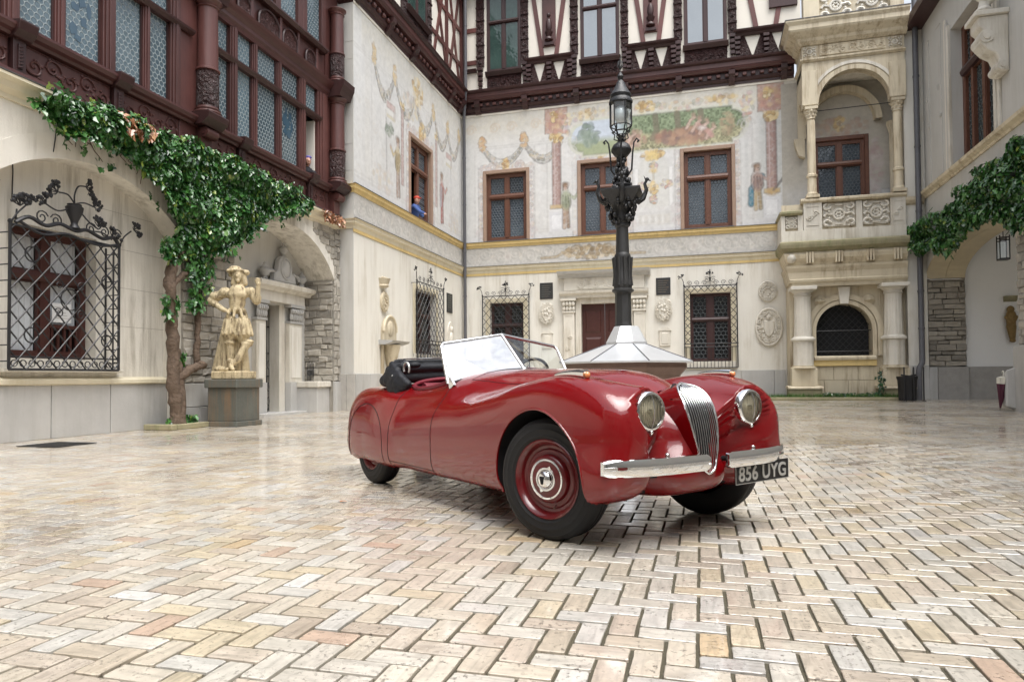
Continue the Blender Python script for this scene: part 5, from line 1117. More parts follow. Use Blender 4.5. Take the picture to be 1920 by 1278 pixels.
MB(fjr).box(XR-.42, 8.2, 0, SP+.02, -.3, 0.0).build('jamb_core', 'mortar', RW)
rubble(fjr, XR+.02, 8.2, 1.17, SP, RW, .10, .22, .22, .6, .0, .055, mat='jamb_stone', seed=33)
MB(fjr).box(XR-.40, XR+.0, 1.1, 6.7, 0, .02).build('render_strip', 'plaster_grey', RW)
for a, b, w in ((XR+.25, XR+1.15, .10),): MB(fjr).box(a, b, .05, 1.15, 0, w).build('plinth_block', 'plinth_old', RW, bevel=.02)
MB(fjr).prism([(XR-.20, .05), (XR+.24, .05), (XR+.24, 1.15), (XR+.0, 1.15)], 0, .14).build('guard_stone', 'plinth_stone', RW, bevel=.02)
fw2 = lambda u, z, d: (u, JF+.10-d, z)
MB(fw2).box(8.2, 14, .0, 6.5, -.3, 0).build('passage_wall', 'passage_white', RW); MB(fw2).box(8.25, 14, .05, 1.15, 0, .08).build('passage_plinth', 'plinth_old', RW, bevel=.01)
MB().box(8.2, 14, 6.0, 6.3, 16, 25.4).build('passage_ceiling', 'passage_white', RW); MB().box(13.6, 14, 0, 6.2, 16, 25.3).build('passage_end', 'passage_white', RW)
rubble(fr_, 15.5, JN-.01, 1.58, 4.6, RW, .12, .24, .16, .42, .001, .045, seed=35)
MB(fr_).box(2, JN+.0, 0, 1.56, .001, .16).build('plinth', 'plinth_stone', RW, bevel=.02)
MB(fr_).prism([(JN-.12, .03), (JN+.26, .03), (JN+.06, 1.05), (JN-.12, 1.15)], -.05, .34, .75).build('guard_stone', 'plinth_stone', RW, bevel=.03)
MB(fr_).mould([(0, 6.60), (.05, 6.60), (.08, 6.66), (.18, 6.72), (.20, 6.80), (.06, 6.84), (0, 6.85)], 2, JF+.1).build('string_course', 'lime_stone', RW)
MB(fr_).box(2, JF-.02, 5.3, 6.6, .001, .012).build('stucco_band', 'plaster_grey', RW)
# tall window with moulded surround
leaded('bottle_glass_dark_right', 'Y', .16, (0.028, 0.045, 0.05), (0.06, 0.075, 0.075), (0.05, 0.075, 0.08), .1)
tw = casement(fr_, RW, 19.25, 22.30, 6.95, 10.9, -.40, zt=9.55, glass='bottle_glass_dark_right', wood='window_wood', fw=.16, dep=.12, mw=.18, tr=.22)
for u in (20.03, 21.55): MB(fr_).box(u-.07, u+.07, 7.1, 10.8, -.39, -.26).build('mullion', 'window_wood', tw, bevel=.01)
MB(fr_).mould([(-.38, 9.42), (-.20, 9.44), (-.16, 9.55), (-.22, 9.68), (-.38, 9.69)], 19.4, 22.15).build('transom_ledge', 'timber_dark', tw)
for k, (a, e) in enumerate(((.0, .05), (.16, .03), (.32, .015))): MB(fr_).box(22.30+a, 22.44+a, 6.86, 11.05+a, .0, e+.03).build('surround', 'pale_stone' if k != 1 else 'plaster_grey', tw, bevel=.008)
for k, (a, e) in enumerate(((.0, .05), (.16, .03))): MB(fr_).box(19.11-a, 19.25-a, 6.86, 11.05+a, .0, e+.03).build('surround', 'pale_stone', tw, bevel=.008)
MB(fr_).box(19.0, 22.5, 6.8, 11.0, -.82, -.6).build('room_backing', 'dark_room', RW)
for u0, u1 in ((23.1, 23.45), (24.2, 24.5)): carved_panel(fr_, u0, u1, 6.95, 11.5, .02, RW, name='stucco_strip', mat='plaster_grey', seed=int(u0), dense=.8)
MB(fr_).box(2, JF+1, 12.2, 12.5, -.8, .5).build('eaves', 'timber_dark', RW)
cw2 = MB(FB(24.9)).box(6.52, XR+.0, 0, 12.4, -1.0, 0).build('corner_wall', 'plaster_white', RW)
MB(FB(24.9)).prism([(6.52, .1), (XR-.02, .1), (XR-.02, 1.2), (6.62, 1.2)], .0, .10).build('corner_plinth', 'plinth_stone', RW, bevel=.01)
MB(FB(24.9)).mould([(0, 6.45), (.08, 6.5), (.14, 6.6), (.14, 6.7), (0, 6.72)], 6.5, XR-.05).build('corner_string', 'lime_stone', RW)
# cable draped under the arch
cb = MB(fr_).tube([(24.95-.0, 4.9, .03), (24.98, 4.4, .03), (24.95, 4.05, .03), (24.9, 3.98, -.1), (24.96, 3.98, -1.0)], .014, 6).build('cable', 'paper', RW)

# ================================================================== the yard closes behind the viewer
fe_ = lambda u, z, d: (u, -13.0+d, z)
EW = thing('rear_wall', None, None, (0, -13, 0), kind='structure')  # unseen wing of the yard, added to darken reflections in the car
wn_ = [(-8+3.2*k, -6.4+3.2*k, z0, z1) for k in range(5) for z0, z1 in ((1.6, 4.0), (6.4, 9.0))]
wall_cells(MB(fe_), -10.2, 7.4, 0, 12.2, -.5, 0, wn_).build('rendered_wall', 'plaster_cream', EW)
MB(fe_).box(-10.2, 7.4, 0, 12.2, -.7, -.55).build('dark_rooms', 'dark_room', EW)
for h in wn_: MB(fe_).box(*h, -.3, -.25).build('pane', 'bottle_glass_back', EW)
MB(fe_).mould([(0, 5.1), (.12, 5.2), (.16, 5.36), (0, 5.4)], -10.2, 7.4).build('string_course', 'cream_band', EW)
MB(fe_).box(-10.2, 7.4, 12.2, 12.5, -.5, .5).build('eaves', 'timber_dark', EW)
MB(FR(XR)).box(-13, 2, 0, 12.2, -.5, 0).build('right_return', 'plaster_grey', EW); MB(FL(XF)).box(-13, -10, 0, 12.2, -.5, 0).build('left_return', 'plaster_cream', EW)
# ================================================================== free standing and hung things
_bm = bmesh.new(); bmesh.ops.create_icosphere(_bm, subdivisions=2, radius=1.0)
ICO_V = np.array([v.co[:] for v in _bm.verts]); ICO_F = np.array([[v.index for v in f_.verts] for f_ in _bm.faces]); _bm.free()
def blobs(name, prims, voxel, mat, parent, base, ax=(1, 0), smooth_it=4):
    """one continuous surface grown over overlapping balls and limbs; local x runs along ax, y away from it, z up"""
    VV, FF = [], []
    def ball(c, r):
        r = (r, r, r) if isinstance(r, (int, float)) else r
        FF.append(ICO_F+len(VV)*len(ICO_V)); VV.append(ICO_V*np.array(r)+np.array(c))
    for p in prims:
        if p[0] == 's': ball(p[1], p[2])
        else:
            a, b = Vector(p[1]), Vector(p[2]); L = (b-a).length; k = max(3, int(L/(min(p[3], p[4])*.45))+1)
            for i in range(k+1): q = i/k; ball(a.lerp(b, q), p[3]+(p[4]-p[3])*q)
    me = bpy.data.meshes.new(name); me.from_pydata(np.concatenate(VV).tolist(), [], np.concatenate(FF).tolist()); tmp = bpy.data.objects.new(name+'_tmp', me); col.objects.link(tmp)
    md = tmp.modifiers.new('r', 'REMESH'); md.mode = 'VOXEL'; md.voxel_size = voxel; md.use_smooth_shade = True
    if smooth_it: sm = tmp.modifiers.new('s', 'SMOOTH'); sm.iterations = smooth_it; sm.factor = .5
    dg = bpy.context.evaluated_depsgraph_get(); out = bpy.data.meshes.new_from_object(tmp.evaluated_get(dg)); bpy.data.objects.remove(tmp); bpy.data.meshes.remove(me); out.name = name
    co = np.zeros(len(out.vertices)*3); out.vertices.foreach_get('co', co); co = co.reshape(-1, 3); off = wloc(parent) if parent is not None else Vector((0, 0, 0))
    X = np.stack([base[0]-off.x+co[:, 0]*ax[0]-co[:, 1]*ax[1], base[1]-off.y+co[:, 0]*ax[1]+co[:, 1]*ax[0], base[2]-off.z+co[:, 2]], 1); out.vertices.foreach_set('co', X.ravel()); out.update()
    out.polygons.foreach_set('use_smooth', [True]*len(out.polygons)); out.materials.clear(); out.materials.append(MATS[mat])
    o = bpy.data.objects.new(name, out); col.objects.link(o); o.parent = parent; return o
# ---- statue of a young man on a dark pedestal
px0, px1, py0, py1 = -9.40, -8.74, 11.39, 12.12
pd = thing('pedestal', 'dark grey green stone pedestal streaked with rust under the standing statue', 'pedestal', (-9.07, 11.75, 0))
MB().box(px0-.04, px1+.04, 0, .10, py0-.04, py1+.04).build('foot', 'pedestal_stone', pd, bevel=.012); MB().box(px0, px1, .10, .76, py0, py1).build('die', 'pedestal_stone', pd, bevel=.008)
MB().box(px0-.05, px1+.05, .76, .93, py0-.05, py1+.05).build('cap', 'pedestal_stone', pd, bevel=.015)
stt = thing('statue', 'weathered cream stone statue of a standing man in plumed hat and puffed breeches', 'statue', (-9.03, 11.75, .93))
MB().box(-9.36, -8.78, .93, 1.09, 11.42, 12.08).build('statue_base', 'statue_stone', stt, bevel=.02)
bx = (cos(radians(18)), sin(radians(18)))
P_ = []
S = lambda x, y, z, r: P_.append(('s', (x, y, z), r)); C_ = lambda a, b, r1, r2: P_.append(('c', a, b, r1, r2))
S(.07, -.02, 1.93, (.092, .105, .128)); S(.07, -.115, 1.915, (.018, .03, .03)); S(.07, -.07, 1.83, (.05, .05, .05)); C_((.06, .0, 1.80), (.05, 0, 1.70), .062, .075)
S(.03, .03, 2.035, (.215, .16, .045)); S(-.02, .03, 2.075, (.13, .12, .07)); S(.20, .03, 2.00, (.075, .10, .06)); S(-.12, .02, 2.03, (.06, .12, .05)); C_((-.05, .07, 2.06), (-.14, .1, 1.96), .06, .04)
for s_ in (-1, 1): C_((.07+.10*s_, .0, 1.95), (.07+.12*s_, .02, 1.78), .045, .055)
C_((.05, 0, 1.60), (.03, 0, 1.30), .175, .145); S(.05, -.03, 1.55, (.23, .15, .13)); S(.04, 0, 1.40, (.165, .13, .2))
for x, z in ((-.20, 1.60), (.30, 1.60)): S(x, 0, z, (.125, .12, .11))
C_((-.24, 0, 1.58), (-.48, .02, 1.44), .10, .085); S(-.40, .0, 1.52, (.12, .11, .10)); S(-.47, -.0, 1.43, (.10, .10, .085)); C_((-.48, .0, 1.42), (-.20, -.12, 1.24), .072, .05); S(-.17, -.13, 1.23, (.06, .05, .05))
for k in range(4): C_((-.19+.02*k, -.15, 1.25-.015*k), (-.11+.015*k, -.16, 1.20-.02*k), .016, .013)
C_((.33, 0, 1.58), (.44, -.04, 1.42), .10, .085); S(.42, -.02, 1.48, (.11, .1, .10)); C_((.45, -.06, 1.43), (.49, -.12, 1.68), .068, .048); S(.50, -.13, 1.76, (.05, .05, .07))
for k in range(4): C_((.47+.02*k, -.15, 1.80), (.465+.024*k, -.16, 1.87-.012*abs(k-1)), .015, .012)
C_((.46, -.12, 1.76), (.43, -.15, 1.82), .016, .012)
for k in range(9): a = k/8*pi*2; C_((.03+.15*cos(a), .13*sin(a), 1.24), (.03+.20*cos(a), .17*sin(a), 1.10), .035, .028)
S(-.09, 0, .86, (.155, .15, .30)); S(.16, -.02, .84, (.16, .155, .30))
for k in range(10):
    a = k/10*2*pi; C_((-.09+.12*cos(a), .11*sin(a), 1.05), (-.09+.165*cos(a), .15*sin(a), .76), .024, .034); C_((.16+.12*cos(a), -.02+.11*sin(a), 1.05), (.18+.165*cos(a), -.03+.15*sin(a), .74), .024, .034)
S(-.10, 0, .58, (.12, .115, .06)); S(.25, -.05, .55, (.12, .11, .065)); S(.30, -.06, .60, (.09, .09, .05))
C_((-.10, .0, .56), (-.09, .0, .12), .085, .058); S(-.09, .02, .38, (.082, .085, .13)); C_((-.09, .0, .06), (-.10, -.16, .04), .055, .04)
C_((.25, -.07, .54), (.10, -.14, .24), .080, .068); C_((.10, -.14, .24), (-.02, -.18, .12), .062, .05); C_((-.02, -.17, .10), (.06, -.30, .045), .05, .04); S(-.05, -.15, .22, (.06, .05, .05))
for k in range(6): C_((-.16-.02*k, .14, 1.1-.03*k), (-.22-.05*k, .10+.02*k, .03), .05, .075)
S(-.3, .1, .05, (.16, .12, .07)); C_((.05, .16, .6), (.08, .16, .0), .13, .16)
blobs('figure', P_, .0135, 'statue_stone', stt, (-9.04, 11.75, 1.08), bx, 2)
# ---- planting kerb at the foot of the ivy
pk = thing('planter_kerb', 'low pale stone kerb round the foot of the ivy trunk', 'kerb', (-9.65, 11.0, 0))
MB().box(-9.98, -9.34, 0, .105, 10.38, 10.52).build('kerb_stone', 'moss_stone', pk, bevel=.012); MB().box(-9.46, -9.34, 0, .10, 10.525, 11.58).build('kerb_stone', 'moss_stone', pk, bevel=.012); MB().box(-9.98, -9.47, 0, .07, 10.525, 11.38).build('soil', 'soil', pk)
# ---- stone portal inside the left doorway arch
XQ = -10.62; fq = FL(XQ); PT = thing('stone_portal', 'cream stone doorway with carved capitals and urn topped crest in the left arch', 'portal', (XQ, 15.4, 0))
wall_cells(MB(fq), 12.6, 16.79, 0, 4.7, -.25, -.02, [(14.82, 15.84, 0, 2.86)]).build('portal_wall', 'plaster_grey', PT)
for a, b in ((14.44, 14.82), (15.84, 16.42)):
    MB(fq).box(a, b, 0, .84, -.02, .16).build('pedestal', 'plinth_stone', PT, bevel=.012); MB(fq).box(a, b, .84, 2.40, -.02, .12).build('pilaster', 'pale_stone', PT, bevel=.008); MB(fq).box(a+.08, b-.08, .95, 2.3, .12, .135).build('pilaster_panel', 'plaster_white', PT, bevel=.006)
    m = MB(fq); m.box(a-.02, b+.02, 2.40, 2.46, -.02, .15).box(a-.04, b+.04, 2.82, 2.90, -.02, .20)
    n = 5
    for k in range(n): u = a+(k+.5)*(b-a)/n; m.ball(u, 2.58, .13, (b-a)/n*.5, .12, .05, 6, 5); m.ball(u, 2.72, .16, (b-a)/n*.5, .08, .06, 6, 5)
    m.build('capital', 'grey_stone', PT, smooth=40)
MB(fq).box(14.83, 14.86, 0, 2.86, -.5, -.02).box(15.58, 15.83, 0, 2.86, -.55, -.02).build('reveal', 'pale_stone', PT)
MB(fq).box(14.40, 16.50, 2.90, 3.16, -.02, .16).build('lintel', 'pale_stone', PT, bevel=.01); MB(fq).mould([(-.02, 3.16), (.18, 3.16), (.22, 3.22), (.34, 3.27), (.36, 3.36), (.30, 3.40), (-.02, 3.42)], 14.32, 16.76).build('cornice', 'pale_stone', PT)
m = MB(fq); m.prism([(15.55+x*.9, 3.42+y) for x, y in ((-.55, 0), (.55, 0), (.50, .22), (.34, .30), (.26, .60), (.12, .70), (-.12, .70), (-.26, .60), (-.34, .30), (-.50, .22))], .02, .20); m.build('crest', 'grey_stone', PT, bevel=.03)
m = MB(fq); m.ball(15.55, 3.80, .20, .19, .24, .06, 14, 8).build('crest_oval', 'grey_stone', PT, smooth=50)
MB(fq).tube([(15.55+.22*cos(k*pi/9), 3.80+.27*sin(k*pi/9), .21) for k in range(18)], .025, 6, closed=True).build('crest_ring', 'grey_stone', PT, smooth=50)
def urn(fr, u, z, d, s, parent): return MB(fr).lathe(u, d, [(.07*s, z), (.09*s, z+.02*s), (.05*s, z+.07*s), (.13*s, z+.16*s), (.15*s, z+.24*s), (.11*s, z+.29*s), (.13*s, z+.31*s), (.06*s, z+.36*s), (.03*s, z+.40*s), (.04*s, z+.43*s), (.01*s, z+.47*s)], 12).build('urn', 'grey_stone', parent, smooth=40)
urn(fq, 15.55, 4.12, .12, .8, PT); urn(fq, 16.35, 3.42, .15, .95, PT); urn(fq, 14.72, 3.42, .15, .95, PT)
for s_ in (-1, 1): MB(fq).tube([(15.55+s_*(.50+.20*cos(a)), 3.55+.14*sin(a), .12) for a in np.linspace(0, 5.2, 14)], [.06-.002*k for k in range(14)], 7).build('crest_scroll', 'grey_stone', PT, smooth=50)
MB(fq).box(14.3, 16.8, -.02, .08, -.5, .45).build('door_step', 'plinth_stone', PT, bevel=.01)
ig = bpy.data.objects.new('iron_gate', None); col.objects.link(ig); ig.parent = PT; ig.location = Vector((XQ-.3, 15.2, 0))-wloc(PT)
for k in range(8): MB(fq).tube([(14.88+k*.10, .1, -.33), (14.88+k*.10, 2.82, -.33)], .011, 5).build('bar', 'iron', ig)
for z in (.15, 1.0, 1.6, 2.3, 2.8): MB(fq).tube([(14.86, z, -.33), (15.58, z, -.33)], .014, 5).build('rail', 'iron', ig)
for k in range(7):
    for z in (.35, .72, 1.3): MB(fq).tube([(14.93+k*.10+.045*cos(a), z+.11*sin(a), -.32) for a in np.linspace(0, 2*pi, 11)[:-1]], .008, 4, closed=True).build('scroll', 'iron', ig)
MB(fq).box(14.8, 15.9, 0, 2.9, -.62, -.57).build('dark_interior', 'dark_room', PT)
gq = thing('iron_railing', 'small black scrolled iron railing on the low wall beside the doorway', 'railing', (-10.35, 16.55, .86))
for k in range(5):
    MB(FL(-10.35)).tube([(16.46+k*.07, .86, 0), (16.46+k*.07, 1.35+.06*(k % 2), 0)], .010, 5).build('bar', 'iron', gq)
    MB(FL(-10.35)).tube([(16.47+k*.07+.035*cos(a), 1.1+.08*sin(a), .0) for a in np.linspace(0, 2*pi, 11)[:-1]], .008, 4, closed=True).build('scroll', 'iron', gq)
# ---- wrought iron window grilles
def spiral(cu, cz, r, turn=1.5, s_=1, ph=0.0, n=16, d=0.0): return [(cu+s_*r*(1-.78*i/n)*cos(ph+turn*2*pi*i/n), cz+r*(1-.78*i/n)*sin(ph+turn*2*pi*i/n), d) for i in range(n+1)]
def leafspray(m, u, z, d, ang, L, R, k=5):
    for i in range(k):
        a = ang+R.uniform(-1.2, 1.2); l = L*R.uniform(.5, 1); p = (u+l*cos(a), z+l*sin(a)); m.tube([(u, z, d), (u+l*.6*cos(a+.2), z+l*.6*sin(a+.2), d+R.uniform(-.03, .03)), (*p, d+R.uniform(-.05, .05))], [.008, .007, .004], 4)
        m.ball(p[0], p[1], d+R.uniform(-.03, .03), .035*L/.15, .028*L/.15, .018, 5, 4); m.ball(p[0]+.03*cos(a+1), p[1]+.03*sin(a+1), d, .022*L/.15, .022*L/.15, .015, 5, 4)
def grille(fr, u0, u1, z0, z1, d, sp, label, group=None, r=.012, lattice=None, crown=1.0, side_cage=False, balus=None, ratio=1.12, seed=1):
    """lattice: list of rectangles that carry crossed bars"""
    R = random.Random(seed); g = thing('window_grille', label, 'window grille', fr((u0+u1)/2, z0, 0), group)
    for u in (u0, u1): MB(fr).tube([(u, z0, d), (u, z1+.02, d)], r*1.8, 6).build('upright', 'iron', g); MB(fr).ball(u, z1+.04, d, r*3, r*3, r*3, 6, 5).build('knob', 'iron', g)
    for z in (z0, z1): MB(fr).tube([(u0, z, d), (u1, z, d)], r*1.6, 6).build('rail', 'iron', g)
    for a0, a1, b0, b1 in (lattice or [(u0, u1, z0, z1)]):
        w, h = a1-a0, b1-b0; ks = []
        n = int((w+h/ratio)/sp)+2
        for k in range(-n, 2*n):
            for s_ in (1, -1):
                pts = []
                c = a0+k*sp
                for q in np.linspace(b0, b1, 90):
                    u = c+s_*(q-b0)/ratio if s_ > 0 else c-(q-b0)/ratio
                    if a0 <= u <= a1: pts.append((u, q, d+.007*s_))
                if len(pts) > 3: MB(fr).tube([pts[0], pts[-1]], r, 5).build('lattice_bar', 'iron', g)
    if balus:
        for k in range(balus[2]): u = u0+(k+.5)*(u1-u0)/balus[2]; MB(fr).tube([(u, balus[0], d+.01), (u, balus[1], d+.01)], r*.9, 5).build('baluster', 'iron', g)
        for z in (balus[1], balus[1]+.12): MB(fr).tube([(u0-.03, z, d+.012), (u1+.03, z, d+.012)], r*1.5, 6).build('rail', 'iron', g)
    if side_cage:
        for u in (u0, u1):
            MB(fr).tube([(u, z0, .01), (u, z1+.0, .01)], r*1.4, 6).build('upright', 'iron', g)
            for k in range(9): z = z0+(k+.5)*(z1-z0)/9; MB(fr).tube([(u, z, d), (u, z, .0)], r*.8, 5).build('stay', 'iron', g)
    else:
        for u in (u0, u1):
            for z in (z0+.05, z1-.05): MB(fr).tube([(u, z, d), (u, z, -.01)], r, 5).build('stay', 'iron', g)
    if crown:
        c = (u0+u1)/2; k = crown; w = (u1-u0)/2
        for s_ in (-1, 1):
            for q in (.22, .50, .78): MB(fr).tube(spiral(c+s_*w*q, z1+.11*k, .10*k, 1.4, s_, 0, 14, d), r*.8, 5).build('scroll', 'iron', g)
            m = MB(fr); m.tube([(c+s_*w, z1, d), (c+s_*w*1.02, z1+.18*k, d), (c+s_*(w+.08*k), z1+.32*k, d+.02)], r*1.1, 5); leafspray(m, c+s_*(w+.09*k), z1+.34*k, d+.02, pi/2-s_*.5, .13*k, R, 7); m.build('corner_spray', 'iron', g)
            MB(fr).tube(spiral(c+s_*.12*k, z1+.22*k, .13*k, 1.3, s_, 1.0, 14, d), r*.8, 5).build('scroll', 'iron', g)
        m = MB(fr); m.tube([(c, z1, d), (c, z1+.55*k, d)], r, 5); leafspray(m, c, z1+.42*k, d, pi/2, .14*k, R, 9); m.ball(c, z1+.58*k, d, .02*k, .06*k, .02*k, 6, 5); m.ball(c, z1+.30*k, d, .03*k, .05*k, .03*k, 6, 5); m.build('finial', 'iron', g)
    return g
grille(fb, -8.42, -6.50, 1.30, 4.16, .14, .30, 'black iron window grille on the far wall left of the door, nearest the corner pipe', crown=.95, seed=2)
grille(fb, -.58, 1.28, 1.22, 4.23, .14, .24, 'black iron grille right of the door, lattice border round an open middle', crown=.95, seed=3, lattice=[(-.58, -.33, 2.10, 4.23), (1.03, 1.28, 2.10, 4.23), (-.33, 1.03, 4.0, 4.23)], balus=(1.22, 1.98, 15))
grille(fp, 21.02, 23.48, 1.35, 4.16, .20, .30, 'black iron window grille on the side wall behind the car, seen edge on', crown=1.0, seed=4, balus=(1.35, 2.1, 16))
bg_ = grille(fn, 7.72, 9.69, 1.10, 3.26, .30, .265, 'large black iron basket grille over the arched window, crowned with a leafy vase', r=.0125, crown=0, side_cage=True, seed=5)
for cu, cz, rr in ((8.06, 2.86, .115), (8.06, 1.62, .115), (8.72, 2.23, .17), (9.42, 2.62, .10), (9.42, 1.6, .10)): MB(fn).tube([(cu+rr*cos(a), cz+rr*sin(a), .315) for a in np.linspace(0, 2*pi, 25)[:-1]], .011, 5, closed=True).build('ring', 'iron', bg_)
for s_ in (-1, 1):
    for q in (2.46, 2.0): MB(fn).tube(spiral(8.72+s_*.20, q, .085, 1.4, s_, .5, 14, .315), .009, 5).build('scroll', 'iron', bg_)
for k in range(14): MB(fn).tube([(7.80+k*.14+.05*cos(a), 1.19+.05*sin(a), .305) for a in np.linspace(0, 2*pi, 11)[:-1]], .009, 4, closed=True).build('ring', 'iron', bg_)
MB(fn).tube([(7.72, 1.29, .30), (9.69, 1.29, .30)], .014, 6).build('rail', 'iron', bg_); MB(fn).tube([(9.56, 1.1, .31), (9.56, 3.2, .31)], .014, 6).build('upright', 'iron', bg_)
R = random.Random(21); c = 8.76
for (pts, rr) in (([(7.80, 3.30, .30), (8.0, 3.42, .32), (8.25, 3.34, .34), (8.5, 3.42, .34), (8.76, 3.36, .36), (9.0, 3.42, .34), (9.3, 3.34, .34), (9.55, 3.40, .32), (9.69, 3.27, .30)], .032), ([(7.8, 3.36, .3), (8.2, 3.20, .32), (8.6, 3.28, .34), (8.9, 3.24, .34), (9.3, 3.22, .32), (9.66, 3.3, .3)], .024)):
    MB(fn).tube(curve(pts), rr, 6).build('swag', 'iron', bg_, smooth=60)
MB(fn).lathe(c, .34, [(.02, 3.36), (.09, 3.40), (.05, 3.47), (.06, 3.52), (.12, 3.66), (.135, 3.74), (.10, 3.77), (.11, 3.79), (.05, 3.80)], 12).build('vase', 'iron', bg_, smooth=40)
for path, spray in (([(c, 3.8, .34), (c+.0, 3.95, .34), (c+.06, 4.10, .35), (c+.22, 4.14, .35)], (c+.22, 4.12, .2)), ([(c, 3.8, .34), (c-.12, 3.92, .34), (c-.28, 3.92, .34)], (c-.30, 3.92, 2.6)), ([(c, 3.8, .34), (c+.18, 3.86, .34), (c+.36, 3.84, .34)], (c+.36, 3.84, .4)), ([(c-.1, 3.7, .34), (c-.3, 3.62, .34), (c-.5, 3.68, .34)], (c-.5, 3.68, 2.5)), ([(c+.1, 3.7, .34), (c+.28, 3.56, .34), (c+.46, 3.48, .34)], (c+.46, 3.52, .9)), ([(c+.3, 3.42, .33), (c+.55, 3.44, .33), (c+.75, 3.36, .32)], (c+.75, 3.40, .6)), ([(9.69, 3.25, .3), (9.78, 3.45, .3), (9.95, 3.60, .3)], (9.97, 3.62, .4)), ([(7.80, 3.30, .3), (7.82, 3.5, .3)], (7.84, 3.55, 1.4)), ([(7.72, 3.26, .3), (7.8, 3.42, .32), (7.95, 3.60, .34)], (7.95, 3.60, 1.6))):
    m = MB(fn); m.tube(curve(path), .013, 5); leafspray(m, spray[0], spray[1], .34, spray[2], .17, R, 11); m.build('flower_spray', 'iron', bg_, smooth=60)
for q, s_ in ((8.2, 1), (8.45, -1), (9.08, 1), (9.35, -1), (9.6, 1)): MB(fn).tube(spiral(q, 3.46, .11, 1.5, s_, .3, 16, .33), .011, 5).build('scroll', 'iron', bg_)
# ---- far door and its portal
DP = thing('door_portal', 'white carved stone portal with pilasters round the dark door of the far wall', 'portal', (-3.56, YB, 0))
for a, b in ((-5.16, -4.66), (-2.47, -1.97)):
    MB(fb).box(a, b, 0, 1.0, 0, .22).build('pedestal', 'pale_stone', DP, bevel=.01); MB(fb).box(a+.04, b-.04, 1.0, 3.40, 0, .16).build('pilaster', 'pale_stone', DP, bevel=.008); carved_panel(fb, a+.12, b-.12, 1.15, 3.3, .165, DP, name='pilaster_relief', mat='pale_stone', seed=int(a*10), dense=.9)
    m = MB(fb); m.box(a, b, 3.40, 3.46, 0, .2).box(a-.05, b+.05, 3.86, 3.95, 0, .28)
    for k in range(4): u = a+(k+.5)*(b-a)/4; m.ball(u, 3.56, .18, .065, .10, .05, 6, 5); m.ball(u, 3.74, .21, .07, .10, .06, 6, 5)
    m.build('capital', 'pale_stone', DP, smooth=40)
MB(fb).box(-4.66, -4.45, 0, 3.95, -.2, .07).box(-2.68, -2.47, 0, 3.95, -.2, .07).box(-4.45, -2.68, 3.74, 3.95, -.2, .07).build('door_frame', 'pale_stone', DP, bevel=.01)
MB(fb).mould([(0, 3.95), (.22, 3.95), (.24, 4.05), (.34, 4.12), (.36, 4.22), (0, 4.26)], -5.25, -1.88).build('architrave', 'pale_stone', DP); MB(fb).box(-5.10, -2.02, 4.26, 4.74, 0, .14).build('frieze', 'pale_stone', DP)
carved_panel(fb, -4.55, -2.58, 4.30, 4.70, .15, DP, name='frieze_relief', mat='pale_stone', seed=51, dense=1.1)
MB(fb).mould([(0, 4.74), (.18, 4.74), (.24, 4.82), (.40, 4.88), (.44, 4.98), (0, 5.01)], -5.32, -1.80).build('cornice', 'grey_stone', DP)
dr = bpy.data.objects.new('door', None); col.objects.link(dr); dr.parent = DP; dr.location = Vector((-3.56, YB+.2, 0))-wloc(DP)
for a, b in ((-4.45, -3.57), (-3.56, -2.68)):
    MB(fb).box(a, b, .1, 3.74, -.25, -.18).build('leaf', 'door_wood', dr, bevel=.006)
    for z0, z1 in ((.35, 1.2), (1.35, 2.45), (2.62, 3.5)): MB(fb).prism([(a+.14, z0), (b-.14, z0), (b-.14, z1), (a+.14, z1)], -.18, -.145, .86).build('panel', 'door_wood', dr)
    MB(fb).ball(b-.07 if a < -4 else a+.07, 1.45, -.15, .03, .05, .03).build('handle', 'dark_bronze', dr)
MB(fb).box(-5.2, -1.95, gz(26)-.02, .18, 0, .5).build('door_step', 'pale_stone', DP, bevel=.012)
# ---- tablets and carved reliefs
for fr, a, b, z0, z1, lb in ((fb, -6.08, -5.56, 3.98, 4.62, 'square dark bronze wall tablet left of the far door'), (fb, -1.60, -1.07, 3.97, 4.61, 'square dark bronze wall tablet right of the far door'), (fp, 24.28, 24.86, 3.42, 4.16, 'tall dark bronze tablet on the side wall near the corner pipe')):
    p = thing('wall_tablet', lb, 'plaque', fr((a+b)/2, z0, 0)); MB(fr).box(a, b, z0, z1, 0, .03).build('slab', 'dark_bronze', p, bevel=.008)
    m = MB(fr); m.box(a+.02, b-.02, z0+.02, z0+.035, .03, .036).box(a+.02, b-.02, z1-.035, z1-.02, .03, .036).box(a+.02, a+.035, z0+.035, z1-.035, .03, .036).box(b-.035, b-.02, z0+.035, z1-.035, .03, .036); m.build('rim', 'dark_bronze', p)
    for k in range(6): MB(fr).box(a+.07, b-.07-.1*((k*7) % 3)/2, z1-.12-k*.085, z1-.10-k*.085, .03, .034).build('text_line', 'pedestal_stone', p)
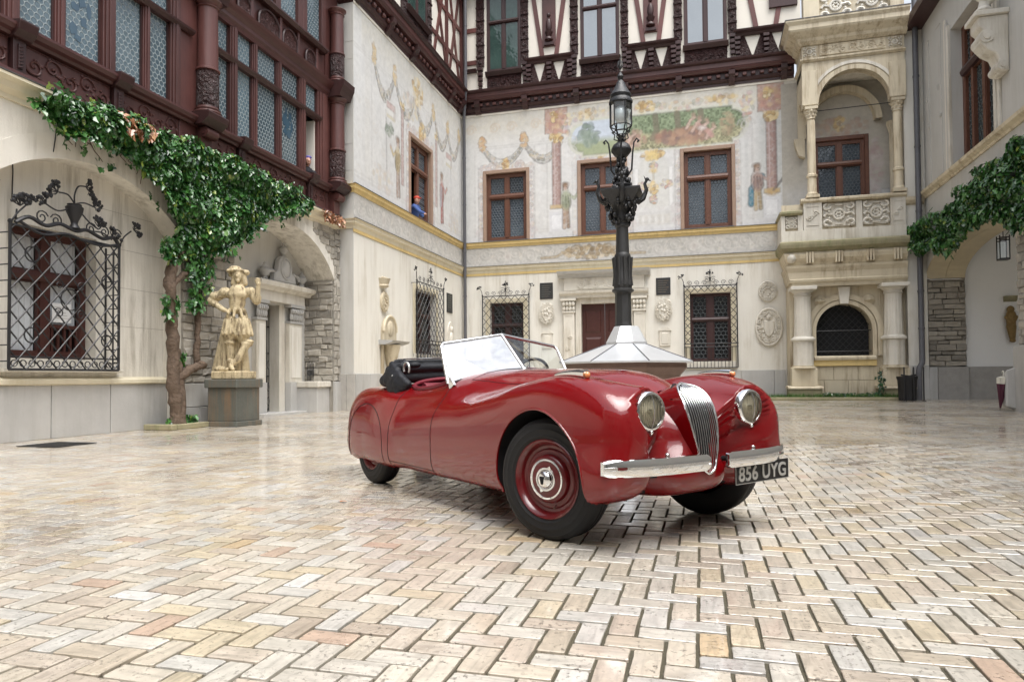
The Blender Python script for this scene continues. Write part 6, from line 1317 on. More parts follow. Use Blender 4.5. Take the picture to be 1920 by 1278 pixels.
def cartouche(fr, u, z, w, h, label, style=0, seed=0, mat='pale_stone'):
    R = random.Random(seed); g = thing('carved_relief', label, 'relief', fr(u, z-h/2, 0))
    if style == 0:
        pts = [(u+w/2*x, z+h/2*y) for x, y in ((-.75, .8), (-.3, .95), (0, .8), (.3, .95), (.75, .8), (.8, .2), (.6, -.4), (0, -1), (-.6, -.4), (-.8, .2))]
        MB(fr).prism(pts, 0, .10, .9).build('shield', mat, g, bevel=.015)
        for k in range(5): a = 2*pi*k/5; MB(fr).ball(u+w*.14*cos(a), z+.05+h*.13*sin(a), .11, w*.08, h*.08, .035, 7, 5).build('charge', mat, g, smooth=50)
    else:
        n = 26; MB(fr).prism([(u+w*.46*cos(2*pi*k/n), z+h*.46*sin(2*pi*k/n)) for k in range(n)], 0, .06).build('field', mat, g)
        MB(fr).tube([(u+w*.47*cos(2*pi*k/32), z+h*.47*sin(2*pi*k/32), .06) for k in range(32)], .05*max(w, .5), 7, closed=True).build('rim', mat, g, smooth=60)
        if style == 2:
            pts = [(u+w*.2*x, z-.05*h+h*.22*y) for x, y in ((-1, 1), (1, 1), (1, 0), (.6, -.7), (0, -1), (-.6, -.7), (-1, 0))]; MB(fr).prism(pts, .05, .12, .9).build('shield', mat, g, bevel=.01); MB(fr).ball(u, z+h*.25, .09, w*.1, h*.07, .06, 8, 6).build('helmet', mat, g, smooth=50)
    for k in range(int(16+10*style)):
        a, q = R.uniform(0, 2*pi), sqrt(R.uniform(.05, .9)); MB(fr).ball(u+w*.42*q*cos(a), z+h*.42*q*sin(a), .075 if style else .09, w*R.uniform(.035, .075), w*R.uniform(.035, .075), .04, 6, 4).build('relief_work', mat, g, smooth=50)
    ns = 16
    for k in range(ns):
        a = 2*pi*k/ns; rr = .80 if style == 0 else .72; cu, cz = u+w/2*rr*cos(a)*1.08, z+h/2*rr*sin(a)*1.02; MB(fr).tube(spiral(cu, cz, w*(.12 if style != 2 else .085), 1.3, 1 if k % 2 else -1, a, 10, .09), w*.028, 5).build('scrollwork', mat, g, smooth=60)
    return g
cartouche(fb, -5.80, 3.42, .62, .86, 'carved white stone shield left of the far door under its bronze tablet', 0, 1); cartouche(fb, -1.32, 3.42, .62, .86, 'carved white stone shield right of the far door under its bronze tablet', 0, 2)
cartouche(fb, 2.36, 2.66, .92, 1.40, 'large oval carved stone coat of arms near the loggia column', 2, 3); cartouche(fb, 2.34, 3.95, .62, .74, 'small round carved stone crest above the large oval coat of arms', 1, 4)
for u, lb in ((-5.80, 'small pale stone relief slab left of the far door'), (-1.30, 'small pale stone relief slab right of the far door')):
    p = thing('relief_slab', lb, 'relief', fb(u, 2.0, 0)); MB(fb).box(u-.2, u+.2, 2.05, 2.62, 0, .05).build('slab', 'pale_stone', p, bevel=.012); MB(fb).prism([(u-.24, 2.62), (u+.24, 2.62), (u+.1, 2.76), (u-.1, 2.76)], 0, .07).build('cap', 'pale_stone', p); MB(fb).prism([(u-.13, 2.12), (u+.13, 2.12), (u+.13, 2.55), (u-.13, 2.55)], .05, .065, .9).build('relief', 'pale_stone', p)
cartouche(fp, 18.92, 3.25, .46, .62, 'small oval stone medallion above the wall fountain', 1, 5, 'lime_stone')
hd_ = thing('crown_relief', 'small carved stone crown bracket above the oval medallion on the side wall', 'relief', fp(18.8, 3.7, 0)); m = MB(fp); m.lathe(18.85, .02, [(.16, 3.68), (.2, 3.72), (.17, 3.76), (.22, 3.88), (.24, 3.94)], 12); m.build('bowl', 'lime_stone', hd_, smooth=40)
for k in range(5): MB(fp).ball(18.69+k*.08, 3.96, .09, .03, .04, .03, 6, 5).build('point', 'lime_stone', hd_, smooth=50)
np_ = thing('niche_relief', 'tall arched stone relief near the corner of the side wall', 'relief', fp(24.6, 1.9, 0)); pts = [(24.3, 1.95), (24.95, 1.95), (24.95, 2.65)]+[(24.625+.325*cos(pi*k/10), 2.65+.42*sin(pi*k/10)) for k in range(11)]+[(24.3, 2.65)]
MB(fp).prism(pts, 0, .06).build('slab', 'pale_stone', np_, bevel=.012); MB(fp).ball(24.62, 2.78, .07, .09, .12, .07, 8, 6).ball(24.62, 2.4, .06, .16, .32, .08, 8, 6).build('figure', 'pale_stone', np_, smooth=50)
# ---- wall fountain
wf = thing('wall_fountain', 'small pale stone wall fountain with arched back on the side wall', 'wall fountain', fp(19.2, 0, 0))
pts = [(18.75, 2.08), (19.65, 2.08), (19.65, 2.35)]+[(19.2+.45*cos(pi*k/12), 2.35+.48*sin(pi*k/12)) for k in range(13)]+[(18.75, 2.35)]
MB(fp).prism(pts, 0, .10).build('back', 'lime_stone', wf, bevel=.012); MB(fp).tube([(p[0], p[1], .10) for p in pts[2:]], .045, 7).build('arch_moulding', 'lime_stone', wf, smooth=50); MB(fp).ball(19.2, 2.45, .1, .22, .24, .06, 10, 7).build('shell', 'lime_stone', wf, smooth=50)
MB(fp).mould([(0, 1.94), (.2, 1.94), (.42, 2.0), (.48, 2.06), (0, 2.08)], 18.60, 19.84).build('shelf', 'grey_stone', wf); MB(fp).lathe(19.2, .12, [(.10, 1.26), (.16, 1.4), (.26, 1.75), (.30, 1.94)], 14).build('bowl', 'lime_stone', wf, smooth=40)
for u in (18.78, 19.62): MB(fp).box(u-.05, u+.05, .70, 1.94, 0, .08).build('bracket', 'lime_stone', wf, bevel=.01)
MB(fp).ball(19.2, 1.12, .10, .09, .12, .08, 8, 6).build('mask', 'lime_stone', wf, smooth=50); MB(fp).mould([(0, .55), (.40, .55), (.5, .62), (.5, .72), (0, .75)], 18.55, 19.85).build('lower_shelf', 'lime_stone', wf); MB(fp).box(18.7, 19.7, 0, .55, .0, .38).build('lower_basin', 'lime_stone', wf, bevel=.02)
# ---- well with tall iron lamp
WX, WY = -1.56, 15.0; g0 = gz(WY)
WL = thing('lamp_well', 'covered stone well with pale metal pyramid roof and tall black iron lamp column', 'lamp post', (WX, WY, g0))
def octo(r, z, n=8, ph=pi/8): return [(WX+r*cos(2*pi*k/n+ph), WY+r*sin(2*pi*k/n+ph), z) for k in range(n)]
def rings(rs, n=8, ph=pi/8, caps=True):
    m = MB(lambda x, y, z: (x, y, z)); b = []
    for r, z in rs: b.append([m.P(*p) for p in octo(r, z, n, ph)])
    for A, B in zip(b, b[1:]):
        for k in range(n): j = (k+1) % n; m.f.append([A[k], A[j], B[j], B[k]])
    if caps: m.f.append(b[0][::-1]); m.f.append(b[-1])
    return m
rings([(1.15, g0), (1.15, .2), (1.02, .3), (1.05, .6), (1.22, .95), (1.36, 1.10), (1.36, 1.20)]).build('basin', 'basin_stone', WL)
R0, R1, Z0, Z1 = 1.50, .44, 1.235, 1.62
for k in range(8):
    a, b = octo(R0, Z0)[k], octo(R0, Z0)[(k+1) % 8]; c, d = octo(R1, Z1)[k], octo(R1, Z1)[(k+1) % 8]
    m = MB(lambda x, y, z: (x, y, z)); q = [m.P(*p) for p in (a, b, d, c)]; w = [m.P(p[0], p[1], p[2]-.03) for p in (a, b, d, c)]; m.f += [q, w[::-1]]+[[q[i], q[(i+1) % 4], w[(i+1) % 4], w[i]] for i in range(4)]; m.build('roof_sheet', 'zinc', WL)
    MB(lambda x, y, z: (x, y, z)).tube([(a[0], a[1], a[2]+.004), (c[0], c[1], c[2]+.004)], .012, 6).build('roof_seam', 'pipe_metal', WL)
rings([(.46, 1.60), (.46, 1.66), (.28, 2.0), (.26, 2.01)]).build('roof_collar', 'zinc', WL)
LI = 'dark_bronze'
fw_ = lambda u, z, d: (WX-.07+u*(.80 if z < 4.3 else .92), WY+d*(.80 if z < 4.3 else .92), z)
MB(fw_).lathe(0, 0, [(.22, 1.98), (.235, 2.05), (.225, 2.1), (.215, 2.7), (.225, 2.74)], 8).build('column_foot', LI, WL)
MB(fw_).lathe(0, 0, [(.23, 2.74), (.30, 2.78), (.30, 2.81), (.24, 2.84)], 20).build('collar', 'steel_old', WL, smooth=40) if 'steel_old' in MATS else MB(fw_).lathe(0, 0, [(.23, 2.74), (.30, 2.78), (.30, 2.81), (.24, 2.84)], 20).build('collar', LI, WL, smooth=40)
m = MB(fw_); m.lathe(0, 0, [(.24, 2.84), (.265, 2.95), (.23, 3.1), (.215, 3.5), (.225, 3.56), (.185, 3.62)], 16)
for k in range(10): a = 2*pi*k/10; m.tube([(.25*cos(a), 2.9, .25*sin(a)), (.225*cos(a), 3.15, .225*sin(a)), (.245*cos(a), 3.52, .245*sin(a))], [.03, .025, .04], 5)
m.build('leafy_base', LI, WL, smooth=40)
MB(fw_).lathe(0, 0, [(.185, 3.62), (.17, 4.0), (.165, 4.18), (.20, 4.20), (.20, 4.24), (.165, 4.27)], 12).build('shaft', LI, WL, smooth=30)
m = MB(fw_); R = random.Random(8); m.lathe(0, 0, [(.165, 4.27), (.2, 4.4), (.17, 4.5), (.24, 4.62), (.26, 4.70)], 12)
for k in range(80): a, z = R.uniform(0, 2*pi), R.uniform(4.25, 4.80); q = .18+.20*((z-4.25)/.55)**1.3+R.uniform(0, .06); m.ball(q*cos(a), z, q*sin(a), .05, .06, .05, 6, 4)
m.build('carved_capital', 'lamp_iron', WL, smooth=50)
m = MB(fw_); b = []
for r, z in ((.24, 4.62), (.42, 4.72), (.62, 4.90), (.66, 4.93), (.66, 4.97), (.52, 4.95)): b.append([m.P(r*cos(k*pi/2+pi/4), z, r*sin(k*pi/2+pi/4)) for k in range(4)])
for A, B in zip(b, b[1:]):
    for k in range(4): j = (k+1) % 4; m.f.append([A[k], A[j], B[j], B[k]])
m.f += [b[0][::-1], b[-1]]; m.build('square_bowl', 'lamp_iron', WL)
for k in range(4):
    a = k*pi/2+.12; m = MB(fw_); c, s_ = cos(a), sin(a)
    m.tube([(.36*c, 4.72, .36*s_), (.50*c, 4.80, .50*s_), (.58*c, 4.98, .58*s_), (.54*c, 5.12, .54*s_), (.60*c, 5.22, .60*s_), (.68*c, 5.18, .68*s_)], [.07, .06, .045, .035, .035, .012], 7); m.ball(.60*c, 5.22, .60*s_, .05, .04, .05); m.tube([(.5*c, 4.85, .5*s_), (.62*c+.08*s_, 5.02, .62*s_-.08*c)], [.03, .008], 5); m.tube([(.57*c, 5.2, .57*s_), (.52*c, 5.3, .52*s_)], [.02, .004], 5); m.build('dragon_spout', 'lamp_iron', WL, smooth=50)
m = MB(fw_); m.lathe(0, 0, [(.30, 4.95), (.2, 5.02), (.24, 5.1), (.13, 5.2), (.15, 5.3), (.09, 5.42), (.075, 5.75), (.10, 5.78)], 14)
for k in range(60): a, z = R.uniform(0, 2*pi), R.uniform(4.95, 5.72); q = .24-.17*(z-4.95)/.77; m.ball(q*cos(a), z, q*sin(a), .05, .06, .05, 6, 4)
m.build('stem', 'lamp_iron', WL, smooth=50)
MB(fw_).lathe(0, 0, [(.08, 5.70), (.16, 5.76), (.24, 5.86), (.245, 5.90), (.19, 6.0), (.07, 6.08)], 18).build('upper_bowl', 'lamp_iron', WL, smooth=40)
for k in range(4):
    a = k*pi/2+.1; c, s_ = cos(a), sin(a); MB(fw_).tube([(.10*c, 5.25, .10*s_), (.24*c, 5.45, .24*s_), (.27*c, 5.85, .27*s_), (.30*c, 6.05, .30*s_), (.37*c, 6.13, .37*s_), (.41*c, 6.08, .41*s_), (.38*c, 6.04, .38*s_)], [.02, .022, .02, .018, .02, .028, .02], 6).build('scroll_arm', 'lamp_iron', WL, smooth=50)
m = MB(fw_); m.lathe(0, 0, [(.07, 6.06), (.1, 6.1), (.06, 6.16), (.09, 6.22)], 10)
for k in range(6): a = k*pi/3; m.tube([(.07*cos(a), 6.1, .07*sin(a)), (.17*cos(a), 6.14, .17*sin(a)), (.15*cos(a), 6.24, .15*sin(a)), (.22*cos(a), 6.30, .22*sin(a))], .014, 5)
m.build('lantern_seat', 'lamp_iron', WL, smooth=50)
lt = bpy.data.objects.new('lantern', None); col.objects.link(lt); lt.parent = WL; lt.location = Vector((WX, WY, 6.3))-wloc(WL)
for k in range(6):
    a, b = k*pi/3, (k+1)*pi/3
    MB(fw_).tube([(.18*cos(a), 6.30, .18*sin(a)), (.255*cos(a), 6.42, .255*sin(a)), (.255*cos(a), 6.92, .255*sin(a))], .016, 5).build('cage_bar', 'lamp_iron', lt)
    for z, r in ((6.42, .255), (6.92, .255), (6.30, .18)): MB(fw_).tube([(r*cos(a), z, r*sin(a)), (r*cos(b), z, r*sin(b))], .014, 5).build('cage_ring', 'lamp_iron', lt)
    m = MB(fw_); q = [m.P(.245*cos(a), 6.44, .245*sin(a)), m.P(.245*cos(b), 6.44, .245*sin(b)), m.P(.245*cos(b), 6.9, .245*sin(b)), m.P(.245*cos(a), 6.9, .245*sin(a))]; m.f.append(q); m.build('glass_pane', 'pane_glass', lt)
t = NT('milk_glass'); t.set(color=(0.72, 0.73, 0.70), rough=.08, coat=1.0)
MB(fw_).ball(0, 6.68, 0, .18, .20, .18, 16, 12).build('globe', 'milk_glass', lt, smooth=60)
MB(fw_).lathe(0, 0, [(.285, 6.92), (.285, 6.97), (.24, 7.03), (.26, 7.10), (.19, 7.2), (.11, 7.34), (.10, 7.38), (.05, 7.44), (.08, 7.52), (.02, 7.62)], 12).build('cap', 'lamp_iron', lt, smooth=40)
m = MB(fw_); m.tube([(0, 7.55, 0), (0, 7.95, 0)], .012, 5); m.ball(0, 7.72, 0, .035, .05, .035)
for k in range(6): a = k*pi/3; m.tube([(0, 7.68, 0), (.07*cos(a), 7.76, .07*sin(a)), (.05*cos(a), 7.86, .05*sin(a))], .010, 4)
m.build('finial', 'lamp_iron', lt)
# ---- rain pipes
def pipe(pts, r, label, collars):
    p = thing('drainpipe', label, 'drainpipe', (pts[-1][0], pts[-1][1], pts[-1][2])); I = lambda x, y, z: (x, y, z)
    MB(I).tube(pts, r, 12).build('pipe', 'pipe_metal', p, smooth=50)
    for x, y, z in collars: MB(I).tube([(x, y, z-.03), (x, y, z+.03)], r*1.16, 12).build('collar', 'pipe_metal', p, smooth=50)
    return p
pipe([(-8.92, 25.55, 17), (-8.92, 25.55, 12.55), (-8.95, 25.6, 12.3), (-9.14, 25.95, 11.4), (-9.14, 25.95, .2)], .065, 'dark rain pipe down the inner corner between the two painted walls', [(-9.14, 25.95, z) for z in (2.2, 4.2, 6.0, 7.9, 9.8)]+[(-8.92, 25.55, z) for z in (13.2, 15)])
pipe([(6.86, 24.72, 17), (6.86, 24.72, 1.42), (6.84, 24.66, 1.28), (6.74, 24.6, 1.12), (6.72, 24.58, 1.0), (6.72, 24.58, .08)], .085, 'thick dark rain pipe between the loggia and the right wing', [(6.86, 24.72, z) for z in (2.4, 3.6, 6.2, 8.3, 10.6, 12.6)])
# ---- bust on a scroll console
cs = thing('scroll_console', 'white carved scroll console projecting from the right wing wall', 'console', (XR-.3, 18.7, 8.2)); fc = FR(XR)
prof = [(0, 9.42), (.62, 9.42), (.62, 9.20), (.52, 9.10), (.60, 8.98), (.58, 8.80), (.44, 8.62), (.26, 8.50), (.20, 8.34), (.24, 8.18), (.16, 8.06), (0, 8.06)]
m = MB(fc); a = [m.P(18.48, z, d) for d, z in prof]; b = [m.P(19.0, z, d) for d, z in prof]; n = len(prof); m.f += [a, b[::-1]]+[[a[i], a[(i+1) % n], b[(i+1) % n], b[i]] for i in range(n)]; m.build('body', 'pale_stone', cs, bevel=.02)
for d, z, r in ((.46, 8.93, .15), (.15, 8.20, .11)): MB(fc).tube([(18.45, z, d), (19.03, z, d)], r, 16).tube([(18.42, z, d), (19.06, z, d)], r*.5, 12).build('scroll', 'pale_stone', cs, smooth=40)
MB(fc).box(18.40, 19.08, 9.42, 9.54, 0, .72).build('shelf', 'pale_stone', cs, bevel=.015)
bs = thing('stone_bust', 'white stone bust of a bearded head standing on the scroll console', 'bust', (XR-.4, 18.74, 9.54))
blobs('head', [('s', (0, 0, .52), (.17, .19, .22)), ('s', (0, -.19, .50), (.03, .05, .05)), ('s', (0, -.12, .36), (.13, .12, .13)), ('s', (0, .04, .62), (.20, .2, .16)), ('c', (0, 0, .3), (0, .02, .1), .11, .14), ('s', (0, .02, .06), (.30, .2, .12)), ('s', (-.15, 0, .45), (.06, .1, .14)), ('s', (.15, 0, .45), (.06, .1, .14)), ('s', (0, .02, -.0), (.16, .15, .1))], .016, 'pale_stone', bs, (XR-.40, 18.74, 9.56), (.35, .94), 2)
# ---- things in the passage
hl_ = thing('hanging_lantern', 'slim black metal lantern frame hanging inside the right passage arch', 'lantern', (8.37, 22.5, 4.18)); I = lambda x, y, z: (x, y, z)
for x in (8.25, 8.49):
    for y in (22.4, 22.62): MB(I).tube([(x, y, 4.2), (x, y, 4.86)], .016, 5).build('corner_bar', 'iron', hl_)
for z in (4.2, 4.72, 4.80): 
    for y in (22.4, 22.62): MB(I).tube([(8.25, y, z), (8.49, y, z)], .016, 5).build('cross_bar', 'iron', hl_)
MB(I).tube([(8.37, 22.5, 4.8), (8.37, 22.5, 6.0)], .012, 5).build('chain', 'iron', hl_); m = MB(I); m.box(8.24, 8.50, 22.39, 22.63, 4.16, 4.20); m.build('base_plate', 'iron', hl_)
for y in (22.4, 22.62): m = MB(I); q = [m.P(8.25, y, 4.2), m.P(8.49, y, 4.2), m.P(8.49, y, 4.72), m.P(8.25, y, 4.72)]; m.f.append(q); m.build('glass_pane', 'pane_glass', hl_)
simple('old_wood', (0.20, 0.13, 0.045), .6, var=.35, vscale=14)
wfig = thing('wooden_figure', 'small brown wooden saint figure fixed to the white passage wall', 'figure', (9.45, 25.0, 1.9))
blobs('figure', [('s', (0, 0, 1.02), (.075, .08, .10)), ('s', (0, .02, 1.05), (.11, .09, .12)), ('c', (0, 0, .88), (0, 0, .55), .14, .13), ('c', (0, 0, .5), (.03, 0, .1), .14, .08), ('c', (-.14, -.02, .8), (-.05, -.12, .62), .055, .04), ('c', (.14, -.02, .8), (.05, -.12, .66), .055, .04), ('s', (.02, -.03, .05), (.09, .09, .06)), ('c', (-.1, -.03, .5), (-.02, -.05, .15), .05, .04)], .014, 'old_wood', wfig, (9.45, 24.97, 1.9), (1, 0), 2)
sh = thing('stone_bracket', 'little stone bracket above the wooden figure in the passage', 'bracket', (9.5, 25.1, 3.25)); MB(FB(25.1)).mould([(0, 3.2), (.08, 3.24), (.16, 3.32), (.16, 3.38), (0, 3.38)], 9.3, 9.65).build('ledge', 'moss_stone', sh)
# ---- folded umbrella leaning on the corner stone
um = thing('umbrella', 'folded maroon and white umbrella leaning against the right guard stone', 'umbrella', (6.93, 18.62, .07)); simple('maroon_cloth', (0.07, 0.012, 0.03), .6, var=.2); simple('white_cloth', (0.62, 0.60, 0.52), .7, var=.12)
UA, UB = Vector((6.68, 18.36, gz(18.4)+.01)), Vector((6.78, 18.36, 1.02)); ud = (UB-UA).normalized()
def cone(p0, p1, r0, r1, n=16, fl_=.16):
    m = MB(I); x = ud.orthogonal().normalized(); y = ud.cross(x); A, B = [], []
    for k in range(n):
        a = 2*pi*k/n; w = 1+fl_*cos(a*8); A.append(m.P(*(p0+(x*cos(a)+y*sin(a))*r0*w))); B.append(m.P(*(p1+(x*cos(a)+y*sin(a))*r1*w)))
    for k in range(n): j = (k+1) % n; m.f.append([A[k], A[j], B[j], B[k]])
    m.f += [A[::-1], B]; return m
cone(UA+ud*.06, UA+ud*.62, .014, .105).build('lower_canopy', 'maroon_cloth', um, smooth=60); cone(UA+ud*.622, UA+ud*.76, .107, .115).build('upper_canopy', 'white_cloth', um, smooth=60); cone(UA+ud*.762, UA+ud*.80, .112, .04).build('canopy_hem', 'white_cloth', um, smooth=60)
MB(I).tube([tuple(UA), tuple(UA+ud*.07)], .006, 6).build('ferrule', 'steel_satin' if 'steel_satin' in MATS else 'pipe_metal', um); MB(I).tube([tuple(UA+ud*.78), tuple(UA+ud*.88), tuple(UA+ud*.93+Vector((0, .03, 0))), tuple(UA+ud*.93+Vector((0, .07, 0))), tuple(UA+ud*.88+Vector((0, .09, 0)))], .012, 7).build('handle', 'white_cloth', um, smooth=60)
# ---- black waste sack and poles by the pipe
bn = thing('waste_bin', 'black ribbed waste bin beside the rain pipe below the loggia', 'bin', (6.2, 24.0, .1)); m = MB(I); bb = []
for z, r in ((.12, .235), (.75, .265), (.80, .30), (.86, .30), (.86, .25)):
    bb.append([m.P(6.16+r*(1+(.03*cos(20*a) if z < .78 else 0))*cos(a), 23.75+r*cos(0)*.85*(1+(.03*cos(20*a) if z < .78 else 0))*sin(a), z) for a in [2*pi*k/60 for k in range(60)]])
for A, B in zip(bb, bb[1:]):
    for k in range(60): j = (k+1) % 60; m.f.append([A[k], A[j], B[j], B[k]])
m.f += [bb[0][::-1], bb[-1]]; m.build('drum', 'black_plastic', bn, smooth=40); MB(I).tube([(5.95, 23.6, .90), (6.15, 23.52, .86), (6.36, 23.6, .9)], .03, 6).build('sack_edge', 'black_plastic', bn, smooth=50)
for x, y, lb in ((6.02, 23.52, 'thin black iron post in front of the waste bin, leftmost of three'), (6.28, 23.52, 'thin black iron post in front of the waste bin, middle of three'), (6.56, 23.55, 'thin black iron post right of the waste bin, nearest the rain pipe')):
    p = thing('iron_post', lb, 'post', (x, y, gz(y)), 'posts by the waste bin'); MB(I).tube([(x, y, gz(y)), (x, y, 1.12)], .022, 8).build('rod', 'iron', p, smooth=50); MB(I).ball(x, y, 1.12, .024, .024, .03).build('tip', 'iron', p, smooth=50); MB(I).box(x-.05, x+.05, y-.05, y+.05, gz(y), gz(y)+.02).build('foot', 'iron', p)
# ---- two onlookers at the windows
simple('skin', (0.48, 0.27, 0.20), .5, var=.08); simple('blue_shirt', (0.06, 0.11, 0.30), .75, var=.15); simple('red_cap', (0.50, 0.06, 0.035), .6, var=.1); simple('violet_scarf', (0.13, 0.11, 0.36), .7, var=.3, vscale=20); simple('dark_coat', (0.015, 0.015, 0.02), .8, var=.2); simple('hair_dark', (0.02, 0.014, 0.01), .6, var=.3)
pm = thing('person', 'person in blue shirt and red cap leaning out of the open frescoed window', 'person', (-9.25, 21.25, 6.4))
base = (-9.28, 21.35, 6.30); axp = (0, -1)   # local x points to the camera side of the wall
blobs('body', [('s', (.13, .12, .62), (.085, .095, .115)), ('s', (.17, .215, .60), (.02, .025, .028)), ('c', (.10, .08, .52), (.04, .02, .42), .055, .06), ('c', (.02, .34, .16), (.12, .42, .13), .042, .035), ('s', (.16, .44, .12), (.045, .03, .022)), ('c', (.16, .44, .12), (.21, .46, .11), .012, .01), ('c', (.15, .46, .12), (.19, .49, .11), .012, .01), ('c', (.17, .42, .12), (.22, .43, .11), .012, .01), ('c', (.17, .40, .12), (.21, .40, .11), .011, .01), ('c', (.14, .41, .13), (.17, .37, .14), .012, .01), ('c', (0, 0, .4), (-.05, -.1, .1), .12, .13)], .012, 'skin', pm, base, axp, 2)
blobs('shirt', [('c', (.03, .0, .38), (-.12, -.15, -.05), .17, .17), ('s', (-.15, .02, .40), (.10, .11, .10)), ('s', (.18, .06, .38), (.09, .10, .09)), ('c', (.20, .06, .38), (.16, .22, .22), .075, .065), ('c', (.16, .22, .22), (.04, .34, .17), .062, .05), ('c', (-.18, .02, .38), (-.26, .14, .18), .075, .06), ('s', (0, .02, .36), (.20, .15, .14))], .014, 'blue_shirt', pm, base, axp, 2)
blobs('cap', [('s', (.12, .10, .70), (.10, .115, .075)), ('s', (.15, .21, .675), (.07, .08, .018))], .010, 'red_cap', pm, base, axp, 2)
pw = thing('person', 'person with violet headscarf looking out of the open gallery window', 'person', (-9.85, 15.68, 6.2)); base = (-9.86, 15.66, 5.95); axw = (cos(radians(50)), sin(radians(50)))
blobs('body', [('s', (0, -.06, .64), (.08, .09, .115)), ('s', (0, -.155, .625), (.016, .022, .026)), ('s', (-.03, -.14, .66), (.014, .012, .010)), ('s', (.03, -.14, .66), (.014, .012, .010)), ('s', (0, -.135, .575), (.028, .018, .010)), ('c', (0, 0, .55), (0, .02, .4), .055, .06), ('c', (0, .05, .4), (0, .1, -.1), .13, .15)], .010, 'skin', pw, base, axw, 2)
blobs('coat', [('c', (0, .05, .38), (0, .1, -.15), .17, .19), ('s', (-.17, .04, .37), (.09, .1, .09)), ('s', (.17, .04, .37), (.09, .1, .09)), ('c', (.2, .02, .35), (.2, -.12, .12), .07, .06), ('c', (-.2, .02, .35), (-.2, -.12, .12), .07, .06)], .014, 'dark_coat', pw, base, axw, 2)
blobs('headscarf', [('s', (0, .0, .70), (.105, .115, .095)), ('s', (0, .05, .62), (.10, .09, .12)), ('s', (.02, -.05, .755), (.085, .07, .045))], .010, 'violet_scarf', pw, base, axw, 2)
# ================================================================== red roadster
t = NT('car_paint')
geo = t.n.new('ShaderNodeNewGeometry'); sx = t.n.new('ShaderNodeSeparateXYZ'); t.link(geo.outputs['Normal'], sx.inputs[0])
tc = t.n.new('ShaderNodeTexCoord').outputs['Object']
vd = t.voro(85, 'F1', tc); vd2 = t.voro(170, 'F1', tc); nz_ = t.noise(14, 3, .6, tc)
up = t.ramp(sx.outputs['Z'], [(0.15, 0), (0.6, 1)])
drop = t.math('MULTIPLY', t.math('ADD', t.ramp(vd, [(0.10, 1), (0.36, 0)]), t.ramp(vd2, [(0.12, .6), (0.36, 0)])), t.math('MULTIPLY', up, t.ramp(nz_, [(.32, .25), (.6, 1)])))
t.set(color=(0.175, 0.0008, 0.0026), rough=0.5, spec=0.1, coat=1.0, coat_rough=0.012, ior=1.45); t.b.inputs['Coat IOR'].default_value = 1.6
bn = t.n.new('ShaderNodeBump'); bn.inputs['Distance'].default_value = 0.0022; bn.inputs['Strength'].default_value = 0.12; t.link(drop, bn.inputs['Height']); t.link(bn.outputs[0], t.b.inputs['Coat Normal'])
t = NT('wheel_red'); t.set(color=(0.10, 0.003, 0.005), rough=0.4, spec=.2, coat=1.0, coat_rough=0.06)
t = NT('chrome'); t.set(color=(0.86, 0.87, 0.88), metal=1.0, rough=0.06)
tc = t.n.new('ShaderNodeTexCoord').outputs['Object']; t.bump(t.ramp(t.voro(110, 'F1', tc), [(.1, 1), (.35, 0)]), 0.001, .12)
t = NT('steel_satin'); t.set(color=(0.62, 0.63, 0.64), metal=1.0, rough=0.28)
t = NT('tyre_rubber'); t.set(color=(0.010, 0.010, 0.011), rough=0.62, spec=0.35); t.bump(t.noise(60, 3), .001)
simple('car_black', (0.004, 0.004, 0.005), 0.8, var=.1)
simple('hood_fabric', (0.009, 0.010, 0.014), 0.62, var=.3, vscale=20, bump=.006, bscale=22)
simple('red_leather', (0.155, 0.012, 0.022), 0.42, var=.15, vscale=10, bump=.002, bscale=60)
simple('plate_black', (0.010, 0.010, 0.011), 0.35, var=.1); simple('plate_silver', (0.50, 0.50, 0.48), 0.35, metal=.5, var=.05)
t = NT('amber_lens'); t.set(color=(0.75, 0.30, 0.12), rough=.15, coat=1.0)
t = NT('lamp_reflector'); t.set(color=(0.93, 0.90, 0.78), metal=.12, rough=.18)
tc = t.n.new('ShaderNodeTexCoord').outputs['Object']; sp_ = t.n.new('ShaderNodeSeparateXYZ'); t.link(tc, sp_.inputs[0]); t.bump(t.math('ADD', t.math('SINE', t.math('MULTIPLY', sp_.outputs['Y'], 420.0)), t.math('MULTIPLY', t.noise(22, 3, .6, tc), 4.0)), .0035)
thin_glass('lamp_lens', (0.97, 0.96, 0.90), 1.5, 1.2, .02); thin_glass('windscreen_glass', (0.90, 0.94, 0.94), 1.52, 1.6)
m_ = bpy.data.materials.new('sky_white_glass'); m_.use_nodes = True; MATS['sky_white_glass'] = m_; nt_ = m_.node_tree; b_ = nt_.nodes['Principled BSDF']; b_.inputs['Base Color'].default_value = (.60, .64, .70, 1); b_.inputs['Roughness'].default_value = .06; b_.inputs['Coat Weight'].default_value = 1.0  # near pane: misty white film stands in for the bright sky reflection
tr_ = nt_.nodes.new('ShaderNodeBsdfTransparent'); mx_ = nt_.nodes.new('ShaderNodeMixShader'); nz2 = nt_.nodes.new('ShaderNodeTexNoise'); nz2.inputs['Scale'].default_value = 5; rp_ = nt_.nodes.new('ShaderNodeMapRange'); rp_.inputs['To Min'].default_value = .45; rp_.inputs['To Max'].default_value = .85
nt_.links.new(nz2.outputs['Fac'], rp_.inputs['Value']); nt_.links.new(rp_.outputs[0], mx_.inputs[0]); nt_.links.new(tr_.outputs[0], mx_.inputs[1]); nt_.links.new(b_.outputs[0], mx_.inputs[2]); nt_.links.new(mx_.outputs[0], nt_.nodes['Material Output'].inputs['Surface'])
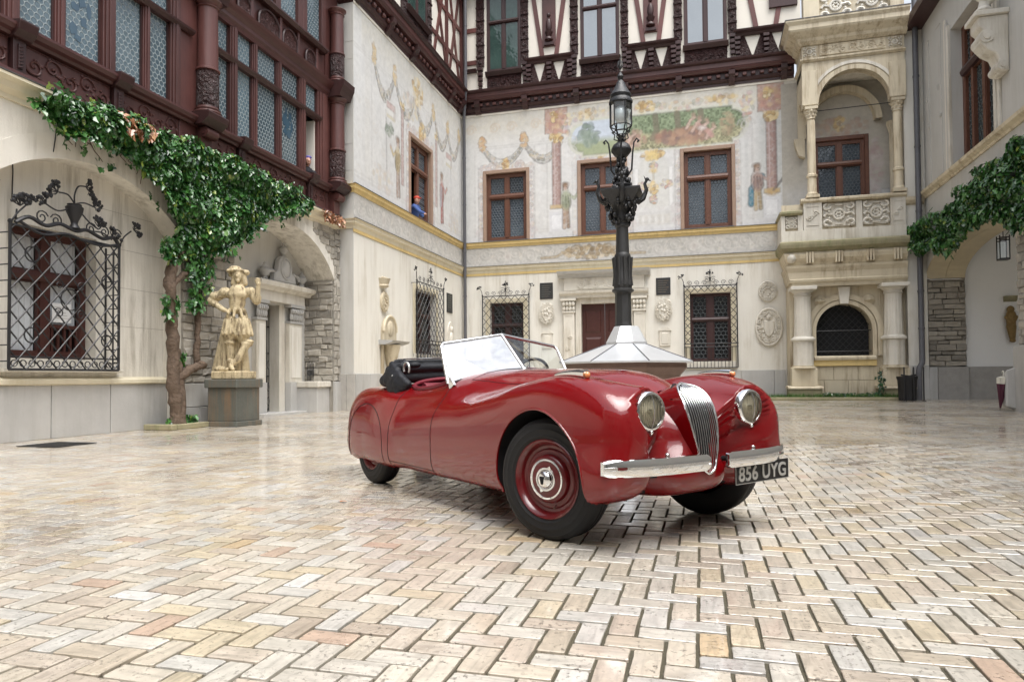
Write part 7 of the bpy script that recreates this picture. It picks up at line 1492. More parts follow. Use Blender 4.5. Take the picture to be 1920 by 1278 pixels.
CAR = thing('vintage_roadster', 'dark red vintage open roadster, wet with rain, parked on the pale paving', 'car', (-.40, 4.33, 0)); CAR.rotation_euler = (0, 0, radians(-41.1))
def cpart(mb, name, mat, parent=None, smooth=None, bevel=0.0):
    o = mb.build(name, mat, None, smooth, bevel); o.parent = parent or CAR; return o
def cempty(name, loc, parent=None):
    o = bpy.data.objects.new(name, None); col.objects.link(o); o.parent = parent or CAR; o.location = loc; return o
CF = lambda u, z, d: (u, d, z)              # (forward, up, left)
def pchip(xs, ys):
    xs, ys = np.array(xs, float), np.array(ys, float); o = np.argsort(xs); xs, ys = xs[o], ys[o]; h = np.diff(xs); dl = np.diff(ys)/h; n = len(xs); m = np.zeros(n)
    m[0], m[-1] = dl[0], dl[-1]
    for i in range(1, n-1):
        m[i] = 0 if dl[i-1]*dl[i] <= 0 else 3*(h[i-1]+h[i])/((2*h[i]+h[i-1])/dl[i-1]+(h[i]+2*h[i-1])/dl[i])
    def fn(x):
        x = np.clip(x, xs[0], xs[-1]); i = np.clip(np.searchsorted(xs, x)-1, 0, n-2); hh = xs[i+1]-xs[i]; q = (x-xs[i])/hh
        return ys[i]*(1+2*q)*(1-q)**2+hh*m[i]*q*(1-q)**2+ys[i+1]*q*q*(3-2*q)+hh*m[i+1]*q*q*(q-1)
    gx = np.linspace(xs[0], xs[-1], 1500); gy = fn(gx)
    return lambda x: np.interp(x, gx, gy)
kF = [.62, .3, .05, -.3, -.55, -.9, -1.33, -1.7, -2.05, -2.4, -2.9]
F_zc = pchip(kF, [.93, .93, .93, .893, .842, .777, .708, .655, .612, .585, .56]); F_out = pchip(kF, [.75, .768, .775, .775, .772, .765, .757, .752, .75, .75, .72])
F_a = pchip(kF, [.20, .205, .21, .22, .23, .235, .24, .24, .24, .24, .24]); Z_b = pchip([.62, .45, .25, -.25, -.6, -1.5, -2.9, -3.7], [.255, .24, .225, .21, .195, .19, .20, .24])
kC = [.62, .35, .1, -.2, -.6, -1.0, -1.3, -1.5, -1.8, -2.2, -2.5, -2.8, -3.1, -3.4, -3.7]
C_zt = pchip(kC, [.925, .925, .95, .966, .978, .984, .980, .955, .925, .91, .90, .855, .77, .64, .46]); C_A = pchip(kC, [.27, .31, .375, .44, .52, .61, .665, .68, .69, .69, .665, .625, .56, .46, .37])
C_n = pchip([.6, 0, -.6, -1.3, -2.0, -2.6, -3.5], [2.0, 2.1, 2.4, 2.9, 2.9, 2.5, 2.2])
R_vc = pchip([-1.9, -2.6, -2.9, -3.2, -3.6], [.545, .555, .535, .48, .38])
def smin(a, b, k): h = np.clip(.5+.5*(b-a)/k, 0, 1); return b*(1-h)+a*h-k*h*(1-h)
def sup(dv, dz, n, cb, sc, low=4.2):
    q = np.clip(-dz/.75, 0, 1); q = q*q*(3-2*q); e = n+(low-n)*q; g = np.abs(dv)**e+np.abs(dz)**e+cb**e; return (g**(1/e)-1)*sc
def body(u, v, z):
    v = np.abs(v); zb = Z_b(u)
    zc, a = F_zc(u), F_a(u); vc = F_out(u)-a; zm, b = (zc+zb)/2, (zc-zb)/2
    cap = np.maximum(0, (u-.03)/.565)+np.maximum(0, (-2.45-u)/.5)
    f = sup((v-vc)/a, (z-zm)/b, 2.6+.5*np.clip((-.3-u)/.8, 0, 1), cap, np.minimum(a, b))
    zt, A, n = C_zt(u), C_A(u), C_n(u); zm2, b2 = (zt+zb)/2, (zt-zb)/2
    cap2 = np.maximum(0, (u+.30*(z-.42)-.05)/.515)+np.maximum(0, (-3.05-u)/.62)
    c = sup(v/A, (z-zm2)/b2, n, cap2, np.minimum(A, b2))
    d = smin(f, c, .10+.07*np.clip(u/.3, 0, 1))
    du = u+2.62; L = np.where(du > 0, .57, .93); a3 = .21; zc3 = .835; zm3, b3 = (zc3+zb)/2, (zc3-zb)/2
    r = sup((v-R_vc(u))/a3, (z-zm3)/b3, 2.5, np.abs(du/L), a3); d = smin(d, r, .085+.13*np.clip((-2.65-u)/.4, 0, 1))
    rr = np.interp(u, [-.45, -.1, .2, .50], [.0, .075, .112, .117]); p = np.maximum(np.hypot(v-.41, z-.735)-rr, u-.507); d = smin(d, p, .10)
    return d
def cast(o, dr, far=1.5, steps=110):
    """first point of the skin met coming in from outside along -dr"""
    n = o.shape[0]; hi = np.full(n, far); found = np.zeros(n, bool); lo = np.zeros(n)
    for s in np.linspace(far, 0.02, steps):
        val = body(*(o+dr*s).T); new = (~found) & (val < 0); lo[new] = s; found |= new
        hi = np.where(found, hi, s)
    for _ in range(16):
        m = (lo+hi)/2; ins = body(*(o+dr*m[:, None]).T) < 0; lo = np.where(ins, m, lo); hi = np.where(ins, hi, m)
    return o+dr*((lo+hi)/2)[:, None]
class Table:
    """skin position looked up on a grid"""
    def __init__(s, a, b, mk, ax, dr):
        s.a, s.b = a, b; A, B = np.meshgrid(a, b, indexing='ij'); o = mk(A.ravel(), B.ravel()); s.t = cast(o, np.tile(np.array([dr]), (len(o), 1)))[:, ax].reshape(A.shape)
    def __call__(s, x, y):
        i = min(max((x-s.a[0])/(s.a[1]-s.a[0]), 0), len(s.a)-1.001); j = min(max((y-s.b[0])/(s.b[1]-s.b[0]), 0), len(s.b)-1.001); i0, j0 = int(i), int(j); p, q = i-i0, j-j0; T = s.t
        return float((T[i0, j0]*(1-p)+T[i0+1, j0]*p)*(1-q)+(T[i0, j0+1]*(1-p)+T[i0+1, j0+1]*p)*q)
z0_ = lambda x: np.zeros_like(x)
_sv = Table(np.linspace(-3.1, .5, 181), np.linspace(.2, .86, 45), lambda u, z: np.stack([u, z0_(u), z], 1), 1, (0, 1., 0))
_tz = Table(np.linspace(-2.5, .45, 150), np.linspace(0, .72, 49), lambda u, v: np.stack([u, v, z0_(u)+.3], 1), 2, (0, 0, 1.))
_fu = Table(np.linspace(0, .5, 51), np.linspace(.33, .9, 58), lambda v, z: np.stack([z0_(v)-.3, v, z], 1), 0, (1., 0, 0))
def side_v(u, z): return _sv(u, z)
def top_z(u, v): return _tz(u, abs(v))
def front_u(v, z): return _fu(abs(v), z)
def grad(P, e=2e-3):
    g = np.stack([body(*(P+np.eye(3)[k]*e).T)-body(*(P-np.eye(3)[k]*e).T) for k in range(3)], 1); return g/np.maximum(np.linalg.norm(g, axis=1, keepdims=True), 1e-9)
NTH = 180; OZ = .27
th = np.radians(np.concatenate([np.linspace(90, 62, 38, endpoint=False), np.linspace(62, 25, 74, endpoint=False), np.linspace(25, -12, 52, endpoint=False), np.linspace(-12, -90, 16)]))
st = np.concatenate([np.linspace(.02, -1.33, 97), np.linspace(-1.33, -2.10, 56)[1:], np.linspace(-2.10, -3.0, 62)[1:]])
O, D = [], []
for ph in np.radians(np.linspace(90, 0, 72, endpoint=False)):
    for a in th: O.append((.02, 0, OZ)); D.append((sin(ph), cos(ph)*cos(a), cos(ph)*sin(a)))
for u in st:
    for a in th: O.append((u, 0, OZ)); D.append((0, cos(a), sin(a)))
for ph in np.radians(np.linspace(0, 90, 50)[1:]):
    for a in th: O.append((-3.0, 0, OZ)); D.append((-sin(ph), cos(ph)*cos(a), cos(ph)*sin(a)))
Pts = cast(np.array(O), np.array(D)); NS = len(Pts)//NTH
WC, WR_ = (-.02, .335), .405
def cock(P): return np.abs((P[:, 0]+1.80)/.455)**3.2+np.abs(P[:, 1]/.565)**4
# settle the skin on the edges of the wheel arch and the cockpit
dd = np.hypot(Pts[:, 0]-WC[0], Pts[:, 2]-WC[1]); near = (np.abs(dd-WR_) < .011) & (Pts[:, 1] > .40)
k = WR_/dd; Pts[near, 0] = WC[0]+(Pts[near, 0]-WC[0])*k[near]; Pts[near, 2] = WC[1]+(Pts[near, 2]-WC[1])*k[near]
lm_ = (np.hypot(Pts[:, 1]-.41, Pts[:, 2]-.735) < .118) & (Pts[:, 0] > .3); Pts[lm_, 0] = np.minimum(Pts[lm_, 0], .514)
ck = cock(Pts); nearc = (np.abs(ck-1) < .10) & (Pts[:, 2] > .62)
for _ in range(4):
    s_ = np.clip(cock(Pts)**(-1/3.6), .9, 1.1); Pts[nearc, 0] = -1.80+(Pts[nearc, 0]+1.80)*s_[nearc]; Pts[nearc, 1] *= s_[nearc]
dd = np.hypot(Pts[:, 0]-WC[0], Pts[:, 2]-WC[1]); ck = cock(Pts)
Nrm = grad(Pts)
G3, N3 = Pts.reshape(NS, NTH, 3), Nrm.reshape(NS, NTH, 3); i0_ = 72+len(st)-26    # fair the tail
for _ in range(40):
    for A_ in (G3, N3): A_[i0_:-1, 1:-1] = .5*A_[i0_:-1, 1:-1]+.125*(A_[i0_-1:-2, 1:-1]+A_[i0_+1:, 1:-1]+A_[i0_:-1, :-2]+A_[i0_:-1, 2:])
Nrm /= np.maximum(np.linalg.norm(Nrm, axis=1, keepdims=True), 1e-6)
gwf = pchip([.378, .40, .45, .55, .65, .75, .80, .84, .865, .880], [.004, .039, .063, .088, .106, .116, .112, .096, .064, .006])
cut = ((Pts[:, 0] > .28) & (Pts[:, 1] < np.where((Pts[:, 2] > .385) & (Pts[:, 2] < .875), gwf(Pts[:, 2])-.022, -1))) | ((dd < WR_-.002) & (Pts[:, 1] > .40)) | ((ck < .985) & (Pts[:, 2] > .62))
faces = dict(body=[], bonnet=[], door=[], wheel_spat=[])
for i in range(NS-1):
    for j in range(NTH-1):
        q = (i*NTH+j, i*NTH+j+1, (i+1)*NTH+j+1, (i+1)*NTH+j)
        if any(cut[x] for x in q): continue
        c = Pts[list(q)].mean(0); w = np.interp(c[0], [-1.2, -.4, .3, .45], [.50, .40, .20, .12])
        if -1.18 < c[0] < .40 and c[1] < w and c[2] > .7: key = 'bonnet'
        elif -2.095 < c[0] < -1.335 and c[1] > .45 and c[2] > .245: key = 'door'
        elif c[1] > .42 and c[2] < .70 and ((c[0]+2.60)/.40)**2+(max(c[2]-.36, 0)/.34)**2 < 1 and c[2] > .215: key = 'wheel_spat'
        else: key = 'body'
        faces[key].append(q)
def skin_part(name, fl_, side):
    ids = sorted({x for q in fl_ for x in q}); mp = {x: k for k, x in enumerate(ids)}; P = Pts[ids].copy(); N = Nrm[ids].copy()
    sides = [1, -1] if side == 0 else [side]; V, Fc, NN = [], [], []
    for s_ in sides:
        b = len(V); V += [(p[0], p[1]*s_, p[2]) for p in P]; NN += [(n_[0], n_[1]*s_, n_[2]) for n_ in N]
        Fc += [tuple(b+mp[x] for x in (q if s_ > 0 else q[::-1])) for q in fl_]
    me = bpy.data.meshes.new(name); me.from_pydata(V, [], Fc); me.validate(); me.polygons.foreach_set('use_smooth', [True]*len(me.polygons))
    if len(me.vertices) == len(NN): me.normals_split_custom_set_from_vertices(NN)
    me.materials.append(MATS['car_paint']); o = bpy.data.objects.new(name, me); col.objects.link(o); o.parent = CAR; return o
skin_part('body_shell', faces['body'], 0); skin_part('bonnet', faces['bonnet'], 0)
doors = [skin_part('door', faces['door'], s_) for s_ in (1, -1)]; spats = [skin_part('wheel_spat', faces['wheel_spat'], s_) for s_ in (1, -1)]
# panel gaps, drawn in the skin
def seam(pts, name, parent=None, r=.0032):
    cpart(MB().tube([(p[0], p[2], p[1]) for p in pts], r, 5), name, 'car_black', parent)
for s_, dr_, sp in ((1, doors[0], spats[0]), (-1, doors[1], spats[1])):
    for u in (-1.335, -2.095):
        P = cast(np.array([[u, 0, OZ]]*40), np.array([(0, cos(a), sin(a)) for a in np.radians(np.linspace(52 if u > -1.5 else 44, -4, 40))])); P = P[cock(P) > 1.0]; seam([(p[0], p[1]*s_, p[2]) for p in P], 'door_gap', dr_)
    seam([(u, side_v(u, .245)*s_, .245) for u in np.linspace(-1.335, -2.095, 20)], 'door_gap', dr_)
    seam([(-2.60+.40*cos(a), side_v(-2.60+.40*cos(a), z)*s_, z) for a in np.linspace(0, pi, 40) for z in [.36+.34*sin(a)]], 'spat_gap', sp)
    for e in (-1, 1): seam([(-2.60+.40*e, side_v(-2.60+.40*e, z)*s_, z) for z in np.linspace(.36, .215, 8)], 'spat_gap', sp)
    seam([(u, s_*w, top_z(u, w)) for u in np.linspace(.36, -1.18, 40) for w in [float(np.interp(u, [-1.2, -.4, .3, .45], [.50, .40, .20, .12]))]], 'bonnet_gap', None, .0025)
seam([(-1.18, v, top_z(-1.18, v)) for v in np.linspace(-.49, .49, 30)], 'bonnet_gap', None, .0025)
# bead along the wheel arch and the dark wheel housing behind it
for s_ in (1, -1):
    an = np.linspace(-.42, pi+.36, 60); rim = []
    for a in an:
        u, z = WC[0]+WR_*cos(a), WC[1]+WR_*sin(a)
        if z > (.255 if cos(a) > 0 else .20): rim.append((u, side_v(u, max(z, .24))*s_ if z < .24 else side_v(u, z)*s_, z))
    cpart(MB().tube([(p[0], p[2], p[1]-.004*s_) for p in rim], .008, 6), 'arch_bead', 'car_paint', None, 60)
    m = MB(); A = [m.P(p[0], p[2], p[1]-.006*s_) for p in rim]; B = [m.P(p[0], p[2], .30*s_) for p in rim]
    for i in range(len(A)-1): m.f.append([A[i], A[i+1], B[i+1], B[i]])
    m.f.append(B); cpart(m, 'wheel_housing', 'car_black')
m = MB(); ug = [(.22, .0), (.22, .40), (-.42, .45), (-.5, .68), (-2.2, .68), (-3.1, .55), (-3.45, .3), (-3.5, 0)]; ring = ug+[(u, -v) for u, v in ug[::-1][1:-1]]
a = [m.P(u, .245, v) for u, v in ring]; b = [m.P(u, .235, v) for u, v in ring]; m.f += [a, b[::-1]]+[[a[i], a[(i+1) % len(a)], b[(i+1) % len(a)], b[i]] for i in range(len(a))]
cpart(m, 'underbody', 'car_black')
for u, v0, v1, z in ((0, -.6, .6, .25), (-2.59, -.6, .6, .27)): cpart(MB().tube([(u, z, v0), (u, z, v1)], .035, 8), 'axle', 'car_black')
cpart(MB().box(-.55, -.15, .17, .24, -.12, .12), 'sump', 'car_black', None, None, .02)
# ---- cockpit
an = np.linspace(0, 2*pi, 72, endpoint=False); rimp = []
for a in an:
    c, s_ = cos(a), sin(a); r = (abs(c/.455)**3.2+abs(s_/.565)**4)**(-1/3.6)
    for _ in range(6): r *= (abs(r*c/.455)**3.2+abs(r*s_/.565)**4)**(-1/3.6)
    u, v = -1.80+r*c, r*s_; rimp.append((u, v, top_z(u, v)))
cpart(MB().tube([(u, z+.004, v) for u, v, z in rimp], .020, 8, closed=True), 'cockpit_roll', 'red_leather', None, 60)
m = MB(); A = [m.P(u, z-.005, v) for u, v, z in rimp]; B = [m.P(-1.8+(u+1.8)*.97, .30, v*.97) for u, v, z in rimp]
for i in range(72): j = (i+1) % 72; m.f.append([A[i], A[j], B[j], B[i]])
m.f.append(B); cpart(m, 'cockpit_lining', 'red_leather', None, 60)
for s_ in (1, -1):
    st_ = cempty('seat', (-1.98, .27*s_, .30)); q = MB()
    for k in range(5): q.tube([(.02-.05*k*.35, .1+.105*k, -.20), (.03-.05*k*.35, .1+.105*k, 0), (.02-.05*k*.35, .1+.105*k, .20)], .062, 8)
    cpart(q, 'backrest', 'red_leather', st_, 60); cpart(MB().box(.02, .50, .02, .14, -.22, .22), 'cushion', 'red_leather', st_, 60, .04)
cpart(MB().box(-1.44, -1.40, .62, .90, -.5, .5), 'dashboard', 'red_leather', None, None, .02)
swh = cempty('steering_wheel', (-1.60, .30, .90)); swh.rotation_euler = (0, radians(-62), 0)
cpart(MB().tube([(.195*cos(k*pi/18), 0, .195*sin(k*pi/18)) for k in range(36)], .013, 8, closed=True), 'wheel_rim', 'black_plastic', swh, 60)
for k in range(4): cpart(MB().tube([(0, -.02, 0), (.19*cos(k*pi/2+.8), 0, .19*sin(k*pi/2+.8))], .008, 6), 'spoke', 'steel_satin', swh)
cpart(MB().tube([(-1.60, .90, .30), (-1.25, .66, .30)], .02, 8), 'steering_column', 'car_black')
# folded hood behind the seats
hd = cempty('folded_hood', (-2.3, 0, .9)); R = random.Random(12)
path = [(.12, -.575, -.03), (.03, -.60, .03), (-.10, -.585, .09), (-.18, -.46, .105), (-.22, -.22, .115), (-.23, 0, .12), (-.22, .22, .115), (-.18, .46, .105), (-.10, .585, .09), (.03, .60, .03)]
def fold(off, r, k0=0, k1=99): return [('c', (path[i][0]+off[0], path[i][1], path[i][2]+off[1]), (path[i+1][0]+off[0], path[i+1][1], path[i+1][2]+off[1]), r, r*R.uniform(.9, 1.1)) for i in range(max(k0, 0), min(k1, len(path)-1))]
pr_ = fold((0, -.02), .062)+fold((-.07, .0), .045)+fold((.055, .0), .038)+fold((-.02, .05), .030)+fold((-.11, -.045), .045)+fold((-.04, -.075), .06)+fold((.03, -.08), .05, 2, 8)
pr_ += [('s', (-.08, -.60, .03), (.16, .055, .075)), ('s', (-.20, -.605, .0), (.12, .05, .06)), ('c', (-.12, -.61, .0), (-.36, -.57, -.035), .055, .018), ('s', (-.02, -.625, -.05), (.11, .04, .085)), ('c', (.06, -.61, -.02), (.09, -.615, -.14), .05, .03), ('s', (.0, -.52, .125), (.06, .07, .04)), ('s', (.05, -.45, .135), (.05, .06, .03)), ('s', (-.10, -.54, .12), (.08, .06, .04)), ('c', (-.02, -.53, .15), (.0, -.52, .185), .02, .012)]
ho = blobs('hood_fabric', pr_, .011, 'hood_fabric', None, (0, 0, 0), (1, 0), 2); ho.parent = hd
cpart(MB().tube(curve([(p[0]+.02, p[2]+.085, p[1]) for p in path[2:9]]), .006, 6), 'hood_rail', 'steel_satin', hd, 60)
cpart(MB().tube([(.10+.055*cos(a), .10+.055*sin(a), -.55) for a in np.linspace(-.6, 3.6, 14)], .009, 6), 'hood_iron', 'plate_silver', hd, 60)
cpart(MB().tube([(.02, .045, -.645), (.11, -.035, -.615)], .010, 6), 'hood_iron', 'plate_silver', hd)
# ---- windscreen in two flat panes
ws = cempty('windscreen', (-1.24, 0, .98))
def W(u, v, z): return (u+1.24, z-.98, v)
CB, CT = (-1.235, 0, .985), (-1.555, 0, 1.268)
for s_ in (1, -1):
    OT, OT2, OB = (-1.565, .535*s_, 1.185), (-1.545, .560*s_, 1.160), (-1.385, .585*s_, .875)
    low = [(-1.235-.15*k**1.6, .585*s_*k, .985-.110*k**1.9) for k in (.25, .5, .75)]
    loop = [CB]+low+[OB, OT2, OT, CT]; q = MB(); n_ = Vector((1, 0, 1))*.0025
    A = [q.P(*W(*p)) for p in loop]; q.f.append(A); cpart(q, 'glass_pane', 'sky_white_glass' if s_ < 0 else 'windscreen_glass', ws)
    fr_pts = [CT, OT, OT2, OB]; cpart(MB().tube([W(*p) for p in fr_pts], .0135, 8), 'screen_frame', 'chrome', ws, 60)
    cpart(MB().tube([W(*p) for p in [CB]+low+[OB]], .010, 8), 'screen_seal', 'black_plastic', ws, 60)
    q = MB(); pp = [(-1.385, .585*s_, .905), (-1.35, .595*s_, .83), (-1.29, .59*s_, .87), (-1.345, .592*s_, .93)]; a = [q.P(*W(*p)) for p in pp]; b = [q.P(*W(p[0], p[1]-.02*s_, p[2])) for p in pp]
    q.f += [a, b[::-1]]+[[a[i], a[(i+1) % 4], b[(i+1) % 4], b[i]] for i in range(4)]; cpart(q, 'pillar_foot', 'chrome', ws)
    wp = lambda k, h: tuple(np.array(CB)*(1-k)*(1-h)+np.array(OB)*k*(1-h)+np.array(CT)*(1-k)*h+np.array(OT)*k*h+np.array((.012, 0, .012)))
    cpart(MB().tube([W(*wp(.34, .06)), W(*wp(.42, .10)), W(*wp(.80, .20))], .0085, 5), 'wiper', 'car_black', ws); cpart(MB().tube([W(*wp(.30, -.02)), W(*wp(.56, .145))], .0075, 5), 'wiper_arm', 'car_black', ws)
cpart(MB().tube([W(*CB), W(*CT)], .016, 8), 'centre_post', 'chrome', ws, 60); cpart(MB().ball(*W(-1.235, 0, .985), .03, .02, .03), 'post_foot', 'chrome', ws, 60)
cpart(MB().box(-1.60+1.24, -1.585+1.24, 1.06-.98, 1.075-.98, .22, .36), 'mirror', 'car_black', ws)
# ---- grille
gr = cempty('radiator_grille', (.5, 0, .6)); gz_ = np.array([.378, .40, .45, .55, .65, .75, .80, .84, .865, .880]); gu = pchip(gz_, [.572, .575, .572, .562, .545, .512, .482, .444, .405, .368]); gw = pchip(gz_, [.004, .039, .063, .088, .106, .116, .112, .096, .064, .006])
def gsurf(v, z, off=0): return max(float(gu(z))-.55*v*v/.12*.12, front_u(v, z)+.008)+off
bars = [i*.0172 for i in range(-6, 7)]
for v in bars:
    zs = [z for z in np.linspace(.385, .874, 40) if gw(z) > abs(v)+.004]
    if len(zs) > 3:
        q = MB(); prev = None
        cpart(q.tube([(gsurf(v, z, .006)-.5, z-.6, v) for z in zs], .0024, 6), 'bar', 'chrome', gr, 60)
outl = [(float(gw(z)), z) for z in np.linspace(.380, .879, 28)]; lp = [(w, z) for w, z in outl]+[(-w, z) for w, z in outl[::-1]]
cpart(MB().tube([(gsurf(w, z, .006)-.5, z-.6, w) for w, z in lp], .0065, 8, closed=True), 'surround', 'chrome', gr, 60)
q = MB(); A = [q.P(gsurf(w, z, .004)-.5, z-.6, w*1.04) for w, z in lp]; B = [q.P(gsurf(w, z, -.05)-.5, z-.6-.012*(z > .8), w*1.10) for w, z in lp]; C = [q.P(gsurf(w, z, -.17)-.5, z-.6-.05*(z > .8), w*1.16) for w, z in lp]
for X_, Y_ in ((A, B), (B, C)):
    for i in range(len(lp)): j = (i+1) % len(lp); q.f.append([X_[i], X_[j], Y_[j], Y_[i]])
cpart(q, 'grille_shell', 'car_paint', gr, 60)
q = MB(); rows = []
for z in np.linspace(.382, .877, 26): rows.append([q.P(gsurf(w, z, -.045)-.5, z-.6, w) for w in np.linspace(-float(gw(z)), float(gw(z)), 9)])
for a, b in zip(rows, rows[1:]):
    for i in range(8): q.f.append([a[i], a[i+1], b[i+1], b[i]])
cpart(q, 'grille_backing', 'car_black', gr)
# ---- lamps
def ring_u(prof, n=28):
    q = MB(); m_ = len(prof)
    for u, r in prof:
        for k in range(n): a = 2*pi*k/n; q.P(u, r*sin(a), r*cos(a))
    for i in range(m_-1):
        for k in range(n): j = (k+1) % n; q.f.append([i*n+k, i*n+j, (i+1)*n+j, (i+1)*n+k])
    return q
for s_ in (1, -1):
    hl = cempty('headlamp', (.524, .41*s_, .735))
    cpart(ring_u([(-.06, .104), (-.035, .107), (.0, .109), (.018, .105), (.028, .098), (.028, .090), (.018, .087)]), 'chrome_rim', 'chrome', hl, 60)
    q = ring_u([(.024, .088), (.016, .081), (.009, .068), (.004, .045), (.001, .02), (.0005, .001)]); cpart(q, 'reflector', 'lamp_reflector', hl, 60)
    cpart(MB().ball(.012, 0, 0, .016, .014, .014), 'bulb', 'lamp_reflector', hl, 60)
    q = ring_u([(.024, .089), (.032, .076), (.040, .05), (.045, .02), (.046, .001)]); cpart(q, 'lens', 'lamp_lens', hl, 60)
    cpart(MB().tube([(.026, -.085, 0), (.040, -.05, 0), (.048, 0, 0), (.040, .05, 0), (.026, .085, 0)], .003, 5), 'lens_bar', 'steel_satin', hl); cpart(MB().ball(.02, -.110, 0, .014, .014, .012), 'rim_clip', 'chrome', hl, 60)
    uL, vL = .235, .605; zL = top_z(uL, vL); sl = cempty('side_lamp', (uL, vL*s_, zL)); q = MB()
    for k in range(9):
        x = k/8; uu = -.26+.28*x; r = .010+.022*x**.8; zz = top_z(uL+uu, vL)-zL+r*.55
        for j in range(10): a = 2*pi*j/10; q.P(uu, zz+r*.9*sin(a), r*.85*cos(a))
    for i in range(8):
        for j in range(10): j2 = (j+1) % 10; q.f.append([i*10+j, i*10+j2, (i+1)*10+j2, (i+1)*10+j])
    q.f.append([80+j for j in range(10)]); cpart(q, 'lamp_body', 'chrome', sl, 60); cpart(MB().ball(.026, top_z(uL+.02, vL)-zL+.016, 0, .018, .019, .019), 'amber_glass', 'amber_lens', sl, 60)
# ---- quarter bumpers
for s_ in (-1, 1):
    bp = cempty('bumper', (.6, .35*s_, .455)); prof = [(-.012, -.046), (.012, -.044), (.022, -.032), (.024, -.010), (.014, -.004), (.014, .004), (.024, .010), (.022, .032), (.012, .044), (-.012, .046)]
    q = MB(); P = []
    for k in range(25):
        x = k/24; v = .075+.655*x; u = .638-.02*x-.10*max(0, (x-.4)/.6)**2; P.append((u-.6, (v-.35)*s_, 1-.25*max(0, (x-.95)/.05)-.25*max(0, (.04-x)/.04)))
    for u, v, k in P:
        for a, b in prof: q.P(u+a*k, b*k, v)
    n = len(prof)
    for i in range(24):
        for j in range(n): j2 = (j+1) % n; q.f.append([i*n+j, i*n+j2, (i+1)*n+j2, (i+1)*n+j])
    q.f.append(list(range(n))[::-1]); q.f.append([24*n+j for j in range(n)]); cpart(q, 'blade', 'chrome', bp, 35)
    cpart(MB().tube([(-.14, -.02, -.1*s_), (.0, 0, -.1*s_)], .016, 8), 'bracket', 'car_black', bp); cpart(MB().ball(.0, .052, .0, .014, .012, .014), 'bolt', 'chrome', bp, 60)
# air slot under the near bumper
cpart(MB().box(front_u(-.36, .375)-.05, front_u(-.36, .375)-.002, .365, .40, -.46, -.20), 'air_slot', 'car_black')
# ---- number plate
npl = cempty('number_plate', (.612, .42, .362)); npl.rotation_euler = (0, 0, radians(2))
cpart(MB().box(-.006, .0, -.058, .058, -.255, .255), 'plate', 'plate_black', npl)
for a in ((-.057, -.0535, -.255, .255), (-.057, .057, -.255, -.2515), (-.057, .057, .2515, .255)): cpart(MB().box(.0005, .002, *a), 'border', 'plate_silver', npl)
txt = bpy.data.curves.new('registration', 'FONT'); txt.body = '856 UYG'; txt.size = .112; txt.align_x = 'CENTER'; txt.align_y = 'CENTER'; txt.extrude = .002; txt.offset = .0022; txt.space_character = 1.06
to = bpy.data.objects.new('registration', txt); col.objects.link(to); dg = bpy.context.evaluated_depsgraph_get(); me = bpy.data.meshes.new_from_object(to.evaluated_get(dg)); bpy.data.objects.remove(to); bpy.data.curves.remove(txt)
co = np.zeros(len(me.vertices)*3); me.vertices.foreach_get('co', co); co = co.reshape(-1, 3); wd = co[:, 0].max()-co[:, 0].min(); hh = co[:, 1].max()-co[:, 1].min()
co[:, 0] *= .452/wd; co[:, 1] = (co[:, 1]-(co[:, 1].max()+co[:, 1].min())/2)*.084/hh
new = np.stack([co[:, 2]+.0022, co[:, 0], co[:, 1]], 1); me.vertices.foreach_set('co', new.ravel()); me.update(); me.materials.clear(); me.materials.append(MATS['plate_silver'])
ro = bpy.data.objects.new('registration', me); col.objects.link(ro); ro.parent = npl
cpart(MB().box(-.10, -.006, -.02, .05, -.05, -.02), 'plate_bracket', 'car_black', npl)
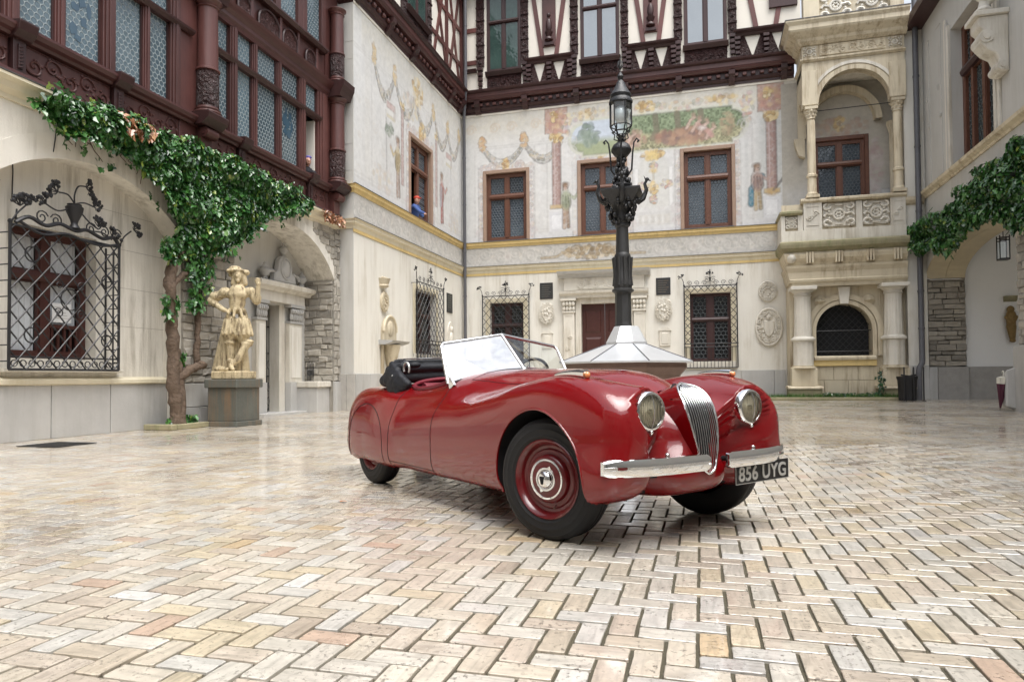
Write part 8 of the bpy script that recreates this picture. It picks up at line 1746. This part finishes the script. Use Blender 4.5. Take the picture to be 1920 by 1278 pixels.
# ---- wheels
def spin(prof, n=40):
    q = MB(); m_ = len(prof)
    for r, v in prof:
        for k in range(n): a = 2*pi*k/n; q.P(r*cos(a), r*sin(a), v)
    for i in range(m_-1):
        for k in range(n): j = (k+1) % n; q.f.append([i*n+k, i*n+j, (i+1)*n+j, (i+1)*n+k])
    return q
for u, s_, steer in ((0, -1, 16), (0, 1, 16), (-2.591, -1, 0), (-2.591, 1, 0)):
    w = cempty('wheel', (u, .635*s_, .345)); w.rotation_euler = (0, 0, radians(steer))
    T = lambda pr: [(r, v*s_) for r, v in pr]
    cpart(spin(T([(.205, -.085), (.23, -.09), (.30, -.088), (.335, -.072), (.345, -.05), (.3455, -.03), (.341, -.028), (.341, -.02), (.3455, -.018), (.3455, -.003), (.341, -.001), (.341, .007), (.3455, .009), (.3455, .03), (.345, .05), (.335, .072), (.318, .082), (.316, .085), (.312, .0845), (.30, .088), (.285, .0905), (.282, .0935), (.277, .0925), (.262, .092), (.246, .0905), (.243, .093), (.239, .090), (.235, .088), (.215, .078), (.205, .06)]), 56), 'tyre', 'tyre_rubber', w, 50)
    cpart(spin(T([(.224, .080), (.226, .086), (.220, .090), (.210, .084), (.196, .062), (.188, .045), (.172, .040), (.165, .048), (.160, .050), (.10, .040), (.02, .040)])), 'rim', 'wheel_red', w, 40)
    cpart(spin(T([(.140, .046), (.135, .068), (.122, .078), (.114, .080), (.110, .079)])), 'hub_cap', 'wheel_red', w, 50)
    cpart(spin(T([(.115, .0785), (.113, .085), (.104, .086), (.101, .081)])), 'chrome_ring', 'chrome', w, 60)
    cpart(spin(T([(.104, .080), (.075, .086), (.066, .086)])), 'hub_band', 'wheel_red', w, 60)
    q = spin(T([(.068, .085), (.066, .092), (.058, .094), (.054, .090)])); cpart(q, 'hub_ring', 'chrome', w, 60)
    for a in (1.15, 1.15+pi): cpart(MB().prism([((.066+.016*x)*cos(a)-y*.012*sin(a), (.066+.016*x)*sin(a)+y*.012*cos(a)) for x, y in ((0, -1.3), (1, 0), (0, 1.3))], .086*s_, .092*s_), 'hub_ear', 'chrome', w)
    cpart(spin(T([(.052, .088), (.048, .104), (.036, .116), (.018, .122), (.001, .123)])), 'hub_dome', 'chrome', w, 60)
    cpart(MB().prism([(-.016, .020), (.016, .020), (.007, -.024), (-.007, -.024)], .121*s_, .1255*s_), 'emblem', 'car_black', w)
    for k in range(1): cpart(MB().tube([(.15*cos(-1.3), .15*sin(-1.3), .046*s_), (.165*cos(-1.3), .165*sin(-1.3), .07*s_)], .004, 6), 'valve', 'chrome', w)
# ================================================================== ivy
def leaf_mat(name, a, b, y):
    t = NT(name); r = t.attr('paint'); c = t.mix(r, a, b); c = t.mix(t.ramp(r, [(.93, 0), (.965, 1)]), c, y); t.set(color=c, rough=.28, spec=.5, sss=.0, coat=.35, coat_rough=.18)
    return t.m
leaf_mat('ivy_leaf', (0.011, 0.050, 0.014), (0.068, 0.195, 0.040), (0.24, 0.32, 0.06)); leaf_mat('ivy_leaf_dry', (0.22, 0.09, 0.04), (0.42, 0.20, 0.10), (0.5, 0.28, 0.14)); leaf_mat('bed_leaf', (0.008, 0.040, 0.014), (0.02, 0.085, 0.03), (0.07, 0.14, 0.03))
LEAF = [(0, 0), (.34, -.14), (.60, .05), (.30, .30), (.42, .62), (.0, 1.0), (-.42, .62), (-.30, .30), (-.60, .05), (-.34, -.14)]
def leaves(name, mat, pts, parent, size, seed=1, up=0.5):
    """pts: (position, outward normal); five-lobed leaves, creased along the midrib"""
    R = random.Random(seed); V, F, C = [], [], []
    for p, nrm in pts:
        n = (Vector(nrm)+Vector((R.gauss(0, .42), R.gauss(0, .42), R.gauss(0, .42)+up*.45))).normalized(); dn = Vector((R.gauss(0, .45), R.gauss(0, .45), -1)); t_ = (dn-n*dn.dot(n)).normalized(); b = n.cross(t_); s = size*R.choice((.45, .7, .9, 1.0, 1.15, 1.45))*R.uniform(.85, 1.15); i0 = len(V); P = Vector(p); fold = R.uniform(.10, .32); cv = R.random()
        for x, y in LEAF: V.append(tuple(P+b*x*s*.82+t_*y*s+n*(abs(x)*fold*s-.18*s*y*y)))
        for q in ((0, 1, 2, 3), (0, 3, 4, 5), (0, 5, 6, 7), (0, 7, 8, 9)): F.append(tuple(i0+k for k in q))
        C += [(cv, cv, cv, 1)]*len(LEAF)
    off = wloc(parent); me = bpy.data.meshes.new(name); me.from_pydata([(x-off.x, y-off.y, z-off.z) for x, y, z in V], [], F); paint_mesh(me, C); me.materials.append(MATS[mat]); o = bpy.data.objects.new(name, me); col.objects.link(o); o.parent = parent; o['kind'] = 'stuff'; return o
def spread_on(fr, outline, n, seed, lump=.3, dmin=.03, dens=None):
    """points of a shaggy mat hung on a wall: depth swells in clumps"""
    R = random.Random(seed); us = [p[0] for p in outline]; zs = [p[1] for p in outline]; out = []
    def inside(u, z):
        c = False; j = len(outline)-1
        for i in range(len(outline)):
            (xi, yi), (xj, yj) = outline[i], outline[j]
            if (yi > z) != (yj > z) and u < (xj-xi)*(z-yi)/(yj-yi)+xi: c = not c
            j = i
        return c
    cl = [(R.uniform(min(us), max(us)), R.uniform(min(zs), max(zs)), R.uniform(.18, .42), R.uniform(.4, 1)) for _ in range(70)]
    CL = np.array(cl); k = 0
    while len(out) < n and k < n*40:
        k += 1; u, z = R.uniform(min(us), max(us)), R.uniform(min(zs), max(zs)); ju, jz = u+R.gauss(0, .07), z+R.gauss(0, .07)
        if not inside(ju, jz): continue
        q = ((u-CL[:, 0])**2+(z-CL[:, 1])**2)/CL[:, 2]**2; hh = CL[:, 3]*(1-q); i_ = int(hh.argmax()); h = max(0.0, float(hh[i_])); gu, gzz = ((u-CL[i_, 0])/CL[i_, 2], (z-CL[i_, 1])/CL[i_, 2]) if h > 0 else (0.0, 0.0)
        d = dmin+lump*h*sqrt(R.uniform(.35, 1)); P = Vector(fr(u, z, d)); N = Vector(fr(u+gu*.8, z+gzz*.8+.15, d+.75))-P
        out.append((tuple(P), tuple(N)))
    return out
iv = thing('ivy', 'dense green ivy with thick trunk spreading under the carved timber gallery', 'ivy', (XF, 11, 0))
up_ = [(7.74, 5.05), (8.12, 5.28), (8.59, 5.36), (9.10, 5.46), (9.66, 5.46), (10.15, 5.44), (10.82, 5.50), (11.56, 5.60), (12.21, 5.56), (12.93, 5.48), (13.71, 5.46), (14.59, 5.46), (15.15, 5.40), (14.94, 5.18), (14.14, 4.86), (13.31, 4.64), (12.93, 4.24), (12.48, 3.92), (12.05, 3.72), (11.65, 3.46), (11.12, 3.50), (10.76, 3.47), (10.62, 3.74), (10.46, 4.10), (10.20, 4.40), (9.95, 4.66), (9.55, 4.84), (9.16, 4.84), (8.80, 4.84), (8.31, 4.80), (7.99, 4.86)]
pts = spread_on(FL(XF+.12), up_, 11000, 3, .34, .14)
leaves('foliage', 'ivy_leaf', pts, iv, .105, 5)
low_ = [([(10.29, 3.56), (10.85, 3.63), (10.92, 3.3), (10.65, 3.15), (10.32, 3.19)], 230), ([(10.99, 3.41), (11.74, 3.49), (11.67, 2.99), (11.44, 2.48), (11.14, 2.5), (10.92, 3.09)], 330), ([(10.32, 2.53), (10.72, 2.53), (10.76, 2.15), (10.52, 2.03), (10.39, 2.22)], 70), ([(10.93, 2.48), (11.44, 2.53), (11.36, 2.26), (11.04, 2.23)], 50), ([(10.7, 1.45), (10.95, 1.45), (10.9, 1.2), (10.75, 1.2)], 22), ([(10.5, .2), (11.2, .25), (11.2, .06), (10.5, .06)], 60)]
for k, (o_, n) in enumerate(low_): leaves('foliage', 'ivy_leaf', spread_on(FL(XF+.10), o_, n, 30+k, .12, .04), iv, .095, 40+k)
dry = [(15.7, 5.36), (16.3, 5.34), (16.85, 5.30), (16.9, 5.12), (16.4, 5.10), (15.9, 5.12)]; leaves('dry_foliage', 'ivy_leaf_dry', spread_on(FL(XF+.2), dry, 240, 8, .10, .04), iv, .075, 9)
leaves('dry_foliage', 'ivy_leaf_dry', spread_on(FL(XF+.30), [(9.1, 5.40), (9.9, 5.40), (9.8, 5.05), (9.2, 5.05)], 70, 18, .15, .08), iv, .085, 19)
I = lambda x, y, z: (x, y, z); R = random.Random(4)
def wood(pts, r0, r1, name='trunk', seed=0):
    R = random.Random(seed); P = []
    for i in range(len(pts)-1):
        for k in range(5): q = k/5; P.append(tuple(pts[i][x]+(pts[i+1][x]-pts[i][x])*q+R.gauss(0, .012) for x in range(3)))
    P.append(pts[-1]); n = len(P); return MB(I).tube(P, [(r0+(r1-r0)*i/(n-1))*R.uniform(.86, 1.14) for i in range(n)], 11).build(name, 'bark', iv, smooth=70)
wood([(-9.52, 10.72, .0), (-9.54, 10.70, .4), (-9.56, 10.64, .9), (-9.57, 10.66, 1.5), (-9.58, 10.62, 2.1), (-9.58, 10.58, 2.7), (-9.58, 10.66, 3.1), (-9.6, 10.9, 3.5), (-9.6, 11.1, 4.0)], .135, .085, seed=1)
wood([(-9.50, 10.76, .0), (-9.50, 10.80, .5), (-9.53, 10.78, 1.0), (-9.55, 10.74, 1.5)], .11, .06, seed=2)
wood([(-9.54, 10.74, .95), (-9.45, 10.95, 1.12), (-9.42, 11.25, 1.22), (-9.44, 11.34, 1.20)], .085, .06, 'branch', 3)
wood([(-9.60, 11.32, 1.18), (-9.62, 11.34, 1.7), (-9.62, 11.40, 2.3), (-9.62, 11.36, 2.9), (-9.6, 11.5, 3.5)], .062, .05, 'branch', 4)
wood([(-9.58, 10.60, 2.65), (-9.58, 10.9, 2.95), (-9.6, 11.2, 3.05), (-9.6, 11.5, 3.4)], .06, .04, 'branch', 5); wood([(-9.6, 11.2, 3.9), (-9.6, 12.2, 4.5), (-9.6, 13.5, 4.9), (-9.6, 15.2, 5.15)], .06, .02, 'branch', 6); wood([(-9.6, 11.0, 4.0), (-9.6, 10.4, 4.7), (-9.6, 9.4, 5.15), (-9.6, 8.5, 5.28)], .05, .015, 'branch', 7)
for k in range(26):
    y0 = R.uniform(8.2, 14.5); z0 = 5.2-max(0, 1.2-abs(y0-12))*R.random()*.8; wood([(-9.58, y0, z0), (-9.54, y0+R.uniform(-.3, .3), z0-.3), (-9.55, y0+R.uniform(-.4, .4), z0-R.uniform(.4, .8))], .016, .006, 'twig', 50+k)
leaves('stray_leaves', 'ivy_leaf', [((XF+.16+R.random()*.1, 7.6+R.random()*8.0, 5.5-R.random()*1.1), (1, 0, .2)) for _ in range(0)]+[((XF+.14, y+R.gauss(0, .05), z+R.gauss(0, .05)), (1, 0, .2)) for y, z in [(8.4+.3*k, 4.62+.1*sin(k*2.1)) for k in range(5)]+[(10.3, 4.2), (10.1, 4.35), (13.5, 4.4), (14.2, 4.62), (14.8, 4.95), (15.3, 5.2), (12.6, 3.6), (12.2, 3.4), (11.8, 3.1)] for _ in range(4)], iv, .085, 61)
ir = thing('ivy', 'dense green ivy hanging over the right passage arch', 'ivy', (XR, 20, 4.5))
o2 = [(25.3, 5.75), (24.32, 5.78), (22.35, 5.62), (21.07, 5.78), (20.86, 6.02), (19.94, 6.0), (18.93, 6.1), (18.04, 6.1), (17.23, 6.1), (16.28, 6.0), (16.40, 3.8), (17.40, 4.0), (18.01, 4.22), (18.57, 4.55), (19.34, 4.80), (20.20, 4.82), (21.15, 4.72), (21.78, 4.56), (22.67, 4.50), (24.12, 4.92), (25.3, 5.2)]
leaves('foliage', 'ivy_leaf', spread_on(FR(XR-.02), o2, 9000, 13, .55, .08), ir, .115, 15)
leaves('foliage', 'ivy_leaf', spread_on(FB(24.85), [(6.55, 5.6), (7.1, 5.9), (7.1, 4.9), (6.8, 4.75), (6.5, 5.1)], 420, 14, .35, .05), ir, .105, 16)
wood_parent = ir
MB(I).tube([(XR-.05, 17, 5.2), (XR-.05, 19, 5.6), (XR-.05, 21, 5.7), (XR-.05, 23.5, 5.3), (XR-.05, 25, 5.4)], [.06, .05, .045, .035, .02], 8).build('branch', 'bark', ir, smooth=60)
# ---- planting at the foot of the loggia
def ground_leaves(x0, x1, y0, y1, n, seed, h): 
    R = random.Random(seed); return [((R.uniform(x0, x1), R.uniform(y0, y1), .17+R.random()**2*h), (R.gauss(0, .3), R.gauss(-.3, .3), 1)) for _ in range(n)]
bp_ = thing('ground_ivy', 'low dark green ground cover in the bed between the loggia pedestals', 'ground cover', (4.7, 24.3, .16), kind='stuff'); leaves('leaves', 'bed_leaf', ground_leaves(3.85, 5.6, 24.12, 24.9, 900, 3, .16), bp_, .07, 4, 1.0)
bp2 = thing('climbing_sprig', 'small green climber growing up beside the right loggia pedestal', 'plant', (5.6, 24.3, .16)); leaves('leaves', 'bed_leaf', [((5.55+R.gauss(0, .06), 24.25+R.gauss(0, .05), .2+R.random()*.85), (R.gauss(0, .4), -1, .3)) for _ in range(90)], bp2, .075, 7); MB(I).tube([(5.56, 24.3, .15), (5.52, 24.3, .6), (5.6, 24.3, 1.05)], .012, 5).build('stem', 'bark', bp2)
gv = thing('grass', 'short green grass along the mossy kerb below the coat of arms', 'grass', (2.6, 24.2, .16), kind='stuff'); m = MB(I)
for k in range(2600):
    x = R.uniform(1.95, 6.3)
    y = R.uniform(24.08, 24.5); a = R.uniform(0, 6.28); h = R.uniform(.06, .2); w = .008; lx, ly = cos(a)*h*.4, sin(a)*h*.4
    q = [m.P(x-w*sin(a), y+w*cos(a), .16), m.P(x+w*sin(a), y-w*cos(a), .16), m.P(x+lx, y+ly, .16+h)]; m.f.append(q)
simple('grass_blade', (0.055, 0.14, 0.02), .6, var=.4, vscale=30); m.build('blades', 'grass_blade', gv)
